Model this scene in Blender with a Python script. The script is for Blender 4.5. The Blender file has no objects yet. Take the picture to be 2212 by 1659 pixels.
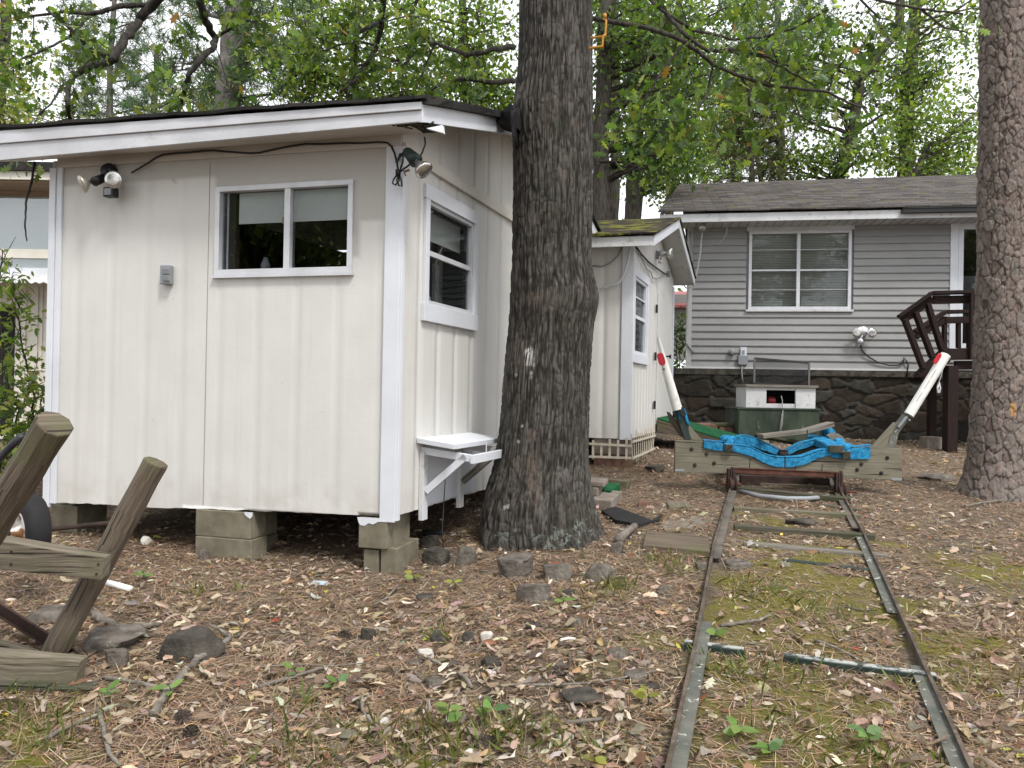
import bpy, math, random
import numpy as np
from mathutils import Vector, Matrix
SC = bpy.context.scene
COL = SC.collection
RND = random.Random(11)
NR = np.random.default_rng(5)
V3 = Vector
# ------------------------------------------------------------------ camera model
F_PX, CX, CY = 1650.0, 1106.0, 829.5          # measured on a 2212 x 1659 copy of the photograph
CAM = V3((0, 0, 1.30)); PITCH = 0.0064; ROLL = 0.018
_f = V3((0, math.cos(PITCH), math.sin(PITCH))); _u0 = V3((0, -math.sin(PITCH), math.cos(PITCH))); _r0 = V3((1, 0, 0))
_R = _r0 * math.cos(ROLL) + _u0 * math.sin(ROLL); _U = _u0 * math.cos(ROLL) - _r0 * math.sin(ROLL)
def ray(px, py): return _f + _R * ((px - CX) / F_PX) - _U * ((py - CY) / F_PX)
def Pt(px, py, Y):
    d = ray(px, py); return CAM + d * (Y / d.y)
def on_plane(px, py, p0, n, off=0.0):
    d = ray(px, py); n = V3((n[0], n[1], n[2] if len(n) > 2 else 0)); p0 = V3(p0) + n * off
    return CAM + d * ((p0 - CAM).dot(n) / d.dot(n))
def sst(a, b, x):
    t = np.clip((x - a) / (b - a), 0, 1); return t * t * (3 - 2 * t)
# ------------------------------------------------------------------ vector noise
def _h(ix, iy, iz, s):
    h = (ix.astype(np.int64) * 374761393 + iy.astype(np.int64) * 668265263 + iz.astype(np.int64) * 2147483647 + s * 974634777) & 0xffffffff
    h = ((h ^ (h >> 13)) * 1274126177) & 0xffffffff
    h = ((h ^ (h >> 16)) * 2246822519) & 0xffffffff
    return ((h ^ (h >> 15)) & 0xffffff) / float(0xffffff)
def vn(x, y, z, s=0):
    x, y, z = np.broadcast_arrays(np.asarray(x, float), np.asarray(y, float), np.asarray(z, float))
    i, j, k = np.floor(x), np.floor(y), np.floor(z); u, v, w = x - i, y - j, z - k
    u, v, w = u*u*(3-2*u), v*v*(3-2*v), w*w*(3-2*w); r = 0
    for a in (0, 1):
        for b in (0, 1):
            for c in (0, 1):
                r = r + _h(i+a, j+b, k+c, s) * (u if a else 1-u) * (v if b else 1-v) * (w if c else 1-w)
    return r
def fbm(x, y, z, o=3, s=0):
    r, a, t = 0, 1, 0
    for q in range(o):
        r = r + a * vn(np.asarray(x)*2**q, np.asarray(y)*2**q, np.asarray(z)*2**q, s+q); t += a; a *= .5
    return r / t
def vor(x, y, z, s=0):
    """F1, F2 and the cell's random number"""
    x, y, z = np.broadcast_arrays(np.asarray(x, float), np.asarray(y, float), np.asarray(z, float))
    i, j, k = np.floor(x), np.floor(y), np.floor(z)
    f1 = np.full(x.shape, 9.); f2 = np.full(x.shape, 9.); cid = np.zeros(x.shape)
    for a in (-1, 0, 1):
        for b in (-1, 0, 1):
            for c in (-1, 0, 1):
                A, B, D = i+a, j+b, k+c
                dx = A + _h(A, B, D, s) - x; dy = B + _h(A, B, D, s+1) - y; dz = D + _h(A, B, D, s+2) - z
                d = np.sqrt(dx*dx+dy*dy+dz*dz); n = d < f1
                f2 = np.where(n, f1, np.minimum(f2, d)); cid = np.where(n, _h(A, B, D, s+3), cid); f1 = np.where(n, d, f1)
    return f1, f2, cid
# ------------------------------------------------------------------ ground height
def gz(x, y):
    x = np.asarray(x, float); y = np.asarray(y, float)
    base = .067 * (np.minimum(y, 11.2) - 2.66) - .067 * np.maximum(-6 - y, 0) * .3
    base = base - .09 * sst(.6, -.8, x) - .10 * sst(-5, -9, x)
    hump = -.01 * np.exp(-(((x-.2)/.75)**2 + ((y-5.9)/.7)**2)) + .05 * np.exp(-(((x-5.1)/.7)**2 + ((y-7.6)/.6)**2))
    return base + hump + .035 * (fbm(x*.9, y*.9, 3.3, 2, 4) - .5)
def gzs(x, y): return float(gz(x, y))
def G(px, py, lift=0.0):
    """the ground point seen at a pixel"""
    d = ray(px, py); t = .5
    for _ in range(60):
        p = CAM + d * t
        t += (p.z - gzs(p.x, p.y)) / max(.05, -d.z + .067) * .7
        t = min(max(t, .5), 60)
    p = CAM + d * t; return V3((p.x, p.y, gzs(p.x, p.y) + lift))
def on_g(x, y, lift=0.0): return V3((x, y, gzs(x, y) + lift))
# ------------------------------------------------------------------ objects
ORG = {}
def tag(o, label=None, cat=None, group=None, kind=None):
    for k, v in (('label', label), ('category', cat), ('group', group), ('kind', kind)):
        if v: o[k] = v
    return o
def thing(name, label, cat, loc, group=None):
    o = bpy.data.objects.new(name, None); COL.objects.link(o); o.empty_display_size = .1
    o.location = loc; ORG[o.name] = V3(loc); return tag(o, label, cat, group)
def _link(name, me, mat, parent, org):
    me.materials.append(mat) if not isinstance(mat, (list, tuple)) else [me.materials.append(m) for m in mat]
    o = bpy.data.objects.new(name, me); COL.objects.link(o)
    if parent is not None: o.parent = parent
    else: o.location = org
    ORG[o.name] = V3(org); return o
class MB:
    def __init__(s): s.v, s.f, s.uv, s.mi, s.cur = [], [], [], [], 0
    def add(s, vs, fs, ax=None):
        b = len(s.v); vs = [V3(v) for v in vs]; s.v += vs
        if ax is None: ax = max(((vs[f[k]] - vs[f[k-1]]) for f in fs for k in range(len(f))), key=lambda e: e.length)
        ax = V3(ax).normalized(); o1, o2 = RND.uniform(0, 40), RND.uniform(0, 40)
        for f in fs:
            p = [vs[i] for i in f]; n = V3((0, 0, 0))
            for k in range(len(p)): n += (p[k-1] - p[0]).cross(p[k] - p[0])
            t = n.cross(ax); t = t.normalized() if t.length > 1e-9 else ax.orthogonal().normalized()
            a2 = ax if abs(n.normalized().dot(ax)) < .9 else ax.orthogonal().normalized()
            if a2 is not ax: t = ax.cross(a2)
            s.uv.append([(q.dot(a2) + o1, q.dot(t) + o2) for q in p])
            s.f.append([i + b for i in f]); s.mi.append(s.cur)
    def hexa(s, p, ax=None): s.add(p, [(3,2,1,0),(4,5,6,7),(0,1,5,4),(1,2,6,5),(2,3,7,6),(3,0,4,7)], ax)
    def box(s, c, size, X=(1,0,0), Y=(0,1,0), Z=(0,0,1)):
        c, X, Y, Z = V3(c), V3(X).normalized()*size[0]/2, V3(Y).normalized()*size[1]/2, V3(Z).normalized()*size[2]/2
        s.hexa([c-X-Y-Z, c+X-Y-Z, c+X+Y-Z, c-X+Y-Z, c-X-Y+Z, c+X-Y+Z, c+X+Y+Z, c-X+Y+Z])
    def beam(s, a, b, w, h, up=(0,0,1)):
        a, b = V3(a), V3(b); d = (b-a).normalized(); x = d.cross(V3(up)).normalized(); z = x.cross(d)
        s.box((a+b)/2, ((b-a).length, w, h), d, x, z)
    def prism(s, poly, vec, ax=None):
        n = len(poly); p = [V3(q) for q in poly]; q = [r + V3(vec) for r in p]
        s.add(p+q, [tuple(range(n))[::-1], tuple(range(n, 2*n))] + [(i, (i+1) % n, n+(i+1) % n, n+i) for i in range(n)], ax)
    def poly(s, pts): s.add(pts, [tuple(range(len(pts)))])
    def tube(s, pts, r, n=8, cap=True, jit=0):
        pts = [V3(p) for p in pts]; b = len(s.v); m = len(pts); L = 0; o1 = RND.uniform(0, 40); ref = None
        for i, p in enumerate(pts):
            d = (pts[min(i+1, m-1)] - pts[max(i-1, 0)]).normalized()
            if ref is None: ref = d.orthogonal().normalized()
            ref = (ref - d * ref.dot(d)).normalized(); y = d.cross(ref)
            rr = r[i] if isinstance(r, (list, tuple)) else r
            for k in range(n):
                q = 1 + (RND.uniform(-jit, jit) if jit else 0)
                s.v.append(p + (ref * math.cos(2*math.pi*k/n) + y * math.sin(2*math.pi*k/n)) * rr * q)
        for i in range(m-1):
            l2 = L + (pts[i+1]-pts[i]).length; rr = r[i] if isinstance(r, (list, tuple)) else r
            for k in range(n):
                k2 = (k+1) % n; w = 2*math.pi*rr/n
                s.f.append([b+i*n+k, b+i*n+k2, b+(i+1)*n+k2, b+(i+1)*n+k]); s.mi.append(s.cur)
                s.uv.append([(L+o1, k*w+o1), (L+o1, (k+1)*w+o1), (l2+o1, (k+1)*w+o1), (l2+o1, k*w+o1)])
            L = l2
        if cap:
            for e, rev in ((0, True), (m-1, False)):
                f = [b+e*n+k for k in range(n)]; f = f[::-1] if rev else f
                s.f.append(f); s.mi.append(s.cur); s.uv.append([(s.v[i].x*.2+o1, s.v[i].z+o1) for i in f])
    def lathe(s, o, ax, prof, n=20):
        o, ax = V3(o), V3(ax).normalized(); x = ax.orthogonal().normalized(); y = ax.cross(x); b = len(s.v)
        for r, t in prof:
            for k in range(n): s.v.append(o + ax*t + (x*math.cos(2*math.pi*k/n) + y*math.sin(2*math.pi*k/n))*max(r, 1e-4))
        for i in range(len(prof)-1):
            for k in range(n):
                k2 = (k+1) % n
                s.f.append([b+i*n+k, b+i*n+k2, b+(i+1)*n+k2, b+(i+1)*n+k]); s.mi.append(s.cur)
                s.uv.append([(i*.02, k*.02), (i*.02, k*.02+.02), (i*.02+.02, k*.02+.02), (i*.02+.02, k*.02)])
    def strip(s, top, bot, th, n, ax=None):
        """a thick ribbon between two edge lines, thickness along n"""
        n = V3(n).normalized() * th; m = len(top); vs = [V3(p) for p in top] + [V3(p) for p in bot]; vs = vs + [p + n for p in vs]
        fs = []
        for i in range(m-1):
            fs += [(i, i+1, m+i+1, m+i), (2*m+i, 3*m+i, 3*m+i+1, 2*m+i+1), (i, 2*m+i, 2*m+i+1, i+1), (m+i, m+i+1, 3*m+i+1, 3*m+i)]
        fs += [(0, m, 3*m, 2*m), (m-1, 3*m-1, 4*m-1, 2*m-1)]
        s.add(vs, fs, ax)
    def build(s, name, mat, parent=None, smooth=False, bevel=0, seg=2, org=None):
        if org is None: org = ORG[parent.name] if parent is not None else V3((sum(p.x for p in s.v)/len(s.v), sum(p.y for p in s.v)/len(s.v), min(p.z for p in s.v)))
        me = bpy.data.meshes.new(name); me.from_pydata([tuple(p - org) for p in s.v], [], s.f)
        uv = me.uv_layers.new(name='UVMap'); uv.data.foreach_set('uv', [c for f in s.uv for q in f for c in q])
        me.polygons.foreach_set('material_index', s.mi)
        if smooth: me.polygons.foreach_set('use_smooth', [True]*len(s.f))
        me.update(); o = _link(name, me, mat, parent, org)
        if bevel:
            b = o.modifiers.new('bevel', 'BEVEL'); b.width = bevel; b.segments = seg; b.limit_method = 'ANGLE'; b.angle_limit = .7; b.harden_normals = False
        return o
def mesh_np(name, V, F, mat, parent=None, org=(0,0,0), col=None, attrs=None, smooth=False, mi=None):
    """V (n,3), F (m,k) arrays; col (n,3) colours on points"""
    V = np.asarray(V, float) - np.array(tuple(org)); F = np.asarray(F, np.int32); m, k = F.shape
    me = bpy.data.meshes.new(name); me.vertices.add(len(V)); me.vertices.foreach_set('co', V.astype(np.float32).ravel())
    me.loops.add(m*k); me.loops.foreach_set('vertex_index', F.ravel()); me.polygons.add(m)
    me.polygons.foreach_set('loop_start', np.arange(0, m*k, k, dtype=np.int32))
    if smooth: me.polygons.foreach_set('use_smooth', np.ones(m, bool))
    if mi is not None: me.polygons.foreach_set('material_index', np.asarray(mi, np.int32))
    if col is not None:
        a = me.color_attributes.new('col', 'FLOAT_COLOR', 'POINT')
        a.data.foreach_set('color', np.concatenate([np.asarray(col, np.float32), np.ones((len(V), 1), np.float32)], 1).ravel())
    for n, d in (attrs or {}).items():
        a = me.attributes.new(n, 'FLOAT', 'POINT'); a.data.foreach_set('value', np.asarray(d, np.float32).ravel())
    me.update(calc_edges=True); me.validate()
    return _link(name, me, mat, parent, V3(org))
def solo(mb, name, mat, label, cat, group=None, smooth=False, bevel=0, seg=2):
    return tag(mb.build(name, mat, None, smooth, bevel, seg), label, cat, group)
def grid_faces(nu, nv, wrap=False):
    i = np.arange(nv-1)[:, None]*nu; j = np.arange(nu if wrap else nu-1)[None, :]; j2 = (j+1) % nu
    return np.stack([i+j, i+j2, i+nu+j2, i+nu+j], -1).reshape(-1, 4)
# ------------------------------------------------------------------ materials
MATS = {}
class NT:
    def __init__(s, name):
        s.m = bpy.data.materials.new(name); s.m.use_nodes = True; s.t = s.m.node_tree; s.t.nodes.clear()
        s.out = s.t.nodes.new('ShaderNodeOutputMaterial'); MATS[name] = s.m
    def n(s, ty, ins=None, **kw):
        d = s.t.nodes.new('ShaderNode'+ty)
        for k, v in kw.items(): setattr(d, k, v)
        for k, v in (ins or {}).items(): s.set(d, k, v)
        return d
    def set(s, d, k, v):
        i = d.inputs[k]
        if isinstance(v, bpy.types.NodeSocket): s.t.links.new(v, i)
        elif isinstance(v, bpy.types.Node): s.t.links.new(v.outputs[0], i)
        else: i.default_value = (*v, 1) if isinstance(v, tuple) and len(v) == 3 and i.type == 'RGBA' else v
    def ramp(s, fac, stops):
        d = s.n('ValToRGB', {'Fac': fac}); e = d.color_ramp.elements
        while len(e) < len(stops): e.new(.5)
        for q, (p, c) in zip(e, stops): q.position = p; q.color = (*c, 1) if len(c) == 3 else c
        return d.outputs['Color']
    def mix(s, fac, a, b, bt='MIX'):
        d = s.n('Mix', data_type='RGBA', blend_type=bt); s.set(d, 0, fac); s.set(d, 6, a); s.set(d, 7, b); return d.outputs[2]
    def noise(s, vec, scale, detail=4, rough=.6, dist=0): return s.n('TexNoise', {'Vector': vec, 'Scale': scale, 'Detail': detail, 'Roughness': rough, 'Distortion': dist}).outputs['Fac']
    def coord(s, kind='Object', scale=(1,1,1)):
        c = s.n('TexCoord').outputs[kind]
        return s.n('Mapping', {'Vector': c, 'Scale': scale}).outputs[0] if scale != (1,1,1) else c
    def done(s, base, rough=.7, spec=.3, metal=0, bump=None, bstr=.2, bdist=.01, **kw):
        p = s.n('BsdfPrincipled', {'Base Color': base, 'Roughness': rough, 'Specular IOR Level': spec, 'Metallic': metal, **kw})
        if bump is not None: s.set(p, 'Normal', s.n('Bump', {'Height': bump, 'Strength': bstr, 'Distance': bdist}))
        s.t.links.new(p.outputs[0], s.out.inputs[0]); return s.m
def rough_mat(name, c1, c2, scale=6, rough=.75, bump=.25, bscale=60, c3=None, t3=(.6,.68), s3=9, stretch=(1,1,1), spec=.3, metal=0, lo=.35, hi=.65, coord='Object', bd=.006):
    k = NT(name); v = k.coord(coord, stretch); c = k.ramp(k.noise(v, scale, 6), [(lo, c1), (hi, c2)])
    if c3: c = k.mix(k.ramp(k.noise(v, s3, 8, .7), [(t3[0], (0,0,0)), (t3[1], (1,1,1))]), c, c3)
    return k.done(c, rough, spec, metal, k.noise(v, bscale, 6, .7), bump, bd)
def wood_mat(name, c1, c2, c3, stain=None, st=(.5,.68), rough=.85, ss=2.2):
    k = NT(name); v = k.coord('UV', (1.6, 42, 1)); w = k.coord('UV', (1, 1, 1))
    d = k.noise(w, 3, 2); vv = k.n('VectorMath', {0: v, 1: k.n('Combine'+'XYZ', {'Y': k.n('Math', {0: d, 1: 2.6}, operation='MULTIPLY').outputs[0]})}).outputs[0]
    g = k.noise(vv, 1.5, 7, .65); c = k.ramp(g, [(.28, c1), (.5, c2), (.72, c3)])
    if stain: c = k.mix(k.ramp(k.noise(k.coord('Object'), ss, 5, .65), [(st[0], (0,0,0)), (st[1], (.85,.85,.85))]), c, stain)
    f1 = k.noise(k.coord('UV', (3, 160, 1)), 1, 3); c = k.mix(.35, c, k.ramp(f1, [(.3, (.35,.35,.35)), (.7, (1,1,1))]), 'MULTIPLY')
    cr = k.ramp(k.noise(k.coord('UV', (.9, 38, 1)), 1.3, 3, .5), [(.615, (0,0,0)), (.655, (.85,.85,.85))]); c = k.mix(cr, c, (.018,.014,.011))
    return k.done(c, rough, .25, 0, k.n('Math', {0: g, 1: cr}, operation='SUBTRACT').outputs[0], .6, .008)
def attr_mat(name, rough=.75, trans=0.0, bump=0, gloss=.3, vary=.25):
    k = NT(name); a = k.n('Attribute', attribute_name='col').outputs['Color']
    c = k.mix(vary, a, k.ramp(k.noise(k.coord(), 60, 3), [(.3, (.45,.45,.45)), (.7, (1.3,1.3,1.3))]), 'MULTIPLY')
    if not trans: return k.done(c, rough, gloss)
    p = k.n('BsdfPrincipled', {'Base Color': c, 'Roughness': rough, 'Specular IOR Level': gloss})
    t = k.n('BsdfTranslucent', {'Color': k.mix(1.0, c, (1.75, 1.75, .8), 'MULTIPLY')})
    x = k.n('MixShader', {0: trans, 1: p.outputs[0], 2: t.outputs[0]}); k.t.links.new(x.outputs[0], k.out.inputs[0]); return k.m
def glass_mat(name, tint=(.75,.78,.78), boost=1.0, rough=.015):
    k = NT(name); fr = k.n('Fresnel', {'IOR': 1.55}).outputs[0]
    f = k.n('Math', {0: fr, 1: 1.5*boost}, operation='MULTIPLY', use_clamp=True).outputs[0]
    bf = k.n('Math', {0: 1.0, 1: k.n('NewGeometry').outputs['Backfacing']}, operation='SUBTRACT').outputs[0]; f = k.n('Math', {0: f, 1: bf}, operation='MULTIPLY').outputs[0]
    wob = k.n('Bump', {'Height': k.noise(k.coord(), 2.5, 2), 'Strength': .012, 'Distance': .1})
    x = k.n('MixShader', {0: f, 1: k.n('BsdfTransparent', {'Color': tint}).outputs[0], 2: k.n('BsdfGlossy', {'Color': (.95,.97,1), 'Roughness': rough, 'Normal': wob}).outputs[0]})
    k.t.links.new(x.outputs[0], k.out.inputs[0]); return k.m
# ================================================================== materials used
def paint(name, c, c2, rough=.55, bump=.12, dirt=None, td=(.6,.75), sd=5, bs=90):
    return rough_mat(name, c2, c, 2.2, rough, bump, bs, dirt, td, sd, spec=.35, bd=.003)
def m_cream():
    k = NT('cream_paint'); o = k.coord(); c = k.ramp(k.noise(o, 1.6, 5), [(.3, (.535,.526,.502)), (.7, (.60,.592,.57))])
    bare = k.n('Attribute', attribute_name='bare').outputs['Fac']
    c = k.mix(bare, c, (.37,.355,.328))  # older grey coat plus soffit shade, both put into the upper wall colour
    c = k.mix(k.n('Attribute', attribute_name='groove').outputs['Fac'], c, (.44,.43,.405))  # grooves tinted darker for dirt and for their shade, put into the colour
    c = k.mix(k.n('Attribute', attribute_name='splash').outputs['Fac'], c, (.30,.235,.175))
    st = k.ramp(k.noise(k.coord('Object', (14, 14, .7)), 1, 5, .7), [(.5, (0,0,0)), (.8, (.3,.3,.3))]); c = k.mix(st, c, (.43,.40,.33))
    sp = k.ramp(k.noise(o, 38, 2), [(.745, (0,0,0)), (.765, (.55,.55,.55))]); c = k.mix(sp, c, (.3,.26,.2))
    h = k.noise(k.coord('Object', (9, 9, 160)), 1, 4); h2 = k.n('Math', {0: h, 1: k.noise(o, 30, 5)}, operation='ADD').outputs[0]
    return k.done(c, .6, .3, 0, h2, .22, .004)
m_cream()
m_white = paint('white_trim_paint', (.62,.64,.68), (.55,.57,.605), dirt=(.42,.40,.36), td=(.63,.8), sd=7)
m_white_worn = paint('worn_white_paint', (.60,.61,.625), (.48,.48,.48), dirt=(.28,.25,.21), td=(.56,.7), sd=8)
m_fascia = rough_mat('fascia_paint', (.46,.465,.485), (.56,.57,.60), 3, .6, .15, 60, (.30,.31,.25), (.6,.74), 4, (1,1,2.2))
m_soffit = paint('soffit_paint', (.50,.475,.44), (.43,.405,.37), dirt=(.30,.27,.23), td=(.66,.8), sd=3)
m_alu = rough_mat('aluminium_frame', (.50,.51,.53), (.60,.61,.64), 5, .45, .05, 80, metal=.2, spec=.5)
m_glass = glass_mat('dark_window_glass', (.80,.82,.83), 1.1)
m_glass_h = glass_mat('house_window_glass', (.85,.87,.87), .85, .02)
m_lens = glass_mat('lamp_lens_glass', (.9,.9,.9), 1.5, .08)
m_blind = paint('blind_slats', (.74,.74,.70), (.68,.68,.64), .5, .02)
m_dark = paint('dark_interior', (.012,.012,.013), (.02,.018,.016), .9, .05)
m_room = paint('dark_room_brown', (.05,.038,.028), (.035,.027,.02), .8, .05)
m_black = paint('black_plastic', (.012,.012,.014), (.02,.02,.022), .42, .05)
m_rubber = rough_mat('black_rubber', (.009,.009,.010), (.017,.016,.016), 8, .75, .1, 90)
m_green_metal = rough_mat('dark_green_metal', (.016,.030,.026), (.03,.044,.039), 7, .45, .1, 60, (.10,.09,.07), (.66,.72), 12, metal=.1)
m_chip_green = rough_mat('chipped_green_steel', (.07,.075,.064), (.14,.138,.118), 6, .65, .3, 50, (.42,.43,.40), (.60,.62), 26)
m_rail = rough_mat('rail_steel', (.075,.066,.056), (.15,.132,.112), 6, .6, .3, 50, (.50,.52,.50), (.69,.71), 20, metal=.1)
m_railrust = rough_mat('rail_rusty_edge', (.05,.035,.026), (.13,.10,.075), 8, .75, .3, 60, (.2,.17,.14), (.6,.7), 16)
m_rust = rough_mat('red_rust', (.055,.022,.016), (.12,.048,.033), 8, .85, .5, 50, (.03,.018,.014), (.58,.68), 10)
m_rustdark = rough_mat('dark_rust', (.022,.014,.012), (.06,.034,.026), 8, .8, .5, 50, (.11,.055,.035), (.6,.72), 9)
m_block = rough_mat('concrete_block', (.125,.111,.078), (.20,.18,.132), 7, .92, .6, 130, (.12,.105,.08), (.6,.72), 5)
m_blockgrey = rough_mat('grey_concrete', (.15,.125,.105), (.25,.215,.185), 7, .92, .6, 130, (.10,.085,.07), (.58,.7), 5)
m_greenconc = rough_mat('green_painted_concrete', (.018,.028,.02), (.05,.065,.045), 5, .85, .4, 60, (.19,.20,.16), (.63,.68), 9, (1,1,.45))
m_wood = wood_mat('weathered_timber', (.085,.07,.05), (.165,.14,.104), (.265,.232,.178), (.095,.105,.045), (.46,.66))
m_wood_br = wood_mat('brown_timber_post', (.06,.045,.033), (.125,.098,.072), (.215,.178,.135), (.12,.125,.06), (.54,.68), ss=3)
m_wood_gr = wood_mat('grey_weathered_board', (.115,.10,.085), (.20,.18,.152), (.285,.262,.225), (.09,.085,.06), (.58,.72))
m_wood_dk = wood_mat('damp_dark_timber', (.035,.03,.022), (.085,.075,.055), (.15,.135,.10), (.05,.065,.03), (.45,.66))
m_wood_tr = wood_mat('treated_beam_wood', (.125,.115,.085), (.19,.175,.13), (.245,.225,.17), (.13,.125,.085), (.5,.74))
m_deck = wood_mat('dark_brown_deck_stain', (.011,.006,.0055), (.020,.010,.009), (.032,.017,.015), None)
m_blue = rough_mat('blue_carpet', (.016,.16,.35), (.05,.33,.58), 30, .95, 1.0, 200, (.012,.08,.17), (.54,.66), 11, spec=.1, bd=.012)
m_turf = rough_mat('green_turf_carpet', (.010,.062,.026), (.02,.115,.048), 22, .95, .8, 240, (.09,.10,.05), (.56,.66), 8, spec=.1)
m_pvc = rough_mat('white_pvc', (.66,.66,.62), (.76,.76,.72), 5, .5, .08, 40, (.36,.37,.28), (.62,.78), 6)
m_red = paint('red_reflector', (.50,.010,.022), (.36,.008,.016), .25, .3, bs=160)
m_stone_rk = rough_mat('field_stone', (.07,.06,.049), (.20,.175,.148), 9, .92, 1.0, 40, (.29,.275,.24), (.60,.66), 22, bd=.02)
m_stone_dk = rough_mat('dark_field_stone', (.03,.027,.023), (.10,.088,.072), 9, .9, 1.0, 40, (.11,.115,.085), (.6,.68), 16, bd=.02)
m_stone_wh = rough_mat('pale_quartz_stone', (.38,.36,.31), (.60,.58,.53), 7, .85, .5, 40, (.24,.20,.15), (.6,.7), 14)
m_yellow = paint('yellow_painted_rod', (.45,.22,.02), (.34,.16,.015), .45, .1)
m_cable_w = paint('white_cable', (.62,.62,.62), (.55,.55,.55), .5, .02)
m_cable_g = paint('grey_cable', (.30,.30,.29), (.24,.24,.23), .5, .02)
m_grey_box = paint('grey_box_plastic', (.26,.275,.29), (.21,.22,.235), .5, .05)
m_lattice = rough_mat('faded_lattice', (.42,.37,.29), (.56,.51,.42), 9, .8, .3, 60)
m_brick = rough_mat('old_brick', (.11,.06,.042), (.19,.115,.085), 9, .92, .6, 80)
m_netting = NT('black_mesh_screen')
_k = m_netting; _t = _k.n('BsdfTransparent', {'Color': (1,1,1)}); _d = _k.n('BsdfDiffuse', {'Color': (.02,.02,.022)})
_k.t.links.new(_k.n('MixShader', {0: .5, 1: _t.outputs[0], 2: _d.outputs[0]}).outputs[0], _k.out.inputs[0]); m_netting = _k.m
def m_shingle(name, ca, cb, cc, moss=None, mt=(.5,.6), w=.30, h=.13):
    k = NT(name); uv = k.coord('UV')
    br = k.n('TexBrick', {'Vector': uv, 'Scale': 1.0, 'Mortar Size': .006, 'Bias': -.1, 'Brick Width': w, 'Row Height': h, 'Color1': (0,0,0), 'Color2': (1,1,1), 'Mortar': (.4,.4,.4)}, offset=.5)
    c = k.ramp(br.outputs['Color'], [(0, ca), (.5, cb), (1, cc)])
    c = k.mix(.6, c, k.ramp(k.noise(uv, 2.2, 6), [(.3, (.55,.55,.55)), (.7, (1.35,1.3,1.3))]), 'MULTIPLY')
    c = k.mix(br.outputs['Fac'], c, (.012,.011,.011))
    c = k.mix(k.ramp(k.noise(uv, 9, 6, .8), [(.66, (0,0,0)), (.7, (.8,.8,.8))]), c, (.10,.065,.04))
    if moss: c = k.mix(k.ramp(k.noise(uv, 3.4, 6, .7), [(mt[0], (0,0,0)), (mt[1], (1,1,1))]), c, k.mix(k.noise(uv, 30, 3), moss, (.10,.105,.02)))
    return k.done(c, .95, .15, 0, k.noise(uv, 120, 5), .7, .01)
m_roof_blk = m_shingle('black_shingles', (.02,.02,.02), (.03,.029,.028), (.045,.042,.04), (.07,.075,.02), (.62,.7))
m_roof_moss = m_shingle('mossy_shingles', (.03,.024,.02), (.05,.04,.034), (.07,.055,.045), (.19,.19,.022), (.50,.57))
m_roof_house = m_shingle('grey_brown_shingles', (.05,.047,.047), (.085,.078,.076), (.135,.122,.119), (.105,.07,.062), (.5,.7), .34, .11)
m_siding = rough_mat('grey_vinyl_siding', (.235,.234,.231), (.275,.273,.269), 1.2, .5, .06, 90, (.21,.205,.195), (.62,.8), 2, (1,1,2))
m_leafg = attr_mat('green_leaf', .5, .52, gloss=.35)
m_leafn = attr_mat('near_oak_leaf', .42, .42, gloss=.4)
m_needle = attr_mat('pine_needle_foliage', .6, .3, gloss=.25)
m_litter = attr_mat('dry_leaf', .8, .18, gloss=.18, vary=.4)
m_straw = attr_mat('dry_pine_needle', .75, 0, gloss=.15)
m_grassb = attr_mat('grass_blade', .6, .4, gloss=.2)
m_bark_far = rough_mat('grey_brown_bark', (.035,.03,.025), (.10,.088,.075), 12, .95, 1.0, 30, (.15,.15,.12), (.62,.72), 6, (2.4,2.4,.5), bd=.03)
m_bark_pale = rough_mat('pale_grey_bark', (.10,.09,.085), (.20,.18,.165), 9, .95, .9, 26, (.07,.06,.055), (.58,.68), 6, (2,2,.6), bd=.03)
m_twig = rough_mat('dead_twig_bark', (.10,.085,.07), (.22,.195,.165), 20, .9, .5, 80, (.36,.36,.31), (.58,.64), 26)
def m_oakbark():
    k = NT('oak_bark'); o = k.coord(); fu = k.n('Attribute', attribute_name='ridge').outputs['Fac']
    c = k.ramp(fu, [(.05, (.024,.021,.018)), (.5, (.064,.058,.051)), (.9, (.105,.097,.087))])  # furrow shade put into the colour: bark darkens between the ridges
    c = k.mix(k.ramp(k.noise(o, 3.2, 5, .65), [(.48, (0,0,0)), (.74, (.45,.45,.45))]), c, (.075,.064,.054))
    c = k.mix(k.ramp(k.noise(o, 2.1, 4, .6), [(.5, (0,0,0)), (.72, (.6,.6,.6))]), c, (.03,.032,.022))
    li = k.ramp(k.noise(o, 30, 4, .75), [(.715, (0,0,0)), (.74, (.5,.5,.5))]); c = k.mix(li, c, (.24,.25,.22))
    lz = k.n('Math', {0: k.n('Attribute', attribute_name='lichen').outputs['Fac'], 1: k.ramp(k.noise(o, 34, 4, .7), [(.47, (0,0,0)), (.56, (1,1,1))])}, operation='MULTIPLY').outputs[0]; c = k.mix(lz, c, k.mix(k.noise(o, 60, 3), (.17,.21,.18), (.33,.36,.32)))
    pa = k.n('Attribute', attribute_name='paint').outputs['Fac']; c = k.mix(pa, c, (.68,.68,.66))
    sc = k.n('Attribute', attribute_name='scar').outputs['Fac']; c = k.mix(sc, c, (.135,.11,.09))
    c = k.mix(.75, c, k.ramp(k.noise(k.coord('Object', (1,1,.13)), 75, 4, .6), [(.36, (.30,.29,.28)), (.52, (1,1,1)), (.7, (1.45,1.42,1.38))]), 'MULTIPLY')
    return k.done(c, .93, .2, 0, k.noise(k.coord('Object', (1,1,.16)), 75, 6, .7), 1.0, .02)
m_oak = m_oakbark()
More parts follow.
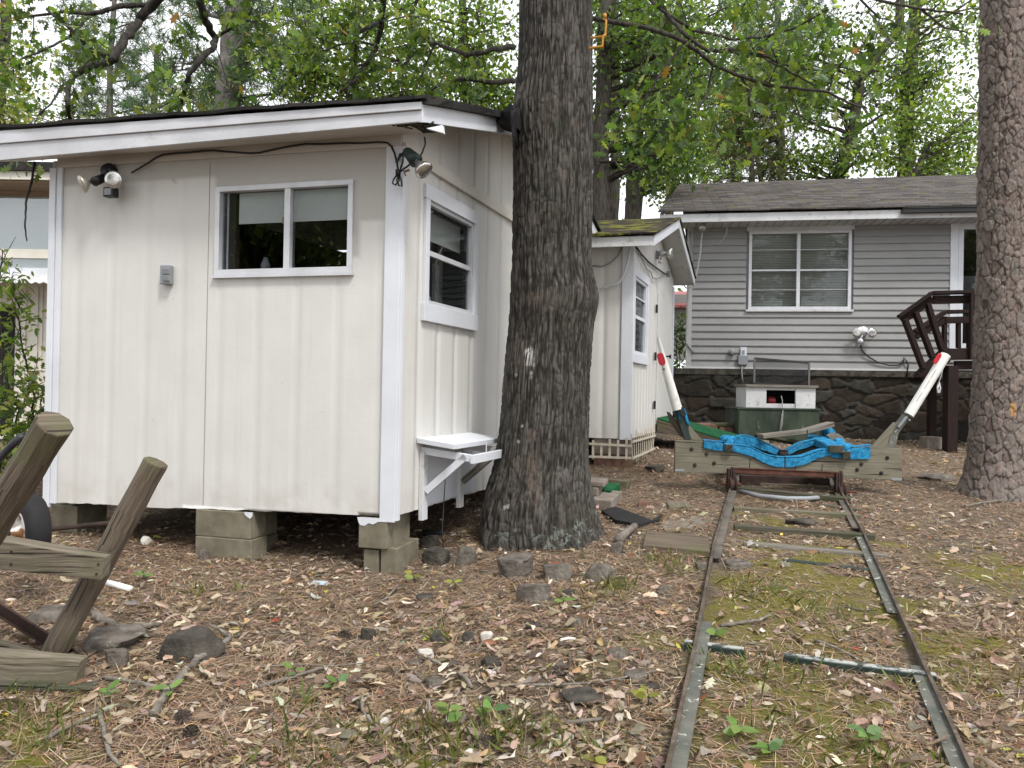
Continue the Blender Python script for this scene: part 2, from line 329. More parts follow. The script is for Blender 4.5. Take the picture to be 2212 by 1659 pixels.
def m_pinebark():
    k = NT('pine_bark'); o = k.coord(); fu = k.n('Attribute', attribute_name='ridge').outputs['Fac']; ci = k.n('Attribute', attribute_name='cell').outputs['Fac']
    c = k.ramp(ci, [(0, (.115,.09,.078)), (.3, (.19,.15,.132)), (.55, (.165,.147,.132)), (.8, (.235,.185,.163)), (1, (.145,.142,.127))])
    c = k.mix(.55, c, k.ramp(k.noise(o, 22, 6, .7), [(.3, (.5,.5,.5)), (.7, (1.3,1.28,1.25))]), 'MULTIPLY')
    c = k.mix(k.ramp(fu, [(.0, (1,1,1)), (.085, (0,0,0))]), c, (.062,.047,.041))
    c = k.mix(k.ramp(k.noise(o, 4, 4), [(.6, (0,0,0)), (.72, (.5,.5,.5))]), c, (.12,.135,.11))
    sc = k.n('Attribute', attribute_name='scar').outputs['Fac']; c = k.mix(sc, c, (.42,.24,.10))
    return k.done(c, .9, .2, 0, k.noise(k.coord('Object', (1,1,.5)), 70, 6, .7), .7, .01)
m_pine = m_pinebark()
def m_groundmat():
    k = NT('forest_floor'); o = k.coord()
    c = k.ramp(k.noise(o, 5, 9, .75), [(.25, (.082,.066,.053)), (.45, (.165,.131,.102)), (.6, (.24,.197,.158)), (.75, (.32,.272,.226))])
    c = k.mix(k.ramp(k.noise(o, 1.1, 5), [(.4, (0,0,0)), (.62, (.7,.7,.7))]), c, k.ramp(k.noise(o, 40, 5), [(.3, (.13,.097,.07)), (.7, (.275,.215,.162))]))
    c = k.mix(k.ramp(k.noise(o, 46, 5, .8), [(.62, (0,0,0)), (.68, (.8,.8,.8))]), c, (.30,.255,.21))
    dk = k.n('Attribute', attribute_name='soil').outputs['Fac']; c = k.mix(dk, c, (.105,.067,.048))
    ms = k.n('Attribute', attribute_name='moss').outputs['Fac']
    c = k.mix(ms, c, k.ramp(k.noise(o, 55, 5, .7), [(.3, (.10,.095,.02)), (.55, (.225,.205,.045)), (.75, (.30,.265,.085))]))
    h = k.n('Math', {0: k.noise(o, 34, 8, .8), 1: k.noise(o, 130, 4, .7)}, operation='ADD').outputs[0]
    return k.done(c, .97, .1, 0, h, 1.0, .02)
m_ground = m_groundmat()
def m_stonewall():
    k = NT('rubble_stone'); o = k.coord(); ci = k.n('Attribute', attribute_name='cell').outputs['Fac']; ed = k.n('Attribute', attribute_name='edge').outputs['Fac']
    c = k.ramp(ci, [(0, (.028,.023,.018)), (.2, (.085,.065,.046)), (.4, (.042,.04,.034)), (.6, (.10,.07,.052)), (.8, (.06,.06,.048)), (1, (.085,.08,.068))])
    c = k.mix(.8, c, k.ramp(k.noise(o, 10, 7, .7), [(.3, (.18,.18,.18)), (.7, (.72,.72,.70))]), 'MULTIPLY')
    c = k.mix(k.ramp(ed, [(.03, (1,1,1)), (.075, (0,0,0))]), c, k.mix(k.noise(o, 5, 3), (.02,.019,.017), (.11,.105,.095)))
    return k.done(c, .92, .2, 0, k.noise(o, 40, 7, .7), .7, .02)
m_stonew = m_stonewall()
m_cream_m = MATS['cream_paint']
# ================================================================== ground
def axis(segs):
    r = [segs[0][0]]
    for a, b, st in segs: r += list(np.arange(a, b, st))[1:] + [b]
    return np.array(sorted(set(np.round(r, 4))))
gx = np.concatenate([-np.geomspace(8.4, 220, 26)[::-1], np.arange(-8, -4, .12), np.arange(-4, 6.5, .042), np.arange(6.5, 10, .12), np.geomspace(10.2, 220, 26)])
gy = np.concatenate([-np.geomspace(2, 200, 24)[::-1], np.arange(-1.7, 1.6, .2), np.arange(1.6, 11, .042), np.arange(11, 18, .15), np.geomspace(18.3, 260, 30)])
X, Y = np.meshgrid(gx, gy); Z = gz(X, Y)
near = sst(8, 5, np.abs(X-1)) * sst(0, 1.8, Y) * sst(13, 10, Y)
Z = Z + near * (.022*(fbm(X*5, Y*5, 0, 3, 21)-.5) + .012*(fbm(X*26, Y*26, 0, 2, 31)-.5))
def seg_d(px, py, a, b):
    a, b = np.array(a[:2]), np.array(b[:2]); d = b-a; t = np.clip(((px-a[0])*d[0]+(py-a[1])*d[1])/(d@d), 0, 1)
    return np.hypot(px-a[0]-t*d[0], py-a[1]-t*d[1]), t
ta, tb = G(1770, 1659), G(1695, 1062)                       # centre line of the track
dist, tt = seg_d(X, Y, ta, tb)
nz = fbm(X*3.2, Y*3.2, 1, 4, 41)
moss = sst(.53, .66, nz + .13*sst(.75, .15, dist)*sst(.80, .60, tt) - .03) * sst(1.15, .6, dist) * sst(.95, .7, tt) * sst(.3, .55, fbm(X*13, Y*13, 5, 3, 78)+.12) * .85
for px, py, r in ((1750, 1370, .24), (1740, 1455, .2), (1600, 1260, .22), (1650, 1640, .3), (2040, 1400, .2), (2150, 1235, .45), (2150, 1400, .2), (1320, 1270, .13), (945, 1378, .06), (100, 1640, .2), (30, 1580, .25), (1750, 1215, .2), (920, 1660, .25), (1700, 1300, .25)):
    g = G(px, py); d = np.hypot(X-g.x, (Y-g.y)*.8); moss = np.maximum(moss, sst(r*1.15, r*.35, d + .5*r*(fbm(X*9, Y*9, 2, 3, 9)-.5)*2) * sst(.3, .55, fbm(X*22, Y*22, 5, 3, 77)))
Z = Z + .012 * moss * near
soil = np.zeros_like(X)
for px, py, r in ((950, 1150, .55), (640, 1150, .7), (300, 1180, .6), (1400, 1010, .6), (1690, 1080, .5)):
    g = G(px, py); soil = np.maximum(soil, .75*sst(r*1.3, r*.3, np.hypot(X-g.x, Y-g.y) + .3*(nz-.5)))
gv = np.stack([X, Y, Z], -1).reshape(-1, 3)
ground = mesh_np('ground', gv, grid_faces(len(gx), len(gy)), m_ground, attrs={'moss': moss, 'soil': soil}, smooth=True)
tag(ground, kind='structure')
MOSSG = (gx, gy, moss)
def moss_at(x, y):
    i = np.clip(np.searchsorted(gx, x), 0, len(gx)-1); j = np.clip(np.searchsorted(gy, y), 0, len(gy)-1); return moss[j, i]
# ================================================================== walls with grooves and holes
def groove_wall(mb_name, mat, parent, P0, du, nrm, L, zb, zt, holes=(), pitch=.305, gw=.036, gd=.007, u0=0.0, ragged=0, bare=None, dz=.05, smooth=False, zl=None, top=None):
    """vertical grooved sheet from P0 along du for L; zb / zt give (start, end) heights; holes are (u0,u1,z0,z1)"""
    us = set([0, L]); e = .004
    q = u0
    while q < L:
        for c in (q-gw/2-e, q-gw/2+e, q+gw/2-e, q+gw/2+e):
            if 0 < c < L: us.add(c)
        q += pitch
    for h in holes: us |= {h[0], h[1]}
    us = sorted(us); fu = []
    for a, b in zip(us, us[1:]):
        m = max(1, int((b-a)/dz)); fu += [a+(b-a)*i/m for i in range(m)]
    fu.append(L); fu = np.array(sorted(set(np.round(fu, 5))))
    t = set(np.linspace(0, 1, int((max(zt)-min(zb))/dz)+1))
    zmid = lambda s: zb[0] + (zt[0]-zb[0])*s
    fz = sorted(set(list(np.linspace(min(zb), max(zt), int((max(zt)-min(zb))/dz)+2)) + [h[2] for h in holes] + [h[3] for h in holes])); fz = np.array(fz)
    U, Zz = np.meshgrid(fu, fz)
    lo = zb[0] + (zb[1]-zb[0])*U/L; hi = (zt[0] + (zt[1]-zt[0])*U/L) if top is None else top(U)
    Zc = np.clip(Zz, lo, hi)
    if ragged:
        rg = ragged*(fbm(fu*9, 0*fu, 0*fu, 3, 3)-.35)[None, :]; Zc = np.where(Zz <= lo+1e-6, Zc + np.maximum(rg, -.004), Zc)
    d = np.abs((U - u0 + pitch/2) % pitch - pitch/2); dep = -gd*sst(gw/2+e, gw/2-e, d) + .004*(fbm(U*1.3, Zz*1.3, 0, 2, 17)-.5)
    P = np.array(P0)[None, None, :2] + U[..., None]*np.array(du[:2]) + dep[..., None]*np.array(nrm[:2])
    V = np.concatenate([P, Zc[..., None]], -1).reshape(-1, 3); Fq = grid_faces(len(fu), len(fz))
    cu = (U.ravel()[Fq].mean(1)); cz = (Zz.ravel()[Fq].mean(1)); area = np.ptp(Zc.ravel()[Fq], axis=1)
    keep = area > 1e-6
    for h in holes: keep &= ~((cu > h[0]) & (cu < h[1]) & (cz > h[2]) & (cz < h[3]))
    b = bare(U, Zz) if bare else np.zeros_like(U)
    gr = (.16 if bare else .2)*sst(gw/2+.008, gw/2-.004, d)*(.4+.8*fbm(U*3, Zz*2.2, 0, 3, 19))
    return mesh_np(mb_name, V, Fq[keep], mat, parent, ORG[parent.name], attrs={'bare': b, 'groove': gr, 'splash': .22*sst(.22, .0, Zz-lo-.12*fbm(U*6, Zz*3, 1, 4, 29))*sst(.35, .7, fbm(U*16, Zz*12, 4, 4, 39))}, smooth=smooth)

# ================================================================== the big cream shed
C0 = V3((-.745, 5.0, 0)); a1 = math.radians(15); a2 = math.radians(20)
dF = V3((-math.cos(a1), math.sin(a1), 0)); nF = V3((-math.sin(a1), -math.cos(a1), 0))
dS = V3((math.sin(a2), math.cos(a2), 0)); nS = V3((math.cos(a2), -math.sin(a2), 0))
LF, LS = 2.83, 3.95
ZB, ZBL, ZT, ZTL = .445, .385, 2.905, 2.95
shed = thing('garden_shed', 'large cream shed raised on concrete blocks, white trim, two dark windows', 'shed', (C0.x, C0.y, ZB))
def fw(px, py, off=0): return on_plane(px, py, C0, nF, off)
def sw(px, py, off=0): return on_plane(px, py, C0, nS, off)
def fu_(p): return (p - C0).dot(dF)
def su_(p): return (p - C0).dot(dS)
wq = [fw(465, 400), fw(770, 384), fw(767, 595), fw(465, 597)]
hF = (fu_(wq[1])+.02, fu_(wq[0])-.02, (wq[2].z+wq[3].z)/2+.02, (wq[0].z+wq[1].z)/2-.02)
def old_coat_shade(U, Zz):  # mask for the older coat and the painted shade under the soffit
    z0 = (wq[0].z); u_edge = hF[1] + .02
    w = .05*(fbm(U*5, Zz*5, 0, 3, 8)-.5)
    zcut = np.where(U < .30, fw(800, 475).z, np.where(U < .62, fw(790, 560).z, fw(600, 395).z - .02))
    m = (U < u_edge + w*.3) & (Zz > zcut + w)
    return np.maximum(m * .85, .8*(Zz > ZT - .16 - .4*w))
groove_wall('wall', m_cream_m, shed, C0, dF, nF, LF, (ZB, ZBL), (ZT, ZTL), [hF], u0=.14, gd=.0022, gw=.05, ragged=.02, bare=old_coat_shade, dz=.03)
sq = [sw(916, 400), sw(1028, 468), sw(1020, 712), sw(910, 680)]
hS = (su_(sq[0])+.06, su_(sq[1])-.06, (sq[3].z+sq[2].z)/2+.10, (sq[0].z+sq[1].z)/2-.08)
apexS = 2.37-.42; apexZ = 3.50
_ez = Pt(912, 262, 4.6).z
def gable(U): return _ez + .045 + .27*np.minimum(U+.42, 4.74-U-.42)
groove_wall('wall', m_cream_m, shed, C0, dS, nS, LS, (ZB, ZB-.01), (3.62, 3.62), [hS], u0=.28, ragged=.03, dz=.04, top=gable)
CL = C0 + dF*LF; CB = C0 + dS*LS; CK = CB + dF*LF
m = MB(); 
for a, b, n in ((CL, CL+dS*LS, -nS), (CB, CK, -nF)): m.prism([V3((a.x,a.y,ZBL)), V3((b.x,b.y,ZBL)), V3((b.x,b.y,2.95)), V3((a.x,a.y,2.95))], n*-.02)
m.build('wall', m_cream_m, shed)
m = MB(); e_ = .06
for a, b, n in ((CL-dF*e_, CL-dF*e_+dS*LS, -nS), (CB-dS*e_, CK-dS*e_, -nF)): m.prism([V3((a.x,a.y,ZBL+.08)), V3((b.x,b.y,ZBL+.08)), V3((b.x,b.y,2.93)), V3((a.x,a.y,2.93))], n*-.015)
m.build('dark_lining', m_room, shed)  # lining added to keep the interior dark behind the glass
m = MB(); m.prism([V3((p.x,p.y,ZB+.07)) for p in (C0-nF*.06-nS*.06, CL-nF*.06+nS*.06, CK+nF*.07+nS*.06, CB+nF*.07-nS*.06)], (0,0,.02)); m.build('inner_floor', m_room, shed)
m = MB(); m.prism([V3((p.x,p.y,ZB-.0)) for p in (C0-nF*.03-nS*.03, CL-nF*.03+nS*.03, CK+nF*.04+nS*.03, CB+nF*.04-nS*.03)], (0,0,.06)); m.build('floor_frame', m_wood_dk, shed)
# corner boards
m = MB()
def board_v(mb, P, d, w, n, th, z0, z1, w2=None):
    a = P + n*.001; mb.prism([V3((a.x,a.y,z0)), V3(((a+d*w).x,(a+d*w).y,z0)), V3(((a+d*(w2 or w)).x,(a+d*(w2 or w)).y,z1)), V3((a.x,a.y,z1))], n*th, (0,0,1))
board_v(m, C0-nS*-.003, dF, .108, nF, .022, ZB-.03, ZT-.03); m.build('corner_board', m_white, shed, bevel=.003)
m = MB(); board_v(m, C0+dS*-.02, dS, .042, nS, .020, ZB-.02, ZT-.03); m.build('corner_board', m_white, shed, bevel=.003)
m = MB(); board_v(m, CL+dF*-.055, dF, .055, nF, .03, ZBL-.03, ZTL-.06); m.build('corner_board', m_white, shed, bevel=.003)
m = MB(); board_v(m, CL+dF*-.105, dF, .047, nF, .02, ZBL-.0, ZTL-.06); m.build('corner_board', m_white, shed, bevel=.003)
# frieze boards under the eave and along the gable side
m = MB(); a = C0 + nF*.002; b = C0 + dF*(LF-.056) + nF*.002
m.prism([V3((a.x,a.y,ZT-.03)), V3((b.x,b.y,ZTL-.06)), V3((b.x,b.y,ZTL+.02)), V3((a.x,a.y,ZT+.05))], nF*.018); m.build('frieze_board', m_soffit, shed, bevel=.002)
m = MB(); a = C0 + dS*.0 + nS*.003; b = C0 + dS*LS + nS*.003
m.prism([V3((a.x,a.y,ZT-.085)), V3((b.x,b.y,ZT-.085)), V3((b.x,b.y,ZT-.0)), V3((a.x,a.y,ZT-.0))], nS*.024); m.build('frieze_board', paint('cream_band_paint', (.60,.57,.52), (.52,.49,.44)), shed, bevel=.002)  # side band has its own warm cream paint
# eave corner points
Ec = Pt(912, 262, 4.6); Et = Pt(912, 221, 4.6)
El_b = Pt(0, 346, 5.56); El_t = Pt(0, 284, 5.56)
ev = (El_b - Ec); ev_t = (El_t - Et); k_ = 1.075
Lb, Lt = Ec + ev*k_, Et + ev_t*k_
Lb.y, Lt.y = (Lb.y+Lt.y)/2, (Lb.y+Lt.y)/2; Lb.x, Lt.x = Lt.x, Lt.x
nEave = V3((ev.y, -ev.x, 0)).normalized(); nEave = nEave if nEave.y < 0 else -nEave
m = MB(); th = nEave*-.02
mid_c, mid_l = Et.lerp(Ec, .42), Lt.lerp(Lb, .45)
m.prism([Ec, mid_c, mid_l, Lb], th); m.build('fascia', m_fascia, shed, bevel=.002)
m = MB(); m.prism([mid_c+V3((0,0,.003))+nEave*.014, Et+nEave*.014, Lt+nEave*.014, mid_l+V3((0,0,.003))+nEave*.014], th*1.4); m.build('fascia', m_fascia, shed, bevel=.002)
# rake: rising from the eave corner to the ridge, then down to the back eave
rS = 2.37; rk = dS
def rpt(s, z): return V3((Ec.x + rk.x*s, Ec.y + rk.y*s, z))
zAp_b = Ec.z + .27*rS; h_r = .125
Bk = rpt(4.74, Ec.z+.03)
m = MB(); m.prism([rpt(0.0, Ec.z-.005), rpt(rS, zAp_b), rpt(rS, zAp_b+h_r), rpt(0.0, Et.z)], nS*-.02)
m.build('rake_board', m_white, shed, bevel=.002)
m = MB(); m.prism([rpt(rS+.002, zAp_b), Bk, Bk+V3((0,0,h_r)), rpt(rS+.002, zAp_b+h_r)], nS*-.02); m.build('rake_board', m_white, shed, bevel=.002)
# soffit (eave underside) and rake underside
sof0 = C0 + nF*.0; 
m = MB(); A, B = Ec - nEave*.03 + V3((0,0,.012)), Lb - nEave*.03 + V3((0,0,.012)); Cq, D = V3((CL.x,CL.y,ZTL+.015)) + dF*.28, V3((C0.x,C0.y,ZT+.045)) + nS*.19
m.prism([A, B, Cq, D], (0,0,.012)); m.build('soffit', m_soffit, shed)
m = MB(); e0 = V3((C0.x,C0.y,0))
i0 = lambda s, z: C0 + dS*(s-.42) + V3((0,0,z))
m.prism([rpt(.05, Ec.z+.035)-nS*.022, rpt(rS, zAp_b+.03)-nS*.022, i0(rS, zAp_b+.03)+nS*.001, i0(.42, Ec.z+.035+.27*.40)+nS*.001], (0,0,.012)); 
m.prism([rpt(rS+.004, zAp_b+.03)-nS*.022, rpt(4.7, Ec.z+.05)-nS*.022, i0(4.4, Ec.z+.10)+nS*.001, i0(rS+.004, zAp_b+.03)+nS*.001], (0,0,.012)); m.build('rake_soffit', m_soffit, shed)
m_seam = paint('dark_seam_paint', (.24,.22,.195), (.33,.31,.28), .8)  # thin dark strip for the joint between wall panels
us_ = (fu_(fw(447, 700))); m = MB(); zs_ = ZB + .01
m.prism([C0+dF*(us_+.002)+nF*.0005+V3((0,0,ZB)), C0+dF*(us_-.002)+nF*.0005+V3((0,0,ZB)), C0+dF*(us_-.0015)+nF*.0005+V3((0,0,ZT-.05)), C0+dF*(us_+.0015)+nF*.0005+V3((0,0,ZT-.05))], nF*.0025); m.build('panel_seam', m_seam, shed)
# roof skin
m = MB(); up = V3((0,0,.012)); o1 = nEave*.03; o2 = nS*.03
rE, rA = Et + o1 + o2 + V3((0,0,.0)), rpt(rS, zAp_b+h_r) + o2; lE = Lt + o1; lA = rA + dF*5.0 + V3((0,0,.05)); bE = Bk + V3((0,0,h_r)) + o2 + dS*.03; lB = bE + dF*5.0
N_ = 24
def slope(p0, p1, q0, q1, wob):
    top = [p0.lerp(p1, i/N_) + up + V3((0,0,wob*RND.uniform(-.006,.008))) for i in range(N_+1)]; b2 = [q0.lerp(q1, i/N_) + up for i in range(N_+1)]
    m.strip(b2, top, .022, (0,0,1), p1-p0)
slope(rE, lE, rA, lA, 1); slope(bE, lB, rA, lA, 0)
roof = m.build('roof', m_roof_blk, shed)
# shingle edge along the rake, lifting into a torn flap at the oak
m = MB(); tp, bt = [], []
for i in range(17):
    s = i/16*1.55; z = Et.z + (zAp_b+h_r-Et.z)*s/rS; p = rpt(s, z) + nS*.035
    bt.append(p + V3((0,0,-.012))); tp.append(p + V3((0,0,.018+.018*(i%3==0)+.03*max(0,(s-.9)))))
m.strip(tp, bt, .05, -nS); m.build('shingle_edge', m_roof_blk, shed)
m = MB(); p = [Pt(1062, 262, 5.75), Pt(1080, 243, 5.75), Pt(1104, 222, 5.5), Pt(1110, 238, 5.45), Pt(1110, 268, 5.45), Pt(1098, 272, 5.7), Pt(1076, 266, 5.75)]
m.prism(p, V3((.05,.16,0))); m.build('torn_flashing', m_roof_blk, shed)
m = MB(); p = [Pt(1103, 240, 5.42), Pt(1111, 236, 5.38), Pt(1112, 292, 5.38), Pt(1106, 296, 5.42)]; m.prism(p, V3((.03,.3,0))); m.build('torn_flashing', m_black, shed)
# rotten hole at the eave corner
zr = Ec.z+.006
hp = [(842,267),(855,266),(868,264),(890,263),(906,262),(916,265),(938,268),(958,272),(955,280),(944,286),(930,287),(914,288),(908,283),(896,276),(884,272),(873,275),(866,272),(855,271),(850,274)]
m = MB(); m.prism([on_plane(x, y, (0,0,zr), (0,0,1)) for x, y in hp], (0,0,.003)); m.build('rotten_hole', m_dark, shed)
m = MB(); q = [on_plane(x, y, (0,0,zr-.006), (0,0,1)) for x, y in ((924,278),(955,268),(957,286))]; m.prism([Pt(921,277,4.62), Pt(955,270,4.66), Pt(957,287,4.66)], (.01,.03,0)); m.build('broken_board', m_white, shed)
m = MB()
for i in range(9):
    x = 858 + i*9; a = on_plane(x, 268+RND.uniform(0,8), (0,0,zr-.004), (0,0,1)); m.beam(a, a+V3((RND.uniform(.02,.06), RND.uniform(-.03,.03), RND.uniform(-.012,.01))), .012, .006)
m.build('rotten_splinter', m_wood_dk, shed); bpy.data.objects['rotten_splinter']['kind'] = 'stuff'
# sliding front window
def window(parent, P0, d, n, u0, u1, z0, z1, frame, th, bars, hbars=(), glass=m_glass, name='window', proud=.02, cas=None):
    """frame ring + bars at u positions (fractions) ; glass pane set back"""
    w = MB(); at = lambda u, z, o: V3((P0.x,P0.y,0)) + d*u + n*o + V3((0,0,z))
    def bx(ua, ub, za, zb, o0, o1): w.hexa([at(ua,za,o0), at(ub,za,o0), at(ub,za,o1), at(ua,za,o1), at(ua,zb,o0), at(ub,zb,o0), at(ub,zb,o1), at(ua,zb,o1)])
    bx(u0, u1, z0, z0+th, -.04, proud); bx(u0, u1, z1-th, z1, -.04, proud)
    bx(u0, u0+th, z0+th, z1-th, -.04, proud); bx(u1-th, u1, z0+th, z1-th, -.04, proud)
    for f, t in bars: c = u0 + (u1-u0)*f; bx(c-t/2, c+t/2, z0+th, z1-th, -.03, proud-.006)
    fr = w.build(name, frame, parent, bevel=.002)
    if hbars:
        w = MB()
        cuts = [u0+th] + [q for f, t in bars for q in (u0+(u1-u0)*f-t/2, u0+(u1-u0)*f+t/2)] + [u1-th]
        for f, t in hbars:
            c = z0 + (z1-z0)*f
            for i in range(0, len(cuts), 2): bx(cuts[i], cuts[i+1], c-t/2, c+t/2, -.03, proud-.009)
        w.build('glazing_bar', frame, fr)
    w = MB(); bx(u0+th*.5, u1-th*.5, z0+th*.5, z1-th*.5, -.026, -.022); w.build('pane', glass, fr)
    return fr, at
fr, at = window(shed, C0, dF, nF, hF[0]-.005, hF[1]+.005, hF[2]-.005, hF[3]+.005, m_alu, .036, [(.465, .045)])
def pl(parent, at, nm, mat, ua, ub, za, zb, o0, o1):
    w = MB(); w.hexa([at(ua,za,o0), at(ub,za,o0), at(ub,za,o1), at(ua,za,o1), at(ua,zb,o0), at(ub,zb,o0), at(ub,zb,o1), at(ua,zb,o1)]); return w.build(nm, mat, parent)
u0, u1, z0, z1 = hF
pl(fr, at, 'blind', m_blind, u0+.03, u1-.15, z1-.25, z1-.035, -.045, -.04)
pl(fr, at, 'sash', m_alu, u1-.075, u1-.06, z0+.03, z1-.03, -.06, -.03)
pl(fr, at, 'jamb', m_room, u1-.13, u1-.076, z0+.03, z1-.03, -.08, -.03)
pl(fr, at, 'paper_tag', paint('yellowed_tag', (.45,.33,.14), (.40,.28,.11)), u0+.50, u0+.555, z1-.26, z1-.215, -.038, -.037)
# paint ledge (frame sill)
w = MB(); w.hexa([at(u0-.015,z0-.028,-.02), at(u1+.015,z0-.028,-.02), at(u1+.015,z0-.028,.03), at(u0-.015,z0-.028,.03), at(u0-.015,z0-.006,-.02), at(u1+.015,z0-.006,-.02), at(u1+.015,z0-.006,.03), at(u0-.015,z0-.006,.03)]); w.build('sill', m_alu, fr)
# items standing inside on the sill
m = MB(); b_ = at(u1-.29, z0-.01, -.16); m.lathe(b_, (0,0,1), [(.0,0),(.032,0),(.034,.10),(.02,.125),(.013,.15),(0,.15)]); 
tag(m.build('bottle', m_grey_box, None, True), 'grey bottle standing inside the sliding window', 'bottle')
m = MB(); b_ = at(u0+.57, z0-.01, -.13); m.lathe(b_, (0,0,1), [(0,0),(.022,0),(.022,.075),(.012,.085),(0,.085)]); tag(m.build('jar', m_white, None, True), 'small white jar inside the sliding window, at its middle bar', 'jar')
# side window: white casing, dark sashes
u0, u1, z0, z1 = hS
ua, ub = su_(sq[0]), su_(sq[1])
m = MB(); at = lambda u, z, o: V3((C0.x,C0.y,0)) + dS*u + nS*o + V3((0,0,z))
def cb(ua_, ub_, za, zb, o0=.0, o1=.026): m.hexa([at(ua_,za,o0), at(ub_,za,o0), at(ub_,za,o1), at(ua_,za,o1), at(ua_,zb,o0), at(ub_,zb,o0), at(ub_,zb,o1), at(ua_,zb,o1)])
cb(ua-.01, ub+.01, z1, z1+.10); cb(ua, u0, z0, z1-.001); cb(u1, ub, z0, z1-.001); cb(ua-.015, ub+.015, z0-.125, z0, 0, .03)
cas = m.build('window_casing', m_white, shed, bevel=.003)
fr, at = window(shed, C0, dS, nS, u0, u1, z0, z1, m_alu, .028, [], [(.5, .035)], glass=glass_mat('side_window_glass', (.75,.77,.77), .55), proud=.008)
pl(fr, at, 'blind', m_blind, u0+.12, u1-.03, z1-.24, z1-.03, -.10, -.095)
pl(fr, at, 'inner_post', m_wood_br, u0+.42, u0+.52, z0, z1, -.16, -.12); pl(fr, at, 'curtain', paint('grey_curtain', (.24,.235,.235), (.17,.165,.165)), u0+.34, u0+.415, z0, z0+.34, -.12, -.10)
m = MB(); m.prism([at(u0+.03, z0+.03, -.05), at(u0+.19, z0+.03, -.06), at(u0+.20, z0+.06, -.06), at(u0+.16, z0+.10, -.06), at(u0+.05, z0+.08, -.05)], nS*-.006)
tag(m.build('paper_scrap', m_white), 'crumpled white paper lying inside the side window', 'paper')
m = MB(); m.tube([at(u0+.40-.12*math.sin(t*math.pi), z0+.05+.42*t, -.07) for t in [i/14 for i in range(15)]], .006, 6); tag(m.build('cable_loop', m_cable_g, smooth=True), 'grey cable looped inside the side window', 'cable')
# small patch under the side window
# ------------------------------------------------ things fixed to the shed
def disc(mb, c, ax, r, t, n=20): mb.lathe(c, ax, [(0,0),(r,0),(r,t),(0,t)], n)
def bulb(parent, c, ax, r=.06, L=.12, rim=None, name='bulb', body=m_lens, lens=m_lens):
    """reflector flood bulb pointing along ax"""
    m = MB(); m.lathe(c, ax, [(.012,0),(.02,.02),(r*.55,L*.45),(r*.95,L*.8),(r,L*.9),(r*.97,L*.97),(r*.6,L*1.02),(0,L*1.04)], 22); return m.build(name, body, parent, True)
m_bulb = rough_mat('silvered_bulb', (.62,.61,.58), (.45,.44,.42), 9, .16, .25, 60, metal=.85, spec=.6); m_bulbd = rough_mat('dusty_bulb', (.50,.46,.39), (.36,.33,.28), 9, .3, .2, 60, metal=.6, spec=.5)
base = fw(240, 372, .004)
fl = thing('motion_floodlight', 'black twin floodlight with motion sensor on the front of the cream shed', 'floodlight', base)
m = MB(); m.lathe(base, nF, [(0,0),(.058,0),(.060,.03),(.045,.055),(0,.06)], 24); m.build('mount', m_black, fl, True, 0)
q = base + nF*.05; 
m = MB(); s0 = fw(222, 385, .09); s1 = fw(205, 392, .16); m.tube([base+nF*.04, fw(238,378,.07), s0], .016, 10); m.lathe(s0, (s1-s0), [(0,-.01),(.030,-.01),(.032,.05),(.034,.085),(0,.085)], 18); lh = m.build('lamp_holder', m_black, fl, True)
bulb(lh, fw(197,392,.14), (fw(183,396,.18)-fw(200,391,.14)), .063, .07, body=m_bulbd)
m = MB(); s0 = fw(250, 392, .08); m.tube([base+nF*.04, fw(248,384,.06), s0], .018, 10); m.lathe(s0, nF, [(0,-.02),(.03,-.02),(.034,.03),(0,.03)], 18); lh = m.build('lamp_holder', m_black, fl, True)
bulb(lh, fw(258,392,.10), (nF*1 + dF*-.25 + V3((0,0,-.1))), .062, .09, body=m_bulb)
m = MB(); c = fw(240, 410, .10); m.tube([base+nF*.03, fw(241,395,.08), c], .014, 8); m.box(c+V3((0,0,-.02)), (.085,.06,.07), dF, nF, (0,0,1)); sn = m.build('sensor', m_black, fl, bevel=.008)
m = MB(); m.box(c+V3((0,0,-.02))+nF*.031, (.06,.006,.048), dF, nF, (0,0,1)); m.build('sensor_lens', m_grey_box, sn, bevel=.004)
# cord from that light to the corner
pts = [(284,373),(300,364),(320,352),(336,341),(352,334),(380,331),(410,329),(440,326),(460,325),(480,327),(510,329),(540,331),(560,330),(590,323),(625,316),(660,311),(700,311),(740,309),(780,309),(815,307),(836,308),(848,318)]
m = MB(); m.tube([fw(x, y, .03) for x, y in pts], .0065, 6); tag(m.build('power_cord', m_black, smooth=True), 'black cord sagging along the top of the cream shed front', 'cord')
# green corner spotlight and its coiled cord
jb = sw(862, 312, .01)
sp = thing('corner_spotlight', 'green cone spotlight at the front corner of the cream shed', 'spotlight', fw(858, 345, .03))
Ys = 4.86
m = MB(); a, b = Pt(880, 328, Ys), Pt(897, 346, Ys-.04); m.lathe(a, b-a, [(0,-.02),(.02,-.02),(.032,.0),(.040,.06),(.046,(b-a).length+.012),(0,(b-a).length+.012)], 20)
m.tube([fw(856, 350, .02), Pt(866, 336, Ys+.06), Pt(876, 326, Ys)], .009, 8); hs = m.build('housing', m_green_metal, sp, True)
bulb(hs, b, (Pt(915, 367, Ys-.07)-b), .062, .11, body=m_bulb)
m = MB(); m.tube([Pt(917,296,Ys-.02), Pt(919,310,Ys-.02), Pt(913,328,Ys-.02), Pt(906,340,Ys-.02)], .006, 6); m.build('feed_wire', m_black, sp, True)
m = MB(); L = lambda q: [Pt(x, y, Ys+.04+dy) for x, y, dy in q]
m.tube(L([(846,318,.06),(852,330,.04),(857,350,0),(860,368,-.02),(860,378,-.02)]), .007, 6)
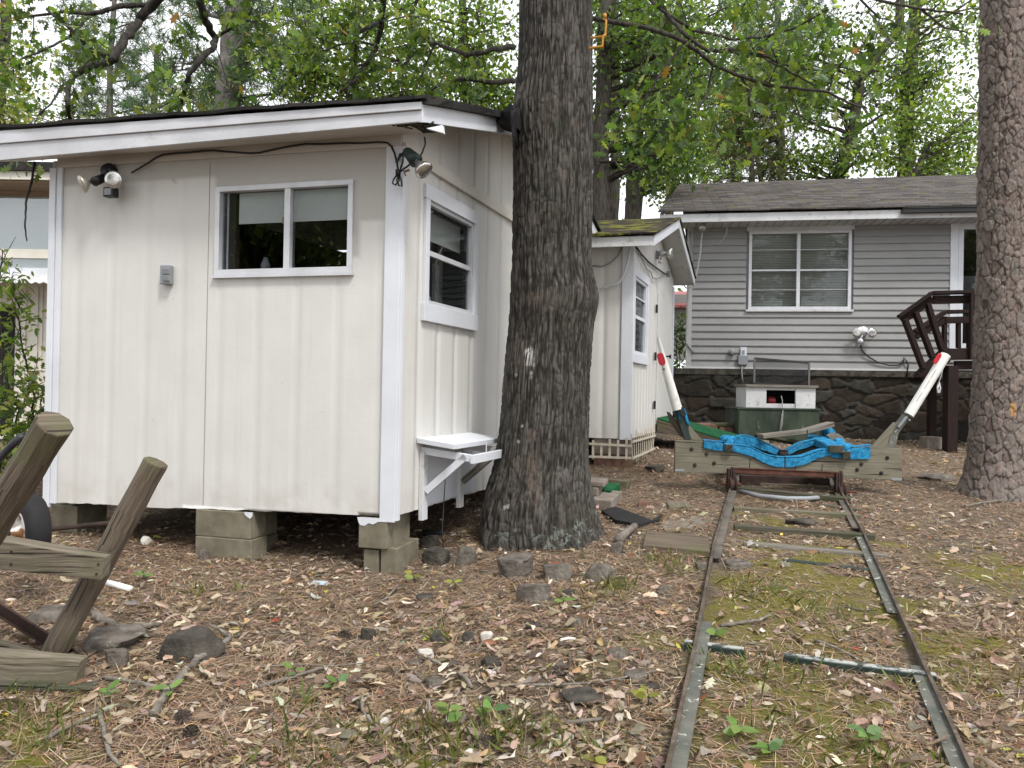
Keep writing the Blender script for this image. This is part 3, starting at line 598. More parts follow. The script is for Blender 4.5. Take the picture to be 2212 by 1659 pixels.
for q in ([(860,374,0),(850,388,0),(848,396,0),(854,400,0),(862,390,0),(861,376,0)], [(861,374,-.01),(857,390,-.01),(862,401,-.01),(868,402,-.01),(867,390,-.01),(862,376,-.01)], [(861,374,0),(858,350,0),(864,332,0),(872,330,0),(870,350,0),(862,374,0)]): m.tube(L(q), .006, 6)
m.tube(L([(861,374,-.01),(872,365,-.02),(882,358,-.03),(888,352,-.04)]), .006, 6); m.box(Pt(860,372,Ys+.03), (.03,.03,.03))
tag(m.build('coiled_cord', m_black, smooth=True), 'black cord tied in loops below the green spotlight', 'cord')
m = MB(); m.beam(Pt(872,371,Ys), Pt(885,367,Ys), .012, .012); m.beam(Pt(873,370,Ys), Pt(876,380,Ys), .01, .01); tag(m.build('wire_connector', m_brick), 'rusty red wire clip under the green spotlight', 'clip')
# outlet box
ob = thing('outlet_box', 'grey weatherproof outlet box on the cream shed front', 'outlet', fw(360, 614, .0))
m = MB(); c = fw(360, 594, .028); m.box(c, (.078,.05,.135), dF, nF, (0,0,1)); m.build('housing', m_grey_box, ob, bevel=.006)
for y in (586, 601):
    m = MB(); c = fw(359, y, .060); m.box(c, (.058,.014,.042), dF, nF, V3((0,0,1))+nF*.25); m.build('flap', m_grey_box, ob, bevel=.004)
# fold-out shelf on the side wall
tb = thing('wall_shelf', 'white fold-out shelf with slanted braces on the cream shed side', 'shelf', sw(945, 1080, .1))
Sw = lambda u, o, z: V3((C0.x,C0.y,0)) + dS*u + nS*o + V3((0,0,z))
uA, uB = su_(sw(905, 1000)), su_(sw(1012, 1000)); zT = sw(905, 950).z
uA2 = uA - .03
uL1, uL2 = uA, su_(sw(985, 1030))
dpt = .36
m = MB(); m.hexa([Sw(uA-.04,.0,zT-.02), Sw(uB+.02,.0,zT-.025), Sw(uB-.06,.30,zT-.055), Sw(uA-.08,.30,zT-.05), Sw(uA-.04,.0,zT+.016), Sw(uB+.02,.0,zT+.010), Sw(uB-.06,.30,zT-.020), Sw(uA-.08,.30,zT-.016)]); m.build('tabletop', m_white, tb, bevel=.003)
for u in (uL1, uL2):
    m = MB(); m.prism([Sw(u,.002,zT-.56), Sw(u+.075,.002,zT-.56), Sw(u+.075,.002,zT-.08), Sw(u,.002,zT-.08)], nS*.035); m.build('leg', m_white_worn, tb, bevel=.003)
    m = MB(); m.beam(Sw(u+.04,.04,zT-.36), Sw(u+.04,.34,zT-.10), .035, .05, (0,0,1)); m.build('brace', m_white if u == uL1 else m_wood_gr, tb, bevel=.003)
    m = MB(); m.beam(Sw(u+.04,.0,zT-.075), Sw(u+.04,.38,zT-.115), .035, .05); m.build('arm', m_white, tb, bevel=.003)
m = MB(); m.beam(Sw(uA-.0,.40,zT-.118), Sw(uL2+.10,.40,zT-.118), .03, .06); m.build('front_rail', m_white, tb, bevel=.003)
for u in (uL1+.25, uL2+.06):
    m = MB(); p = Sw(u,.40,zT-.09); m.tube([p, p+V3((0,0,.07))], .004, 6); m.build('nail', m_alu, tb)
# white paint panel behind the shelf
m = MB(); m.prism([Sw(uL1+.08,.006,ZB+.02), Sw(uB+.1,.006,ZB+.02), Sw(uB+.1,.006,zT-.03), Sw(uL1+.08,.006,zT-.03)], nS*.004); m.build('white_patch', m_white, shed)
m = MB(); m.tube([Sw(uL1+.35,.08,zT-.25), Sw(uL1+.22,.10,ZB+.2), Sw(uL1+.10,.14,ZB-.15), Sw(uL1+.06,.18,gzs(Sw(uL1+.06,.18,0).x, Sw(uL1+.06,.18,0).y))], .0035, 5); tag(m.build('thin_wire', m_black, smooth=True), 'thin dark wire hanging to the ground below the white shelf', 'wire')
# ------------------------------------------------ concrete blocks 
def cmu(P, X, Yv, size, name, label, mat=m_block, tilt=0, cores=True):
    """P = centre of the base; a block with two hollow cores"""
    X, Yv = V3(X).normalized(), V3(Yv).normalized(); Z = V3((0,0,1)) + X*tilt; Z.normalize(); w, d, h = size; t = .032; m = MB(); c = V3(P) + Z*h/2
    for s in (-1, 1): m.box(c + Yv*s*(d/2-t/2), (w, t, h), X, Yv, Z)
    for s in (-1, 0, 1): m.box(c + X*s*(w/2-t/2), (t, d-2*t-.001, h*.998), X, Yv, Z)
    o = m.build(name, mat, bevel=.005, org=V3(P)); return tag(o, label, 'concrete block', 'concrete blocks under the cream shed')
def blk(px0, px1, ytop, ybot, Yd, depth, name, label, X=-dF, mat=m_block, tilt=0):
    a, b = Pt(px0, ybot, Yd), Pt(px1, ybot, Yd); t = Pt((px0+px1)/2, ytop, Yd); Xv = V3(X); Yv = V3((-Xv.y, Xv.x, 0)); c = (a+b)/2
    return cmu(c + Yv*depth/2, Xv, Yv, ((b-a).length, depth, t.z-c.z), name, label, mat, tilt)
Yc = G(480, 1208).y
blk(411, 551, 1163, 1216, Yc, .19, 'concrete_block', 'low front block of the middle pier under the cream shed')
blk(412, 549, 1104, 1161, Yc+.02, .19, 'concrete_block', 'upper front block of the middle pier, touching the shed wall')
blk(470, 574, 1158, 1212, Yc+.24, .19, 'concrete_block', 'low rear block of the middle pier under the cream shed')
blk(468, 573, 1100, 1156, Yc+.25, .19, 'concrete_block', 'upper rear block of the middle pier under the cream shed')
Yc = G(812, 1240).y; Xb = -dF
blk(783, 818, 1187, 1246, Yc+.03, .38, 'concrete_block', 'narrow low block standing on end at the left of the corner pier')
blk(820, 858, 1184, 1247, Yc-.0, .38, 'concrete_block', 'low block at the right of the corner pier')
blk(771, 838, 1119, 1185, Yc+.0, .39, 'concrete_block', 'paint-dripped top block of the corner pier under the cream shed')
for (q, par, Yp_) in (([(772,1117),(800,1118),(826,1120),(840,1122),(836,1128),(818,1127),(806,1133),(796,1130),(788,1136),(778,1134),(774,1126)], 0, 4.68), ([(528,1106),(546,1107),(545,1116),(540,1121),(534,1116),(529,1112)], 1, 5.0)):
    b_ = [o for o in COL.objects if o.get('label','').startswith(('paint-dripped top', 'upper front block')[par])][0]; yb = min((b_.matrix_basis @ v.co).y for v in b_.data.vertices)
    n_ = nF; c0 = V3((b_.location.x, b_.location.y, 0)) + n_*((.39 if par == 0 else .19)/2)
    m = MB(); m.prism([on_plane(x, y, c0, n_, .002) for x, y in q], n_*.002); m.build('paint_drip', m_white, b_)
Yc = G(140, 1150).y
blk(104, 172, 1092, 1150, Yc, .3, 'concrete_block', 'damp block under the far left corner of the cream shed', mat=m_block)
# ================================================================== the small cream shed behind
K0 = V3((1.357, 8.75, 0)); KF, KS, kZB, kZT = 2.6, 3.25, .75, 2.965
kF, kS = dF, dS; knF, knS = nF, nS
ks = thing('small_shed', 'smaller cream shed with mossy roof behind the oak trunk', 'shed', (K0.x, K0.y, kZB))
def kw(px, py, off=0): return on_plane(px, py, K0, knS, off)
def kf(px, py, off=0): return on_plane(px, py, K0, knF, off)
ku = lambda p: (p-K0).dot(kS)
wa, wb, wc, wd = kw(1370,596), kw(1396,616), kw(1390,768), kw(1364,762)
hK = (ku(wa), ku(wb), wd.z, wa.z)
kap = 1.62; kapz = 3.60; kEz0 = Pt(1409, 531, 8.4).z
groove_wall('wall', m_cream_m, ks, K0, kF, knF, KF, (kZB, kZB), (kZT, kZT), [], pitch=.2, u0=.12)
groove_wall('wall', m_cream_m, ks, K0, kS, knS, KS, (kZB, kZB), (kapz, kapz), [hK], pitch=.2, gw=.02, u0=.1, top=lambda U: kEz0+.03+(3.50-kEz0)/1.95*np.minimum(U+.37, 3.84-U-.30))
m = MB(); q = [K0, K0+kF*KF, K0+kF*KF+kS*KS, K0+kS*KS]
for a, b, n in ((q[1], q[2], knS), (q[3], q[2], knF)): m.prism([V3((a.x,a.y,kZB)), V3((b.x,b.y,kZB)), V3((b.x,b.y,kZT)), V3((a.x,a.y,kZT))], n*.02)
m.build('wall', m_cream_m, ks)
m = MB(); m.prism([V3((p.x,p.y,kZB+.01)) for p in (q[0]-knF*.03-knS*.03, q[1]-knF*.03+knS*.03, q[2]+knF*.05+knS*.03, q[3]+knF*.05-knS*.03)], (0,0,.05)); m.build('floor_frame', m_wood_dk, ks)
m = MB(); board_v(m, K0+knS*.003, kF, .115, knF, .022, kZB-.01, kZT+.02); m.build('corner_board', m_white, ks, bevel=.003)
m = MB(); board_v(m, K0+kS*-.02, kS, .05, knS, .02, kZB-.01, kZT+.0); m.build('corner_board', m_white, ks, bevel=.003)
m = MB(); board_v(m, K0+kS*(KS-.08), kS, .08, knS, .02, kZB+.1, kZT-.05); m.build('corner_board', m_white, ks, bevel=.003)
# roof
kE = Pt(1409, 531, 8.4); kEt = Pt(1409, 514, 8.4); zE = kE.z; hr = .11
kA = V3((kE.x+kS.x*1.95, kE.y+kS.y*1.95, 3.50)); kB = V3((kE.x+kS.x*3.84, kE.y+kS.y*3.84, zE+.06))
kLf = kE + kF*3.1
m = MB(); m.prism([kE, V3((kE.x,kE.y,zE+hr)), V3((kLf.x,kLf.y,zE+hr)), V3((kLf.x,kLf.y,zE))], knF*.02); m.build('fascia', m_white_worn, ks, bevel=.002)
for a, b in ((kE, kA), (kA, kB)):
    m = MB(); m.prism([a+knS*.02, b+knS*.02, b+knS*.02+V3((0,0,hr)), a+knS*.02+V3((0,0,hr))], knS*-.022); m.build('rake_board', m_white, ks, bevel=.002)
m = MB()
i1, i2, i3 = (p - knS*.33 + V3((0,0,.02)) for p in (kE, kA, kB))
m.prism([kE+V3((0,0,.02)), kA+V3((0,0,.02)), i2, i1], (0,0,.012)); m.prism([kA+V3((0,0,.02)), kB+V3((0,0,.02)), i3, i2], (0,0,.012)); m.build('rake_soffit', m_white_worn, ks)
m = MB(); N_ = 20; up = V3((0,0,.008))
r1, r2, r3 = (p + V3((0,0,hr)) + knS*.04 for p in (kE+knF*.05, kA, kB)); l1, l2, l3 = (p + kF*3.2 for p in (r1, r2, r3))
slope(r1, l1, r2, l2, .6); slope(r3, l3, r2, l2, .3); m.build('roof', m_roof_moss, ks)
# side window
m = MB(); at = lambda u, z, o: V3((K0.x,K0.y,0)) + kS*u + knS*o + V3((0,0,z)); u0, u1, z0, z1 = hK
for a in ((u0-.10,u1+.10,z1,z1+.10,.026),(u0-.10,u0,z0,z1-.001,.024),(u1,u1+.10,z0,z1-.001,.024),(u0-.11,u1+.11,z0-.11,z0-.001,.03)):
    m.hexa([at(a[0],a[2],0), at(a[1],a[2],0), at(a[1],a[2],a[4]), at(a[0],a[2],a[4]), at(a[0],a[3],0), at(a[1],a[3],0), at(a[1],a[3],a[4]), at(a[0],a[3],a[4])])
m.build('window_casing', m_white, ks, bevel=.003)
fr, at = window(ks, K0, kS, knS, u0, u1, z0, z1, m_white, .035, [], [(.49, .04), (.75,.015)], glass=m_glass_h, proud=.008)
m = MB()
for i in range(14):
    zz = z0+(z1-z0)*.52 + i*(z1-z0)*.46/14; m.hexa([at(u0,zz,-.07), at(u1,zz,-.07), at(u1,zz+.012,-.045), at(u0,zz+.012,-.045), at(u0,zz+.002,-.07), at(u1,zz+.002,-.07), at(u1,zz+.014,-.045), at(u0,zz+.014,-.045)])
m.build('blind', m_blind, fr)
# door
ud0, ud1 = ku(kw(1420,640)), ku(kw(1444,655)); zd = kw(1432,645).z
m = MB(); a = lambda u, z, o: V3((K0.x,K0.y,0)) + kS*u + knS*o + V3((0,0,z))
m.prism([a(ud0,kZB+.1,.002), a(ud1,kZB+.1,.002), a(ud1,zd,.002), a(ud0,zd,.002)], knS*.012); dr = m.build('door', m_cream_m, ks, bevel=.003)
for px, py in ((1418,667),(1415,770),(1413,875)):
    p = kw(px, py, .02); m = MB(); m.box(p, (.05,.012,.11), kS, knS, (0,0,1)); m.tube([p+V3((0,0,-.055))+knS*.012, p+V3((0,0,.055))+knS*.012], .009, 8); m.build('hinge', m_black, dr)
p = kw(1442, 770, .03); m = MB(); m.lathe(p, knS, [(0,-.02),(.012,-.02),(.012,.02),(.03,.03),(.03,.05),(0,.055)]); m.build('handle', m_black, dr, True)
# lamp
lb = kw(1417, 551, .0)
kl = thing('gable_floodlight', 'white flood lamp with clear bulb under the small shed gable', 'floodlight', lb)
m = MB(); m.box(lb+knS*.02, (.06,.04,.11), kS, knS, (0,0,1)); m.build('mount', m_grey_box, kl, bevel=.004)
m = MB(); e = Pt(1430, 547, lb.y-.05); m.tube([lb+knS*.04, e], .02, 10); m.lathe(e, (Pt(1436,550,lb.y-.1)-e), [(0,-.03),(.032,-.03),(.036,.05),(0,.05)]); m.tube([e, Pt(1427,561,lb.y-.05)], .012, 8); m.lathe(Pt(1427,565,lb.y-.05),(0,0,1),[(0,-.03),(.03,-.02),(.03,.01),(0,.02)]); m.build('lamp_holder', m_white_worn, kl, True)
bulb(kl, Pt(1436,548,lb.y-.09), (.8,-.55,-.1), .075, .10, body=m_bulb)
# wires
def wire(name, pts, r, mat, label):
    m = MB(); m.tube(pts, r, 6); return tag(m.build(name, mat, smooth=True), label, 'wire')
wire('loose_wire', [kf(x, y, .05) for x, y in ((1362,532),(1358,560),(1350,590),(1342,605),(1335,613),(1320,616),(1308,620),(1296,625))], .012, m_cable_w, 'white wire drooping from the small shed corner to the oak trunk')
wire('loose_wire', [kf(x, y, .02) for x, y in ((1345,532),(1335,552),(1318,568),(1300,576),(1280,574))], .008, m_cable_g, 'grey wire sagging across the small shed front')
wire('loose_wire', [kw(x, y, .03) for x, y in ((1374,534),(1386,550),(1400,565),(1414,576),(1432,589),(1443,594))], .012, m_black, 'dark wire running under the small shed gable')
wire('loose_wire', [kw(x, y, .03) for x, y in ((1378,536),(1386,560),(1396,580),(1406,588),(1410,600),(1420,602),(1436,596))], .008, m_cable_g, 'kinked grey wire beside the small shed window')
m = MB(); p = kw(1445, 592, .03); m.box(p, (.08,.05,.08), kS, knS, (0,0,1)); tag(m.build('junction_box', m_grey_box, bevel=.006), 'small grey junction box under the small shed gable', 'box')
# foundation block and lattice skirts
p = kf(1312, 1010); 
g0 = on_g(*(K0 + kF*.22 - knF*.14)[:2])
m = MB(); 
c = K0 + kF*.2 - knF*.13; zb_ = gzs(c.x, c.y)-.03
for i, (h0, h1) in enumerate(((zb_, zb_+.165), (zb_+.17, kZB-.002))):
    w_ = .40; 
    cmu(V3((c.x, c.y, h0)), -kF, kS, (w_, .22, h1-h0), 'concrete_block', ('brown low block under the small shed corner', 'grey upper block under the small shed corner')[i], m_blockgrey if i else m_brick)['group'] = 'blocks under the small shed'
def lattice(nm, label, P, d, n, L, z0, z1, nv, hs, lean=0):
    t = thing(nm, label, 'lattice', V3((P.x,P.y,z0)), 'lattice skirts of the small shed')
    for i in range(nv):
        u = L*(i+.3)/nv; m = MB(); a_ = P + d*u + n*.03 + V3((0,0,z0+RND.uniform(-.02,.02))); b_ = P + d*(u+lean*(i-nv/2)*.02) + n*.035 + V3((0,0,z1+RND.uniform(-.01,.07)))
        m.beam(a_, b_, .026, .008, n); m.build('slat', m_lattice, t)
    for h in hs:
        m = MB(); m.beam(P - d*.03 + n*.045 + V3((0,0,z0+(z1-z0)*h)), P + d*(L+.02) + n*.045 + V3((0,0,z0+(z1-z0)*h+RND.uniform(-.01,.01))), .026, .008, n); m.build('slat', m_lattice, t)
lattice('lattice_panel', 'square lattice panel facing front below the small shed', V3((K0.x,K0.y,0)), kF, knF, .48, kf(1340, 992).z, kf(1340, 962).z+.03, 5, (.12, .85))
lattice('lattice_panel', 'fan-leaning lattice panel below the small shed side', V3((K0.x,K0.y,0)), kS, knS, 1.5, gzs(K0.x,K0.y)+.08, kZB+.03, 12, (.15, .8), 1)
# green ramp at the door
rp = thing('door_ramp', 'green carpeted ramp sloping down from the small shed door', 'ramp', K0+kS*2.2+knS*.5)
uA, uB = 1.75, 2.75
A0 = V3((K0.x,K0.y,0)) + kS*uA + knS*.03; A1 = V3((K0.x,K0.y,0)) + kS*uB + knS*.03; zt_ = Pt(1414, 905, A0.y).z
gE0 = A0 + knS*1.35; gE1 = A1 + knS*1.35
P_ = [A0+V3((0,0,zt_)), A1+V3((0,0,zt_)), V3((gE1.x,gE1.y,gzs(gE1.x,gE1.y)+.05)), V3((gE0.x,gE0.y,gzs(gE0.x,gE0.y)+.05))]
m = MB(); m.prism(P_, (0,0,.02)); m.build('turf_cover', m_turf, rp)
m = MB(); m.prism([P_[0]-V3((0,0,.16)), P_[0]-V3((0,0,.003)), P_[3]-V3((0,0,.003)), P_[3]-V3((0,0,.05))], kS*.05); m.prism([P_[1]-V3((0,0,.16)), P_[1]-V3((0,0,.003)), P_[2]-V3((0,0,.003)), P_[2]-V3((0,0,.05))], kS*-.05); m.build('side_plank', m_wood_br, rp)
m = MB(); e = V3((0,0,.022)); m.beam(P_[3]+e+knS*.02, P_[2]+e+knS*.02, .10, .03); m.build('end_plank', m_wood_gr, rp)

# ================================================================== grey house
H0 = V3((2.97, 13.1, 0)); ah = math.radians(9.6); dH = V3((math.cos(ah), -math.sin(ah), 0)); nH = V3((-math.sin(ah), -math.cos(ah), 0)); LH = 7.2
def hw(px, py, off=0): return on_plane(px, py, H0, nH, off)
hu = lambda p: (p-H0).dot(dH)
hz0, hz1 = hw(1480, 793).z, hw(1480, 486).z
hs = thing('grey_house', 'grey sided house with stone foundation and brown shingle roof', 'house', (H0.x, H0.y, gzs(H0.x, H0.y)))
Hp = lambda u, z, o=0: V3((H0.x,H0.y,0)) + dH*u + nH*o + V3((0,0,z))
w0, w1, wz0, wz1 = hu(hw(1617,580)), hu(hw(1838,580)), hw(1720,669).z, hw(1720,499).z
d0, d1 = hu(hw(2051,600)), hu(hw(2330,600)); dz0 = hw(2060,752).z
# siding as lapped courses, cut round the window and the door
nC = 20; ch = (hz1-hz0)/nC; m = MB()
def course(ua, ub, za, zb):
    n = max(1, int((ub-ua)/.8))
    for i in range(n):
        a, b = ua+(ub-ua)*i/n, ua+(ub-ua)*(i+1)/n
        m.add([Hp(a,za,.024), Hp(b,za,.024), Hp(b,zb,.004), Hp(a,zb,.004), Hp(a,za,.0), Hp(b,za,.0), Hp(a,za+.014,.027), Hp(b,za+.014,.027)], [(6,7,2,3),(0,1,7,6),(4,5,1,0)], dH)
for i in range(nC):
    za, zb = hz0+ch*i, hz0+ch*(i+1)
    spans = [(0.07, LH)]
    for (a, b, c, d) in ((w0-.04, w1+.04, wz0-.03, hz1), (d0, d1, dz0, hz1)):
        if zb > c+.03: spans = [s for x, y in spans for s in ((x, min(y, a)), (max(x, b), y)) if s[1]-s[0] > .02]
    for x, y in spans: course(x, y, za, zb)
m.build('wall', m_siding, hs)
m = MB(); bk = V3((.32, .947, 0)); DH = 7.0
for a, b in ((Hp(0,0), Hp(0,0)+bk*DH), (Hp(0,0)+bk*DH, Hp(LH,0)+bk*DH), (Hp(LH,0)+bk*DH, Hp(LH,0))):
    m.prism([a+V3((0,0,hz0)), b+V3((0,0,hz0)), b+V3((0,0,hz1+.1)), a+V3((0,0,hz1+.1))], (b-a).cross(V3((0,0,1))).normalized()*.02)
# inner sheathing behind the siding with the window hole left open
for (ua, ub, za, zb) in ((0, w0, hz0, hz1), (w1, d0, hz0, hz1), (w0, w1, hz0, wz0), (w0, w1, wz1, hz1), (d1, LH, hz0, hz1), (d0, d1, hz0, dz0)):
    m.prism([Hp(ua,za,-.04), Hp(ub,za,-.04), Hp(ub,zb,-.04), Hp(ua,zb,-.04)], nH*.03)
m.build('wall', m_siding, hs)
m = MB(); board_v(m, Hp(0,0,.0), dH, .09, nH, .03, hz0, hz1); m.build('corner_board', paint('grey_corner_trim', (.42,.42,.41), (.36,.36,.35)), hs)
m = MB(); m.prism([Hp(-.03,hz0-.02,0), Hp(d0-.25,hz0-.02,0), Hp(d0-.25,hz0+.012,0), Hp(-.03,hz0+.012,0)], nH*.045); m.build('sill_trim', m_white_worn, hs)
m = MB(); m.prism([Hp(-.2,hz0-.12,.01), Hp(LH,hz0-.12,.01), Hp(LH,hz0-.021,.01), Hp(-.2,hz0-.021,.01)], nH*.03); m.build('band_joist', m_stone_dk, hs)
# stone foundation with true relief
nu, nv = 300, 62; U, W = np.meshgrid(np.linspace(-.22, LH, nu), np.linspace(0, 1, nv)); gb = gz(H0.x+dH.x*U, H0.y+dH.y*U)-.1; Zs = gb + (hz0-.06-gb)*W
wx = .25*(fbm(U*3, Zs*3, 1, 2, 5)-.5); wy = .16*(fbm(U*11, Zs*11, 3, 3, 15)-.5); f1, f2, ci = vor(U*2.5+wx*2+wy, Zs*4.9+wx*2.2-wy*1.6, 0.5, 60); ed = f2-f1
off = -.02 + .04*sst(.01, .09, ed)*(.5+.8*ci) + .03*(fbm(U*9, Zs*9, 2, 3, 7)-.5)
P = np.stack([H0.x+dH.x*U+nH.x*off, H0.y+dH.y*U+nH.y*off, Zs], -1).reshape(-1,3)
mesh_np('stone_foundation', P, grid_faces(nu, nv), m_stonew, hs, ORG[hs.name], attrs={'cell': ci, 'edge': ed}, smooth=True)
m = MB(); m.prism([Hp(-.2,gzs(H0.x,H0.y)-.1,-.05), Hp(-.2,hz0-.06,-.05), Hp(-.2,hz0-.06,-.05)+bk*DH, Hp(-.2,gzs(H0.x,H0.y)-.1,-.05)+bk*DH], dH*.1); m.build('stone_foundation', m_stone_dk, hs)
# roof
eL = Pt(1425, 461, 12.7); eR_ = hu(Pt(2120, 447, 12.0)); eo = (eL-H0).dot(nH); zE0 = eL.z
uL = hu(eL); zE1 = Pt(1950, 454, 12.0).z
E = lambda u, z: Hp(u, z, eo)
uG = hu(Pt(1950, 454, 12.0)); fh = .155
m = MB(); m.prism([E(uL,zE0-fh), E(uG,zE0-fh), E(uG,zE0-.02), E(uL,zE0-.02)], nH*-.025); m.build('fascia', m_white_worn, hs, bevel=.002)
m = MB(); m.prism([E(uG+.002,zE0-fh), E(LH+.3,zE0-fh), E(LH+.3,zE0-.07), E(uG+.002,zE0-.07)], nH*-.025); m.build('fascia', m_white_worn, hs, bevel=.002)
m = MB(); m.prism([E(uG,zE0-.085), E(LH+.3,zE0-.085), E(LH+.3,zE0-.02), E(uG,zE0-.02)], nH*.09); m.prism([E(uG,zE0-.02), E(LH+.3,zE0-.02), E(LH+.3,zE0-.014), E(uG,zE0-.014)], nH*.11); m.build('gutter', m_black, hs, bevel=.006)
m = MB(); m.prism([Hp(uL,zE0-fh+.005,eo-.03), Hp(LH+.3,zE0-fh+.005,eo-.03), Hp(LH+.3,zE0-fh+.0,-.02), Hp(uL,zE0-fh+.0,-.02)], (0,0,.012)); m.build('soffit', m_white_worn, hs)
m = MB()
u = uL+.05
while u < LH: m.prism([Hp(u,zE0-fh-.002,eo-.03), Hp(u+.012,zE0-fh-.002,eo-.03), Hp(u+.012,zE0-fh-.006,.03), Hp(u,zE0-fh-.006,.03)], (0,0,.004)); u += .14
m.build('soffit_vent', m_grey_box, hs)
m = MB(); m.prism([Hp(.0,hz1-.01,.01), Hp(LH,hz1-.01,.01), Hp(LH,zE0-fh,.01), Hp(.0,zE0-fh,.01)], nH*.03); m.build('frieze_board', m_white_worn, hs)
Rl, Rr = Pt(1468, 401, 16.2), Pt(2400, 370, 15.0)
m = MB(); a, b = E(uL-.03,zE0)+nH*.05, E(LH+.4,zE0)+nH*.05; bl, br_ = Rl + (Rl-eL)*.9, None
N_ = 30; bkd = V3((Rl-eL).to_tuple()); bkd.z = 0
slope(a, b, Rl, Rr, .8); slope(V3((Rl.x,Rl.y,0))+bkd+V3((0,0,zE0)), V3((Rr.x,Rr.y,0))+bkd+V3((0,0,zE0)), Rl, Rr, .3)
m.build('roof', m_roof_house, hs)
m = MB(); m.prism([E(uL,zE0-.10), E(uL,zE0-.012), Rl-V3((0,0,.012)), Rl-V3((0,0,.10))], dH*.02); m.build('rake_board', m_white_worn, hs)
m = MB(); m.prism([Hp(.02,hz1,-.01), Hp(.02,hz1,-.01)+bk*DH, Rl-V3((-.3,0,.15))], dH*.02); m.build('gable', m_siding, hs)
# window
fr, at = window(hs, H0, dH, nH, w0, w1, wz0, wz1, m_alu, .048, [(.49,.055)], [(.50,.028),(.25,.007),(.76,.007)], glass=m_glass_h, proud=.035)
m = MB(); m.prism([Hp(w0-.04,wz1+.001,.02), Hp(w1+.04,wz1+.001,.02), Hp(w1+.04,hz1-.012,.02), Hp(w0-.04,hz1-.012,.02)], nH*.02); m.build('head_trim', m_white_worn, fr)
m = MB(); m.prism([Hp(w0-.04,wz0-.035,.005), Hp(w1+.04,wz0-.035,.005), Hp(w1+.04,wz0-.001,.005), Hp(w0-.04,wz0-.001,.005)], nH*.05); m.build('sill', m_white_worn, fr)
m = MB()
nb = 46
for i in range(nb):
    zz = wz0+.03+(wz1-wz0-.06)*i/nb
    for a, b in ((w0+.03, (w0+w1)/2-.02), ((w0+w1)/2+.02, w1-.03)): m.add([Hp(a,zz,-.10), Hp(b,zz,-.10), Hp(b,zz+.019,-.075), Hp(a,zz+.019,-.075)], [(0,1,2,3)])
m.build('blind', m_blind, fr)
# sliding door at the right
fr, at = window(hs, H0, dH, nH, d0+.12, d1-.1, dz0, hz1-.08, m_white, .075, [(.5,.08)], glass=m_glass, proud=.035); fr.name = 'door'
m = MB(); m.prism([Hp(d0,dz0-.05,.0), Hp(d0+.118,dz0-.05,.0), Hp(d0+.118,hz1-.012,.0), Hp(d0,hz1-.012,.0)], nH*.035); m.prism([Hp(d1-.098,dz0-.05,.0), Hp(d1,dz0-.05,.0), Hp(d1,hz1-.012,.0), Hp(d1-.098,hz1-.012,.0)], nH*.035)
m.prism([Hp(d0+.12,hz1-.078,.0), Hp(d1-.1,hz1-.078,.0), Hp(d1-.1,hz1-.012,.0), Hp(d0+.12,hz1-.012,.0)], nH*.034); m.build('door_casing', m_white, hs, bevel=.003)
# fixtures on the house
hb = hw(1863, 716, .03)
hl = thing('twin_wall_lamp', 'white twin floodlight low on the grey siding beside the deck', 'floodlight', hb)
m = MB(); m.lathe(hb, nH, [(0,-.01),(.085,-.01),(.085,.03),(.06,.07),(0,.08)], 22); m.build('mount', m_white, hl, True)
for sx, px, py in ((-1, 1848, 719), (1, 1883, 720)):
    c = hw(px-sx*3, py, .10); m = MB(); m.tube([hb+nH*.05, hw(1863+sx*5, 716, .09), c], .022, 10); lh = m.build('lamp_holder', m_white, hl, True); bulb(lh, c-dH*sx*.01, (dH*sx*.22 + nH*.8), .08, .08, body=m_bulb)
m = MB(); c = hw(1858, 736, .10); m.tube([hb+nH*.04, c], .018, 8); m.lathe(c, (0,-.5,-1), [(0,-.03),(.04,-.02),(.05,.03),(0,.05)]); m.build('sensor', m_white, hl, True)
wire('lamp_cord', [hw(x, y, .05) for x, y in ((1859,745),(1862,757),(1875,770),(1895,782),(1920,789),(1940,789),(1951,784),(1953,772),(1958,780),(1962,789),(1960,802),(1958,815))], .012, m_black, 'black cord trailing from the twin lamp across the grey siding')
m = MB(); c = hw(1581, 760, .05); m.lathe(c, nH, [(0,-.04),(.05,-.04),(.055,.03),(.04,.05),(0,.05)], 14); tag(m.build('round_vent', m_grey_box, smooth=True), 'small round grey cover low on the siding left of the boxes', 'cover')
eb = thing('switch_box', 'white switch box on the grey siding above a grey box', 'switch', hw(1606, 765, .03))
m = MB(); m.box(hw(1606, 761, .05), (.10,.06,.165), dH, nH, (0,0,1)); m.build('housing', m_white, eb, bevel=.006)
m = MB(); m.box(hw(1606, 761, .085), (.04,.012,.07), dH, nH, (0,0,1)); m.build('toggle', m_grey_box, eb, bevel=.003)
gb_ = thing('junction_box', 'grey electrical box on the siding with conduit going down', 'box', hw(1604, 790, .03))
m = MB(); m.box(hw(1604.5, 778, .06), (.15,.08,.155), dH, nH, (0,0,1)); m.build('housing', m_grey_box, gb_, bevel=.006)
m = MB(); m.tube([hw(x, y, .07) for x, y in ((1603,788),(1602,800),(1603,815),(1605,826))], .012, 7); m.build('conduit', m_cable_g, gb_, True)
gl = thing('eave_lamp', 'round lamp hanging on a cable below the left eave of the grey house', 'lamp', Pt(1518, 497, 12.75))
m = MB(); m.lathe(Pt(1518,492,12.72), (0,-1,0), [(0,-.06),(.05,-.04),(.065,0),(.05,.04),(0,.055)], 18); m.build('globe', m_bulbd, gl, True)
m = MB(); m.tube([Pt(x,y,12.72) for x, y in ((1517,470),(1518,480),(1518,489))], .01, 6); m.lathe(Pt(1517,469,12.68),(0,-1,0),[(0,-.03),(.035,-.03),(.035,.03),(0,.03)]); m.build('hook', m_black, gl, True)
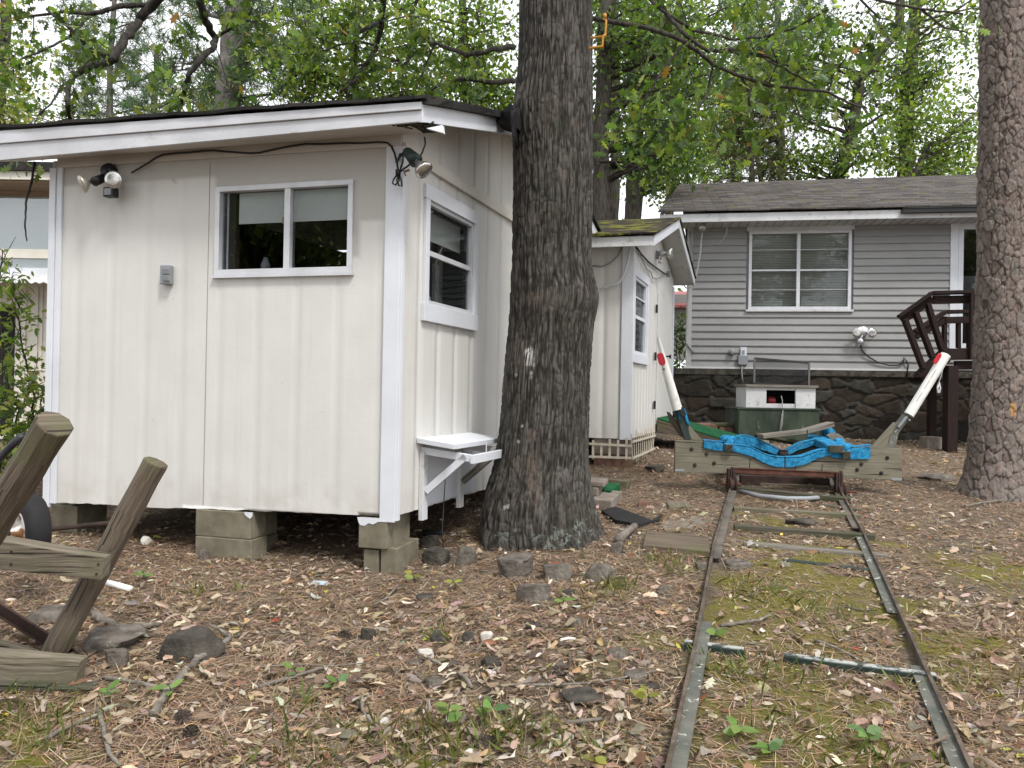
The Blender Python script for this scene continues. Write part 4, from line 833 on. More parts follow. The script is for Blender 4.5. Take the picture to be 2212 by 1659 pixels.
wire('house_cable', [Pt(x,y,12.75-.012*i) for i, (x, y) in enumerate(((1517,500),(1515,520),(1513,545),(1509,570),(1505,592),(1499,608),(1492,620),(1482,622),(1474,612)))], .013, m_cable_g, 'pale cable curving from the eave lamp down past the small shed roof')
wire('house_cable', [Pt(x,y,12.72) for x, y in ((1567,470),(1572,485),(1570,502),(1562,518),(1553,527),(1545,528),(1537,520))], .008, m_cable_g, 'thin cable looping from the eave onto the grey siding')
wire('house_cable', [hw(x, y, .05) for x, y in ((1490,500),(1494,530),(1496,560),(1488,620),(1485,660),(1483,700),(1482,730),(1482,741),(1489,749),(1498,762))], .012, m_cable_g, 'cable running down the left edge of the grey siding')
# ------------------------------------------------ pump box on green base, screen, ledge
Yp = 11.25
gbp = thing('green_base', 'dark green concrete base under the white pump box', 'concrete base', Pt(1682, 942, Yp))
a, b = Pt(1594, 944, Yp), Pt(1770, 947, Yp); c_ = Pt(1594, 884, Yp); X_ = (b-a).normalized(); Yv = V3((-X_.y, X_.x, 0)).normalized(); wB = (b-a).length; hB = c_.z - a.z
m = MB(); g_ = min(gzs(a.x,a.y), gzs(b.x,b.y))
m.box((a+b)/2+Yv*.35+V3((0,0,hB/2-.05)), (wB, .7, hB+.1), X_, Yv, (0,0,1)); m.build('plinth', m_greenconc, gbp, bevel=.015)
m = MB(); m.box((a+b)/2+Yv*.35+V3((0,0,hB+.012)), (wB+.03, .73, .03), X_, Yv, (0,0,1)); m.build('slab', m_greenconc, gbp, bevel=.008)
pb = thing('pump_box', 'white wooden pump box with a dark opening under a grey lid', 'pump box', Pt(1686, 884, Yp+.1))
Yq = Yp + .12; Wp = lambda px, py, o=0: on_plane(px, py, V3((Pt(1686,880,Yq))), (-Yv)) - Yv*o
zt, zb2 = Wp(1611,836).z, (a.z+hB+.027)
xl, xr = (Wp(1611,860)-Wp(1611,860)).x, 0
def pbx(nm, px0, px1, z0, z1, mat, o0=0, o1=-.025):
    A, B = Wp(px0, 860), Wp(px1, 860); m = MB(); f = lambda p, z, o: V3((p.x,p.y,z)) - Yv*o
    m.hexa([f(A,z0,o1), f(B,z0,o1), f(B,z0,o0), f(A,z0,o0), f(A,z1,o1), f(B,z1,o1), f(B,z1,o0), f(A,z1,o0)]); return m.build(nm, mat, pb, bevel=.003)
zo1, zo0 = Wp(1680,843).z, Wp(1680,872).z
pbx('front_panel', 1611, 1655, zb2, zt, m_white_worn, .012); pbx('front_panel', 1718, 1761, zb2, zt, m_white_worn, .012); pbx('front_panel', 1655.3, 1717.7, zb2, zo0, m_white_worn); pbx('front_panel', 1655.3, 1717.7, zo1, zt, m_white_worn)
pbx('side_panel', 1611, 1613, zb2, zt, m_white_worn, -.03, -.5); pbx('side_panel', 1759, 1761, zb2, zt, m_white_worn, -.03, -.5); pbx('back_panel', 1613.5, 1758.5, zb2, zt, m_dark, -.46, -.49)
pbx('lid', 1608, 1765, zt+.003, zt+.04, m_wood_gr, .05, -.55)
m = MB(); c1 = Wp(1671,866,-.15); m.lathe(c1-X_*.05, X_, [(0,0),(.05,.0),(.06,.02),(.06,.1),(.05,.12),(0,.12)], 18); tag(m.build('red_pump', paint('red_motor', (.25,.02,.02), (.18,.015,.015), .4), smooth=True), 'red round motor inside the white pump box', 'pump')
wire('pump_hose', [Wp(1686,855,.03), Wp(1688,866,.04), Wp(1687,880,.05), Pt(1688,905,Yp-.05), Pt(1686,925,Yp-.05), Pt(1684,946,Yp-.1)], .007, m_cable_g, 'thin hose hanging out of the white pump box')
wire('pump_hose', [Wp(1688,872,.05), Pt(1691,895,Yp-.06), Pt(1690,915,Yp-.06), Pt(1685,935,Yp-.1)], .006, m_cable_g, 'second hose looping over the green base')
sc_ = thing('screen_panel', 'black framed mesh screen leaning behind the white pump box', 'screen', Pt(1688, 832, 12.0))
q = [Pt(1630,774,12.25), Pt(1748,784,12.05), Pt(1747,836,11.9), Pt(1629,828,12.1)]
m = MB()
for i in range(4): m.beam(q[i], q[(i+1)%4], .03, .02, (0,-1,.2))
m.build('frame', m_black, sc_)
m = MB(); m.poly(q); m.build('mesh', m_netting, sc_)
for i, (x0, x1, lab) in enumerate(((1500,1552,'left red stone of the low ledge left of the green base'), (1553,1592,'right red stone of the low ledge left of the green base'))):
    m = MB(); A, B = Pt(x0, 942, 11.5), Pt(x1-1, 942, 11.5); m.box((A+B)/2+V3((0,.15,.08)), ((B-A).length, .3, .22), B-A, (0,1,0), (0,0,1)); tag(m.build('ledge_stone', m_brick, bevel=.025), lab, 'stone')
m = MB(); m.beam(Pt(1498,918,11.7), Pt(1594,916,11.6), .3, .05); tag(m.build('ledge_board', m_wood_dk, bevel=.01), 'dark cap board over the red ledge stones', 'board')
# ------------------------------------------------ deck
dk = thing('wooden_deck', 'dark brown deck with slanted railing at the right end of the grey house', 'deck', Pt(2051, 976, 10.6))
Yd, Yb = 10.6, 11.45
def dbeam(nm, p, q, w, h, up=(0,0,1)): m = MB(); m.beam(p, q, w, h, up); return m.build(nm, m_deck, dk, bevel=.004)
dbeam('post', Pt(2051,985,Yd), Pt(2054,790,Yd), .14, .14, (0,-1,0)); dbeam('post', Pt(2012,950,Yb), Pt(2013,792,Yb), .10, .10, (0,-1,0))
dbeam('post', Pt(2104,776,Yd-.08), Pt(2106,634,Yd-.08), .13, .05, (0,-1,0))
dbeam('handrail', Pt(2012,633,Yd), Pt(2400,624,Yd), .16, .045); dbeam('handrail', Pt(2012,633,Yd), Pt(1941,684,Yd+.1), .16, .045)
dbeam('top_rail', Pt(2016,648,Yd+.02), Pt(2330,642,Yd+.02), .05, .11); dbeam('top_rail', Pt(2014,645,Yd+.02), Pt(1948,694,Yd+.1), .05, .10)
for (a, b, c, d) in ((1954,690,1994,795),(1977,674,2014,772),(2003,655,2036,760)): dbeam('baluster', Pt(a,b,Yd+.03), Pt(c,d,Yd+.03), .06, .095, (0,-1,0))
dbeam('handrail', Pt(2042,674,Yb), Pt(2330,668,Yb), .14, .05); dbeam('handrail', Pt(2042,674,Yb), Pt(1974,717,Yb), .14, .05)
for a, b in ((672,700),(690,717)): pass
for x in (2040, 2070, 2093): dbeam('baluster', Pt(x,684,Yb), Pt(x,752,Yb), .05, .07, (0,-1,0))
dbeam('back_rail', Pt(2042,690,Yb-.02), Pt(1978,728,Yb-.02), .04, .09); dbeam('back_rail', Pt(2042,692,Yb-.03), Pt(2330,684,Yb-.03), .04, .10)
dbeam('stringer', Pt(2042,770,Yd), Pt(1987,815,Yd+.05), .05, .18); dbeam('stringer', Pt(2036,768,Yb), Pt(1985,815,Yb), .05, .18)
for i, (x, y) in enumerate(((2030,778),(2012,795),(1996,812))): dbeam('tread', Pt(x,y,Yd-.0), Pt(x-1,y-4,Yb), .26, .04)
dbeam('rim_joist', Pt(2036,766,Yd-.03), Pt(2400,762,Yd-.03), .05, .15); dbeam('rim_joist', Pt(2062,789,Yd+.03), Pt(2400,786,Yd+.03), .05, .12); dbeam('joist', Pt(2040,771,Yd), Pt(2034,764,Yb), .05, .12)
m = MB(); q = [Pt(2036,757,Yd-.05), Pt(2400,753,Yd-.05), Pt(2400,758,12.1), Pt(2062,758,11.75)]; m.prism([V3((p.x,p.y,q[0].z)) for p in q], (0,0,.03)); m.build('deck_floor', m_deck, dk)
for p, q in ((2128, 980), (2250, 1000)): dbeam('post', Pt(p+60,990,Yd), Pt(p+60,790,Yd), .13, .13, (0,-1,0))
m = MB(); c = Pt(2048, 993, 10.45); m.box(c, (.36,.3,.12), X=(1,.05,0), Y=(-.05,1,0)); tag(m.build('footing_stone', m_stone_rk, bevel=.02), 'flat reddish footing slab under the deck post', 'stone')
cmu(V3((Pt(2010,969,10.9).x, 10.9, Pt(2010,969,10.9).z)), (1,.1,0), (-.1,1,0), (.22,.19,.17), 'concrete_block', 'grey concrete block in the dark under the deck', m_blockgrey).pop('group')
m = MB(); m.tube([Pt(2027,830,10.4), Pt(2025,838,10.4), Pt(2026,848,10.4), Pt(2030,848,10.4), Pt(2031,838,10.4), Pt(2028,826,10.4), Pt(2026,832,10.4)], .012, 7); tag(m.build('hanging_clip', m_alu, smooth=True), 'shiny clip hanging below the deck edge', 'clip')
wire('clip_string', [Pt(2027,828,10.42), Pt(2032,815,10.5), Pt(2036,800,10.55), Pt(2036,786,10.55)], .006, m_cable_g, 'thin string from the deck edge to the shiny clip')
# ================================================================== neighbour's house at the left edge, far building in the gap
Yn = 11.0
nb_ = thing('neighbour_house', 'pale house with blind-covered window behind the left end of the cream shed', 'house', Pt(40, 900, Yn))
np_ = lambda px, py, o=0: Pt(px, py, Yn-o)
def nq(nm, mat, px0, px1, py0, py1, o0, o1, par=None):
    a, b = np_(px0, py1), np_(px1, py0); m = MB(); m.box(((a.x+b.x)/2, Yn-(o0+o1)/2, (a.z+b.z)/2), (abs(b.x-a.x), abs(o1-o0), abs(b.z-a.z))); return m.build(nm, mat, par or nb_)
m_nw = paint('pale_siding', (.66,.63,.56), (.58,.55,.48)); m_tan = wood_mat('tan_trim', (.20,.14,.09), (.27,.19,.125), (.33,.25,.17))
nq('wall', m_nw, -420, 240, 583, 940, 0, -.1); nq('wall', m_nw, -420, -60, 380, 582, 0, -.1); nq('wall', m_nw, 130, 240, 380, 582, 0, -.1)
nq('fascia', m_nw, -450, 260, 381, 398, .5, .47); nq('roof_edge', m_roof_blk, -455, 262, 376, 381, .55, -4.5); nq('soffit', m_tan, -450, 255, 399, 402, .46, .0); nq('header', m_tan, -59, 129, 403, 421, .0, -.06)
wn = nq('window', m_nw, -59, 129, 540, 556, .03, -.04); m_glass_n = glass_mat('bright_window_glass', (.92,.95,.93), 2.2)
nq('pane', m_glass_n, -59, 129, 421.5, 539, -.02, -.03, wn)
nq('pane', m_glass_n, -59, 129, 557, 579, -.02, -.03, wn)
m = MB(); za, zb3 = np_(0, 579).z, np_(0, 421).z
for i in range(60):
    z = za + (zb3-za)*i/60; x0, x1 = np_(-58,500).x, np_(128,500).x; m.add([(x0,Yn+.06,z),(x1,Yn+.06,z),(x1,Yn+.045,z+.034),(x0,Yn+.045,z+.034)], [(0,1,2,3)])
m.build('blind', m_white, wn)
m = MB(); n_ = 40; x0, x1 = np_(-420,600).x, np_(235,600).x; zt_, zb_ = np_(40,592).z, np_(40,612).z
tp = [V3((x0+(x1-x0)*i/(n_*2), Yn-.0, zt_+.012*(1 if i%2 else -1))) for i in range(n_*2+1)]; bt = [p + V3((0,-.55,zb_-zt_-.06)) for p in tp]
m.strip(tp, bt, .01, (0,0,1)); m.build('awning', m_white_worn, nb_)
nq('drip_edge', m_white, -420, 238, 583, 590, .06, .0)
for x in (52, 78, 88): nq('batten', m_nw, x, x+4, 620, 930, .02, .0)
nq('doorway', m_dark, -80, 34, 665, 935, .012, .003)
m = MB(); m.box((np_(0,500).x-1.5, Yn+3, 2.2), (7.5, .1, 4)); m.build('wall', m_nw, nb_)
Yr = 26
fb = thing('far_cabin', 'far cabin with a red roof glimpsed between small shed and grey house', 'cabin', Pt(1462, 790, Yr))
m = MB(); a, b = Pt(1420,700,Yr), Pt(1520,663,Yr); m.box(((a.x+b.x)/2, Yr, (a.z+b.z)/2-.4), (b.x-a.x, .2, b.z-a.z+1.6)); m.build('wall', m_siding, fb)
m = MB(); m.prism([Pt(1410,664,Yr-.4), Pt(1530,664,Yr-.4), Pt(1525,634,Yr+2), Pt(1415,634,Yr+2)], (0,0,.08)); m.build('roof', paint('red_metal_roof', (.32,.10,.10), (.26,.08,.08)), fb)
# ================================================================== track
def rail(pts, side, label, flg, flg2, name='track_rail'):
    """angle iron: flat inner flange + upright outer flange; side +1 = upright on the right"""
    t = thing(name, label, 'rail', G(*pts[len(pts)//2]), 'rails of the boat track')
    P = []
    for i in range(len(pts)-1):
        a, b = G(*pts[i]), G(*pts[i+1]); P += [a.lerp(b, q/6) for q in range(6)]
    P.append(G(*pts[-1])); P = [p + V3((0,0,.035)) for p in P]
    fl, ed, rr = [], [], []
    for i, p in enumerate(P):
        d = (P[min(i+1,len(P)-1)]-P[max(i-1,0)]); d.z = 0; d.normalize(); n = V3((d.y,-d.x,0))*side
        fl.append((p - n*.04, p + n*.012)); ed.append((p + n*.012, n))
    for i0, i1, mt in [(*q, m_chip_green) for q in flg] + [(*q, m_rail) for q in flg2]:
        i1 = min(i1, len(fl)); m = MB(); m.strip([a for a,_ in fl[i0:i1]], [b for _,b in fl[i0:i1]], .008, (0,0,-1)); m.build('flange', mt, t)
    m = MB(); m.strip([p+V3((0,0,.016)) for p,_ in ed], [p+V3((0,0,-.055)) for p,_ in ed], .009, ed[len(ed)//2][1]); m.build('web', m_rail, t)
    m = MB(); m.strip([p+V3((0,0,.0175)) - n*.002 for p,n in ed], [p+V3((0,0,.0175))+n*.014 for p,n in ed], .004, (0,0,1)); m.build('edge', m_railrust, t)
    return t
rail([(1447,1725),(1512,1405),(1548,1190),(1583,1062),(1600,1008)], -1, 'left rail of the boat track, rusty brown with a chipped green lower end', [(0, 8)], [(11, 25)])
rail([(2100,1725),(1985,1455),(1897,1250),(1853,1150),(1805,1058),(1788,1020)], 1, 'right rail of the boat track, green with flaking white chips', [(0, 7), (9, 18)], [(18, 31)])
def tie(a, b, w, h, mat, label, lift=.0, sink=.0, seg=None):
    A, B = G(*a), G(*b); m = MB(); d = B-A
    m.beam(A + V3((0,0,h/2-sink+lift-.022)), B + V3((0,0,h/2-sink+lift-.022)), w, h); o = m.build('track_tie', mat, bevel=.006); return tag(o, label, 'track tie', 'cross ties of the boat track')
t = thing('track_tie', 'nearest track tie, dark green steel partly buried in moss with flaked white top', 'track tie', G(1735,1440), 'cross ties of the boat track')
A, B = G(1478,1402), G(2021,1476)
for u0, u1 in ((0,.035),(.10,.26),(.42,1)):
    a, b = A.lerp(B,u0), A.lerp(B,u1); m = MB(); m.beam(a+V3((0,0,.012)), b+V3((0,0,.012)), .05, .05); m.build('bar', m_green_metal, t, bevel=.003)
    m = MB(); m.beam(a+V3((0,0,.0395)), b+V3((0,0,.0395)), .04, .004); m.build('flaked_top', rough_mat('flaked_white_top', (.05,.06,.055), (.34,.35,.33), 16, .7, .3, 60, lo=.45, hi=.53), t)
tie((1531,1200),(1560,1203), .05, .05, m_green_metal, 'stub of green track tie left of the left rail')
tie((1690,1214),(1908,1240), .05, .045, m_green_metal, 'thin green steel track tie beyond the moss')
tie((1605,1178),(1918,1206), .09, .05, m_wood_gr, 'grey board track tie, second beyond the moss')
tie((1585,1146),(1888,1168), .085, .07, m_wood_dk, 'dark thick track tie sticking out right of the right rail')
tie((1520,1127),(1560,1131), .08, .04, m_wood_gr, 'grey board end left of the left rail', sink=.01)
tie((1584,1104),(1857,1120), .085, .06, m_wood, 'grey track tie just in front of the boat cradle')
tie((1590,1062),(1838,1086), .13, .07, m_wood_dk, 'weathered track tie right under the front of the boat cradle')
def board(a, b, w, h, mat, name, label, cat='board', la=0, lb=0, group=None, bevel=.006):
    A, B = G(*a), G(*b); m = MB(); m.beam(A+V3((0,0,h/2-.01+la)), B+V3((0,0,h/2-.01+lb)), w, h); return solo(m, name, mat, label, cat, group, bevel=bevel)
m = MB(); pp = [G(x,y,.03) for x, y in ((1600,1068),(1640,1078),(1700,1084),(1745,1084),(1790,1080))]; m.tube(pp, .022, 9); solo(m, 'bent_pipe', m_grey_box, 'bent grey pipe lying between the rails under the cradle', 'pipe', smooth=True)
m = MB(); c = G(1753,1076); 
for i in range(5): m.lathe(c+V3((RND.uniform(-.07,.07),RND.uniform(-.03,.03),.0)), (RND.uniform(-.4,.4),RND.uniform(-.4,.4),1), [(0,0),(.035,.0),(.04,.02),(.02,.045),(0,.048)], 9)
solo(m, 'white_rag', m_white, 'crumpled white plastic rag between the rails below the cradle', 'rag', smooth=True)
for a, b, w_, h_, mt, lab in (((1550,1054),(1618,1060),.09,.03,m_wood_gr,'short grey scrap plank at the left wheel of the boat cradle'),((1612,1066),(1770,1078),.10,.05,m_wood_dk,'dark scrap plank between the rails below the cradle'),((1640,1048),(1790,1056),.12,.05,m_wood_br,'brown scrap plank far under the cradle'),((1600,1094),(1690,1100),.05,.025,m_wood_dk,'thin dark lath between the front ties'),((1700,1131),(1790,1126),.05,.02,m_wood_gr,'loose lath lying askew between the ties'),((1608,1150),(1660,1136),.04,.02,m_wood_dk,'dark stick of wood askew near the left rail ties'),((1770,1092),(1862,1106),.08,.04,m_wood_dk,'dark board end sticking out past the right rail')):
    board(a, b, w_, h_, mt, 'scrap_plank', lab, 'plank', group='scrap wood between the rails', la=-.01, lb=-.01)
# ================================================================== boat cradle on the rails
Yc = 7.5
bc = thing('boat_cradle', 'wheeled boat cradle on the rails with blue carpet bunks and two white guide poles', 'boat cradle', G(1695, 1062))
Z1 = lambda zx, zy, Y=Yc: Pt(1404+zx*.2604, 705.5+zy*.2604, Y)
bq = [Z1(205,1210), Z1(2090,1275), Z1(2095,1010), Z1(210,940)]
dB = (bq[1]-bq[0]).normalized(); 
bq = [bq[0], bq[1], bq[2]] + [Z1(x,y) for x, y in ((1830,1000),(1650,1010),(1510,1028),(1400,1038),(1330,1062),(1250,1088),(1110,1097),(1040,1090),(965,1074),(900,1042),(825,1008),(690,992),(600,972),(445,952))] + [bq[3]]
m = MB(); m.prism(bq, (.0,.045,0), dB); beam = m.build('front_beam', m_wood_tr, bc, bevel=.005)
for zx, zy in ((345,1015),(470,1055),(372,1148),(533,1132),(1968,1088),(1753,1140),(1718,1187),(1918,1215)):
    m = MB(); m.lathe(Z1(zx,zy), (0,-1,0), [(0,0),(.020,0),(.020,.006),(.011,.007),(.011,.016),(0,.017)], 6); m.build('bolt', m_rustdark, beam)
for zx, y0, y1 in ((832,1098,1170),(1430,1140,1205),(1208,1160,1190)):
    m = MB(); m.beam(Z1(zx,y0,Yc-.002), Z1(zx-6,y1,Yc-.002), .006, .004, (0,-1,0)); m.build('crack', m_dark, beam)
m = MB(); q = [Z1(208,1182), Z1(285,1182), Z1(285,1200), Z1(206,1200)]; m.prism(q, (0,-.004,0)); m.build('metal_tag', m_grey_box, beam)
m = MB(); q = [Z1(2002,1255), Z1(2088,1258), Z1(2088,1276), Z1(2002,1272)]; m.prism(q, (0,-.004,0)); m.build('metal_tag', m_grey_box, beam)
m = MB(); q = [Z1(x,y,Yc+.58) for x, y in ((560,985),(690,938),(830,922),(1000,1000),(1090,1045),(1130,1045),(1230,985),(1370,950),(1500,960),(1640,1010),(1640,1100),(560,1080))]; m.prism(q, (0,.045,0)); m.build('rear_beam', m_wood_dk, bc, bevel=.005)
# carpet strip draped on the front beam
def drape(top, th, Y, dep, name='carpet_strip', drop=None):
    xs = np.interp(np.linspace(0, len(top)-1, len(top)*5), range(len(top)), [t[0] for t in top]); ys = np.interp(np.linspace(0, len(top)-1, len(top)*5), range(len(top)), [t[1] for t in top]); hh = np.interp(np.linspace(0, len(top)-1, len(top)*5), range(len(top)), [t[2] for t in top])
    ys = np.convolve(np.pad(ys, 2, 'edge'), np.ones(5)/5, 'valid')
    T = [Z1(x, y, Y) for x, y in zip(xs, ys)]; B = [Z1(x, y+h+2*math.sin(x*.05), Y) for x, y, h in zip(xs, ys, hh)]
    m = MB(); m.strip(T, B, .012, (0,-1,0)); m.strip([t+V3((0,dep,.006)) for t in T], [t+V3((0,-.012,.006)) for t in T], .012, (0,0,1)); return m.build(name, m_blue, bc, bevel=.004)
drape([(445,952,58),(520,958,64),(600,966,70)], 0, Yc-.012, .07)
drape([(690,990,48),(760,992,62),(830,1005,68),(900,1040,66),(970,1074,72),(1040,1088,74),(1112,1094,74)], 0, Yc-.013, .08)
drape([(1122,1094,74),(1190,1092,72),(1260,1086,66),(1330,1060,62),(1400,1034,56),(1470,1026,48),(1520,1022,40)], 0, Yc-.013, .08)
drape([(1500,1028,55),(1560,1030,62),(1600,1026,62)], 0, Yc-.012, .07)
drape([(1660,1008,92),(1740,1004,98),(1826,990,104)], 0, Yc-.014, .06)
drape([(690,935,70),(760,908,70),(830,916,72),(910,950,66),(1000,990,58),(1090,1040,34)], 0, Yc+.55, .06)
drape([(1128,1040,32),(1180,1006,44),(1230,978,46),(1300,960,44),(1370,942,40)], 0, Yc+.55, .06)
def padded(a, b, w, h, wrap=.72, nm='bunk'):
    """carpeted bunk with a bare timber end"""
    m = MB(); m.beam(b.lerp(a, .0), a, w*.8, h*.8); bk_ = m.build(nm, m_wood_dk, bc, bevel=.004)
    m = MB(); e = b.lerp(a, .04); m.beam(e, a, w, h); m.build('carpet', m_blue, bk_, bevel=.018, seg=3); return bk_
padded(Z1(1365,930,Yc+.95), Z1(1548,1018,Yc-.08), .165, .085)
padded(Z1(630,930,Yc+.35), Z1(655,1010,Yc-.06), .09, .09); padded(Z1(1560,960,Yc+.35), Z1(1632,1070,Yc-.07), .09, .10)
for q in ([(655,985,-.03),(660,950,.05),(650,930,.25)], [(585,945,.1),(640,938,.1),(700,940,.1)], [(1600,1010,-.04),(1625,1004,0),(1650,1000,.05)]):
    m = MB(); m.tube([Z1(x,y,Yc+d) for x, y, d in q], .042, 10); m.build('carpet_wrap', m_blue, bc, True)
m = MB(); m.tube([Z1(1425,880,Yc+.9), Z1(1470,870,Yc+.88), Z1(1500,900,Yc+.8)], .065, 10); m.build('carpet_wrap', m_blue, bc, True)
m = MB(); m.prism([Z1(x,y,Yc+.55) for x, y in ((1470,905),(1520,880),(1560,888),(1600,910),(1672,1000),(1600,1005),(1540,985))], (0,.04,0)); m.build('pale_plank', m_wood_gr, bc, bevel=.004)
m = MB(); m.beam(Z1(915,910,Yc+.5), Z1(1290,868,Yc+.7), .10, .045); m.build('loose_plank', m_wood_gr, bc, bevel=.004)
m = MB(); m.beam(Z1(1280,870,Yc+.7), Z1(1500,808,Yc+.75), .14, .05); m.build('loose_plank', m_wood_gr, bc, bevel=.004)
m = MB(); m.beam(Z1(870,895,Yc+.9), Z1(1220,965,Yc+.8), .12, .035, (0,.3,1)); m.build('loose_plank', m_wood_dk, bc)
rl = MB(); c = Z1(1105,1062,Yc+.25); rl.lathe(c-V3((.05,0,0)), (1,0,0), [(0,0),(.03,0),(.045,.02),(.035,.05),(.045,.08),(.03,.10),(0,.10)], 16); rl.beam(c+V3((-.04,0,.04)), c+V3((.04,0,.04)), .05, .02); rl.build('keel_roller', m_rubber, bc, True)
# steel frame
m = MB(); m.prism([Z1(690,1175,Yc-.05), Z1(1575,1212,Yc-.05), Z1(1575,1256,Yc-.05), Z1(690,1216,Yc-.05)], (0,.05,0), dB); m.prism([Z1(690,1172,Yc-.06), Z1(1575,1209,Yc-.06), Z1(1575,1214,Yc-.06), Z1(690,1177,Yc-.06)], (0,.09,0)); m.build('front_channel', m_rust, bc, bevel=.003)
m = MB(); m.prism([Z1(755,1235,Yc+.35), Z1(1495,1262,Yc+.35), Z1(1490,1345,Yc+.35), Z1(755,1305,Yc+.35)], (0,.06,0), dB); m.build('rear_channel', m_rustdark, bc, bevel=.003)
for (x0, x1, yt, yb) in ((648,706,1182,1362),(1545,1604,1216,1424)):
    for a, b in ((x0, x0+16),(x0+21, x0+36),(x1-17, x1)):
        m = MB(); m.prism([Z1(a,yb,Yc-.08), Z1(b,yb,Yc-.08), Z1(b,yt,Yc-.08), Z1(a,yt,Yc-.08)], (0,.05,0)); m.build('upright', m_rustdark, bc, bevel=.002)
    m = MB(); c = Z1((x0+x1)/2, yb-55, Yc-.03); m.lathe(c-V3((.035,0,0)), (1,0,0), [(0,0),(.085,0),(.09,.012),(.07,.014),(.07,.056),(.09,.058),(.085,.07),(0,.07)], 22); w_ = m.build('wheel', m_rustdark, bc, True)
    m = MB(); m.tube([c-V3((.09,0,0)), c+V3((.09 if x0 < 1000 else .16,0,0))], .014, 8); m.build('axle', m_rust, w_)
    m = MB(); c2 = c+V3((.18,1.0,.03)); m.lathe(c2-V3((.035,0,0)), (1,0,0), [(0,0),(.085,0),(.09,.012),(.07,.014),(.07,.056),(.09,.058),(.085,.07),(0,.07)], 22); m.build('wheel', m_rustdark, bc, True)
    m = MB(); m.beam(Z1((x0+x1)/2, yt+20, Yc), Z1((x0+x1)/2, yt+20, Yc)+V3((.22,1.15,.05)), .05, .09); m.build('side_channel', m_rustdark, bc, bevel=.003)
# guide poles
def pole(a, b, ra, rb, cut, refl, nrm, Yr_):
    m = MB(); d = b-a; L = d.length; d.normalize(); y = V3((0,1,0)); x = d.cross(y).normalized(); n = 20; V = []
    rows = [0, .004, L*.5, L-cut, L-.003, L] if cut else [0, .004, L*.5, L-.004, L]
    for t in rows:
        r = ra + (rb-ra)*t/L
        for k in range(n):
            th = 2*math.pi*k/n; V.append(a + d*t + x*math.cos(th)*r + y*math.sin(th)*r)
    if cut:
        for k in range(n):
            th = 2*math.pi*k/n; i = 4*n+k; j = 5*n+k
            for q in (i, j): V[q] = a + d*(L - cut*.0) + x*math.cos(th)*rb*.45 - x*rb*.35 + y*math.sin(th)*rb*.7
    Fs = [(i*n+k, i*n+(k+1)%n, (i+1)*n+(k+1)%n, (i+1)*n+k) for i in range(len(rows)-1) for k in range(n)] + [tuple(range(n))[::-1], tuple((len(rows)-1)*n+k for k in range(n))]
    m.add(V, Fs, d); p = m.build('guide_pole', m_pvc, bc, bevel=.002); return p, d, x
pL, dL, xL = pole(Z1(228,690), Z1(58,96), .050, .033, .34, None, None, 0)
def oval(par, c, d, x, hx, hy, dep, mat, nm='reflector'):
    m = MB(); pts = []
    for k in range(24):
        th = 2*math.pi*k/24; cx_, sy_ = math.cos(th), math.sin(th); pts.append(c + x*hx*math.copysign(abs(cx_)**.6, cx_) + d*hy*math.copysign(abs(sy_)**.6, sy_))
    m.prism(pts, (0,-dep,0)); return m.build(nm, mat, par, bevel=.004)
oval(pL, Z1(92,270,Yc-.040), dL, xL, .034, .062, .014, m_red)
m = MB(); m.lathe(Z1(115,353,Yc-.045), (0,-1,0), [(0,0),(.010,0),(.010,.006),(0,.008)], 10); m.build('bolt', m_rustdark, pL)
m = MB(); m.prism([Z1(x,y,Yc+.02) for x, y in ((198,695),(262,655),(300,760),(342,938),(290,940),(240,800))], (0,.05,0)); m.build('bracket', m_green_metal, bc, bevel=.004)
m = MB(); m.prism([Z1(x,y,Yc-.02) for x, y in ((236,675),(272,665),(300,725),(282,748),(256,740))], (0,-.02,0)); m.build('bracket_pad', m_black, bc, bevel=.004)
m = MB(); m.strip([Z1(x,y,Yc) for x, y in ((262,668),(290,680),(306,720),(318,770),(334,822))], [Z1(x,y,Yc) for x, y in ((256,690),(278,716),(292,756),(302,790),(312,810))], .03, (0,1,0)); m.build('blue_strap', m_blue, bc, bevel=.003)
m = MB(); m.strip([Z1(x,y,Yc-.01) for x, y in ((234,684),(240,730),(244,775))], [Z1(x,y,Yc-.01) for x, y in ((246,684),(250,730),(254,775))], .02, (0,1,0)); m.build('blue_strap', m_blue, bc)
m = MB(); m.prism([Z1(x,y,Yc+.03) for x, y in ((288,790),(298,786),(442,952),(345,942))], (0,.04,0)); m.build('wedge', m_wood_tr, bc, bevel=.003)
m = MB(); m.prism([Z1(x,y,Yc+.10) for x, y in ((142,706),(162,712),(246,800),(300,900),(290,930),(250,905),(170,795))], (0,.035,0)); m.build('side_board', m_wood_br, bc, bevel=.003)
Q2 = lambda zx, zy, Y=Yc: Pt(1872+zx*.33, 461+zy*.33, Y)
pR, dR, xR = pole(Q2(276,1320,Yc+.02), Q2(519,925,Yc+.06), .048, .048, 0, None, None, 0)
oval(pR, Q2(462,950,Yc-.005), dR, xR, .022, .060, .01, m_red)
for t_ in (.3, .5, .68):
    m = MB(); c = Q2(276,1320,Yc-.03).lerp(Q2(519,925,Yc+.008), t_)+xR*.004; m.beam(c-dR*.05, c+dR*.05, .003, .004, (0,-1,0)); m.build('seam', m_grey_box, pR)
m = MB(); m.prism([Q2(x,y,Yc+.02) for x, y in ((250,1312),(292,1330),(210,1440),(190,1535),(130,1535),(160,1440),(205,1370))], (0,.05,0)); m.build('bracket', m_chip_green, bc, bevel=.004)
m = MB(); m.prism([Q2(x,y,Yc+.0) for x, y in ((184,1368),(202,1372),(150,1460),(132,1536),(28,1538))], (0,.04,0)); m.build('wedge', m_wood_tr, bc, bevel=.003)
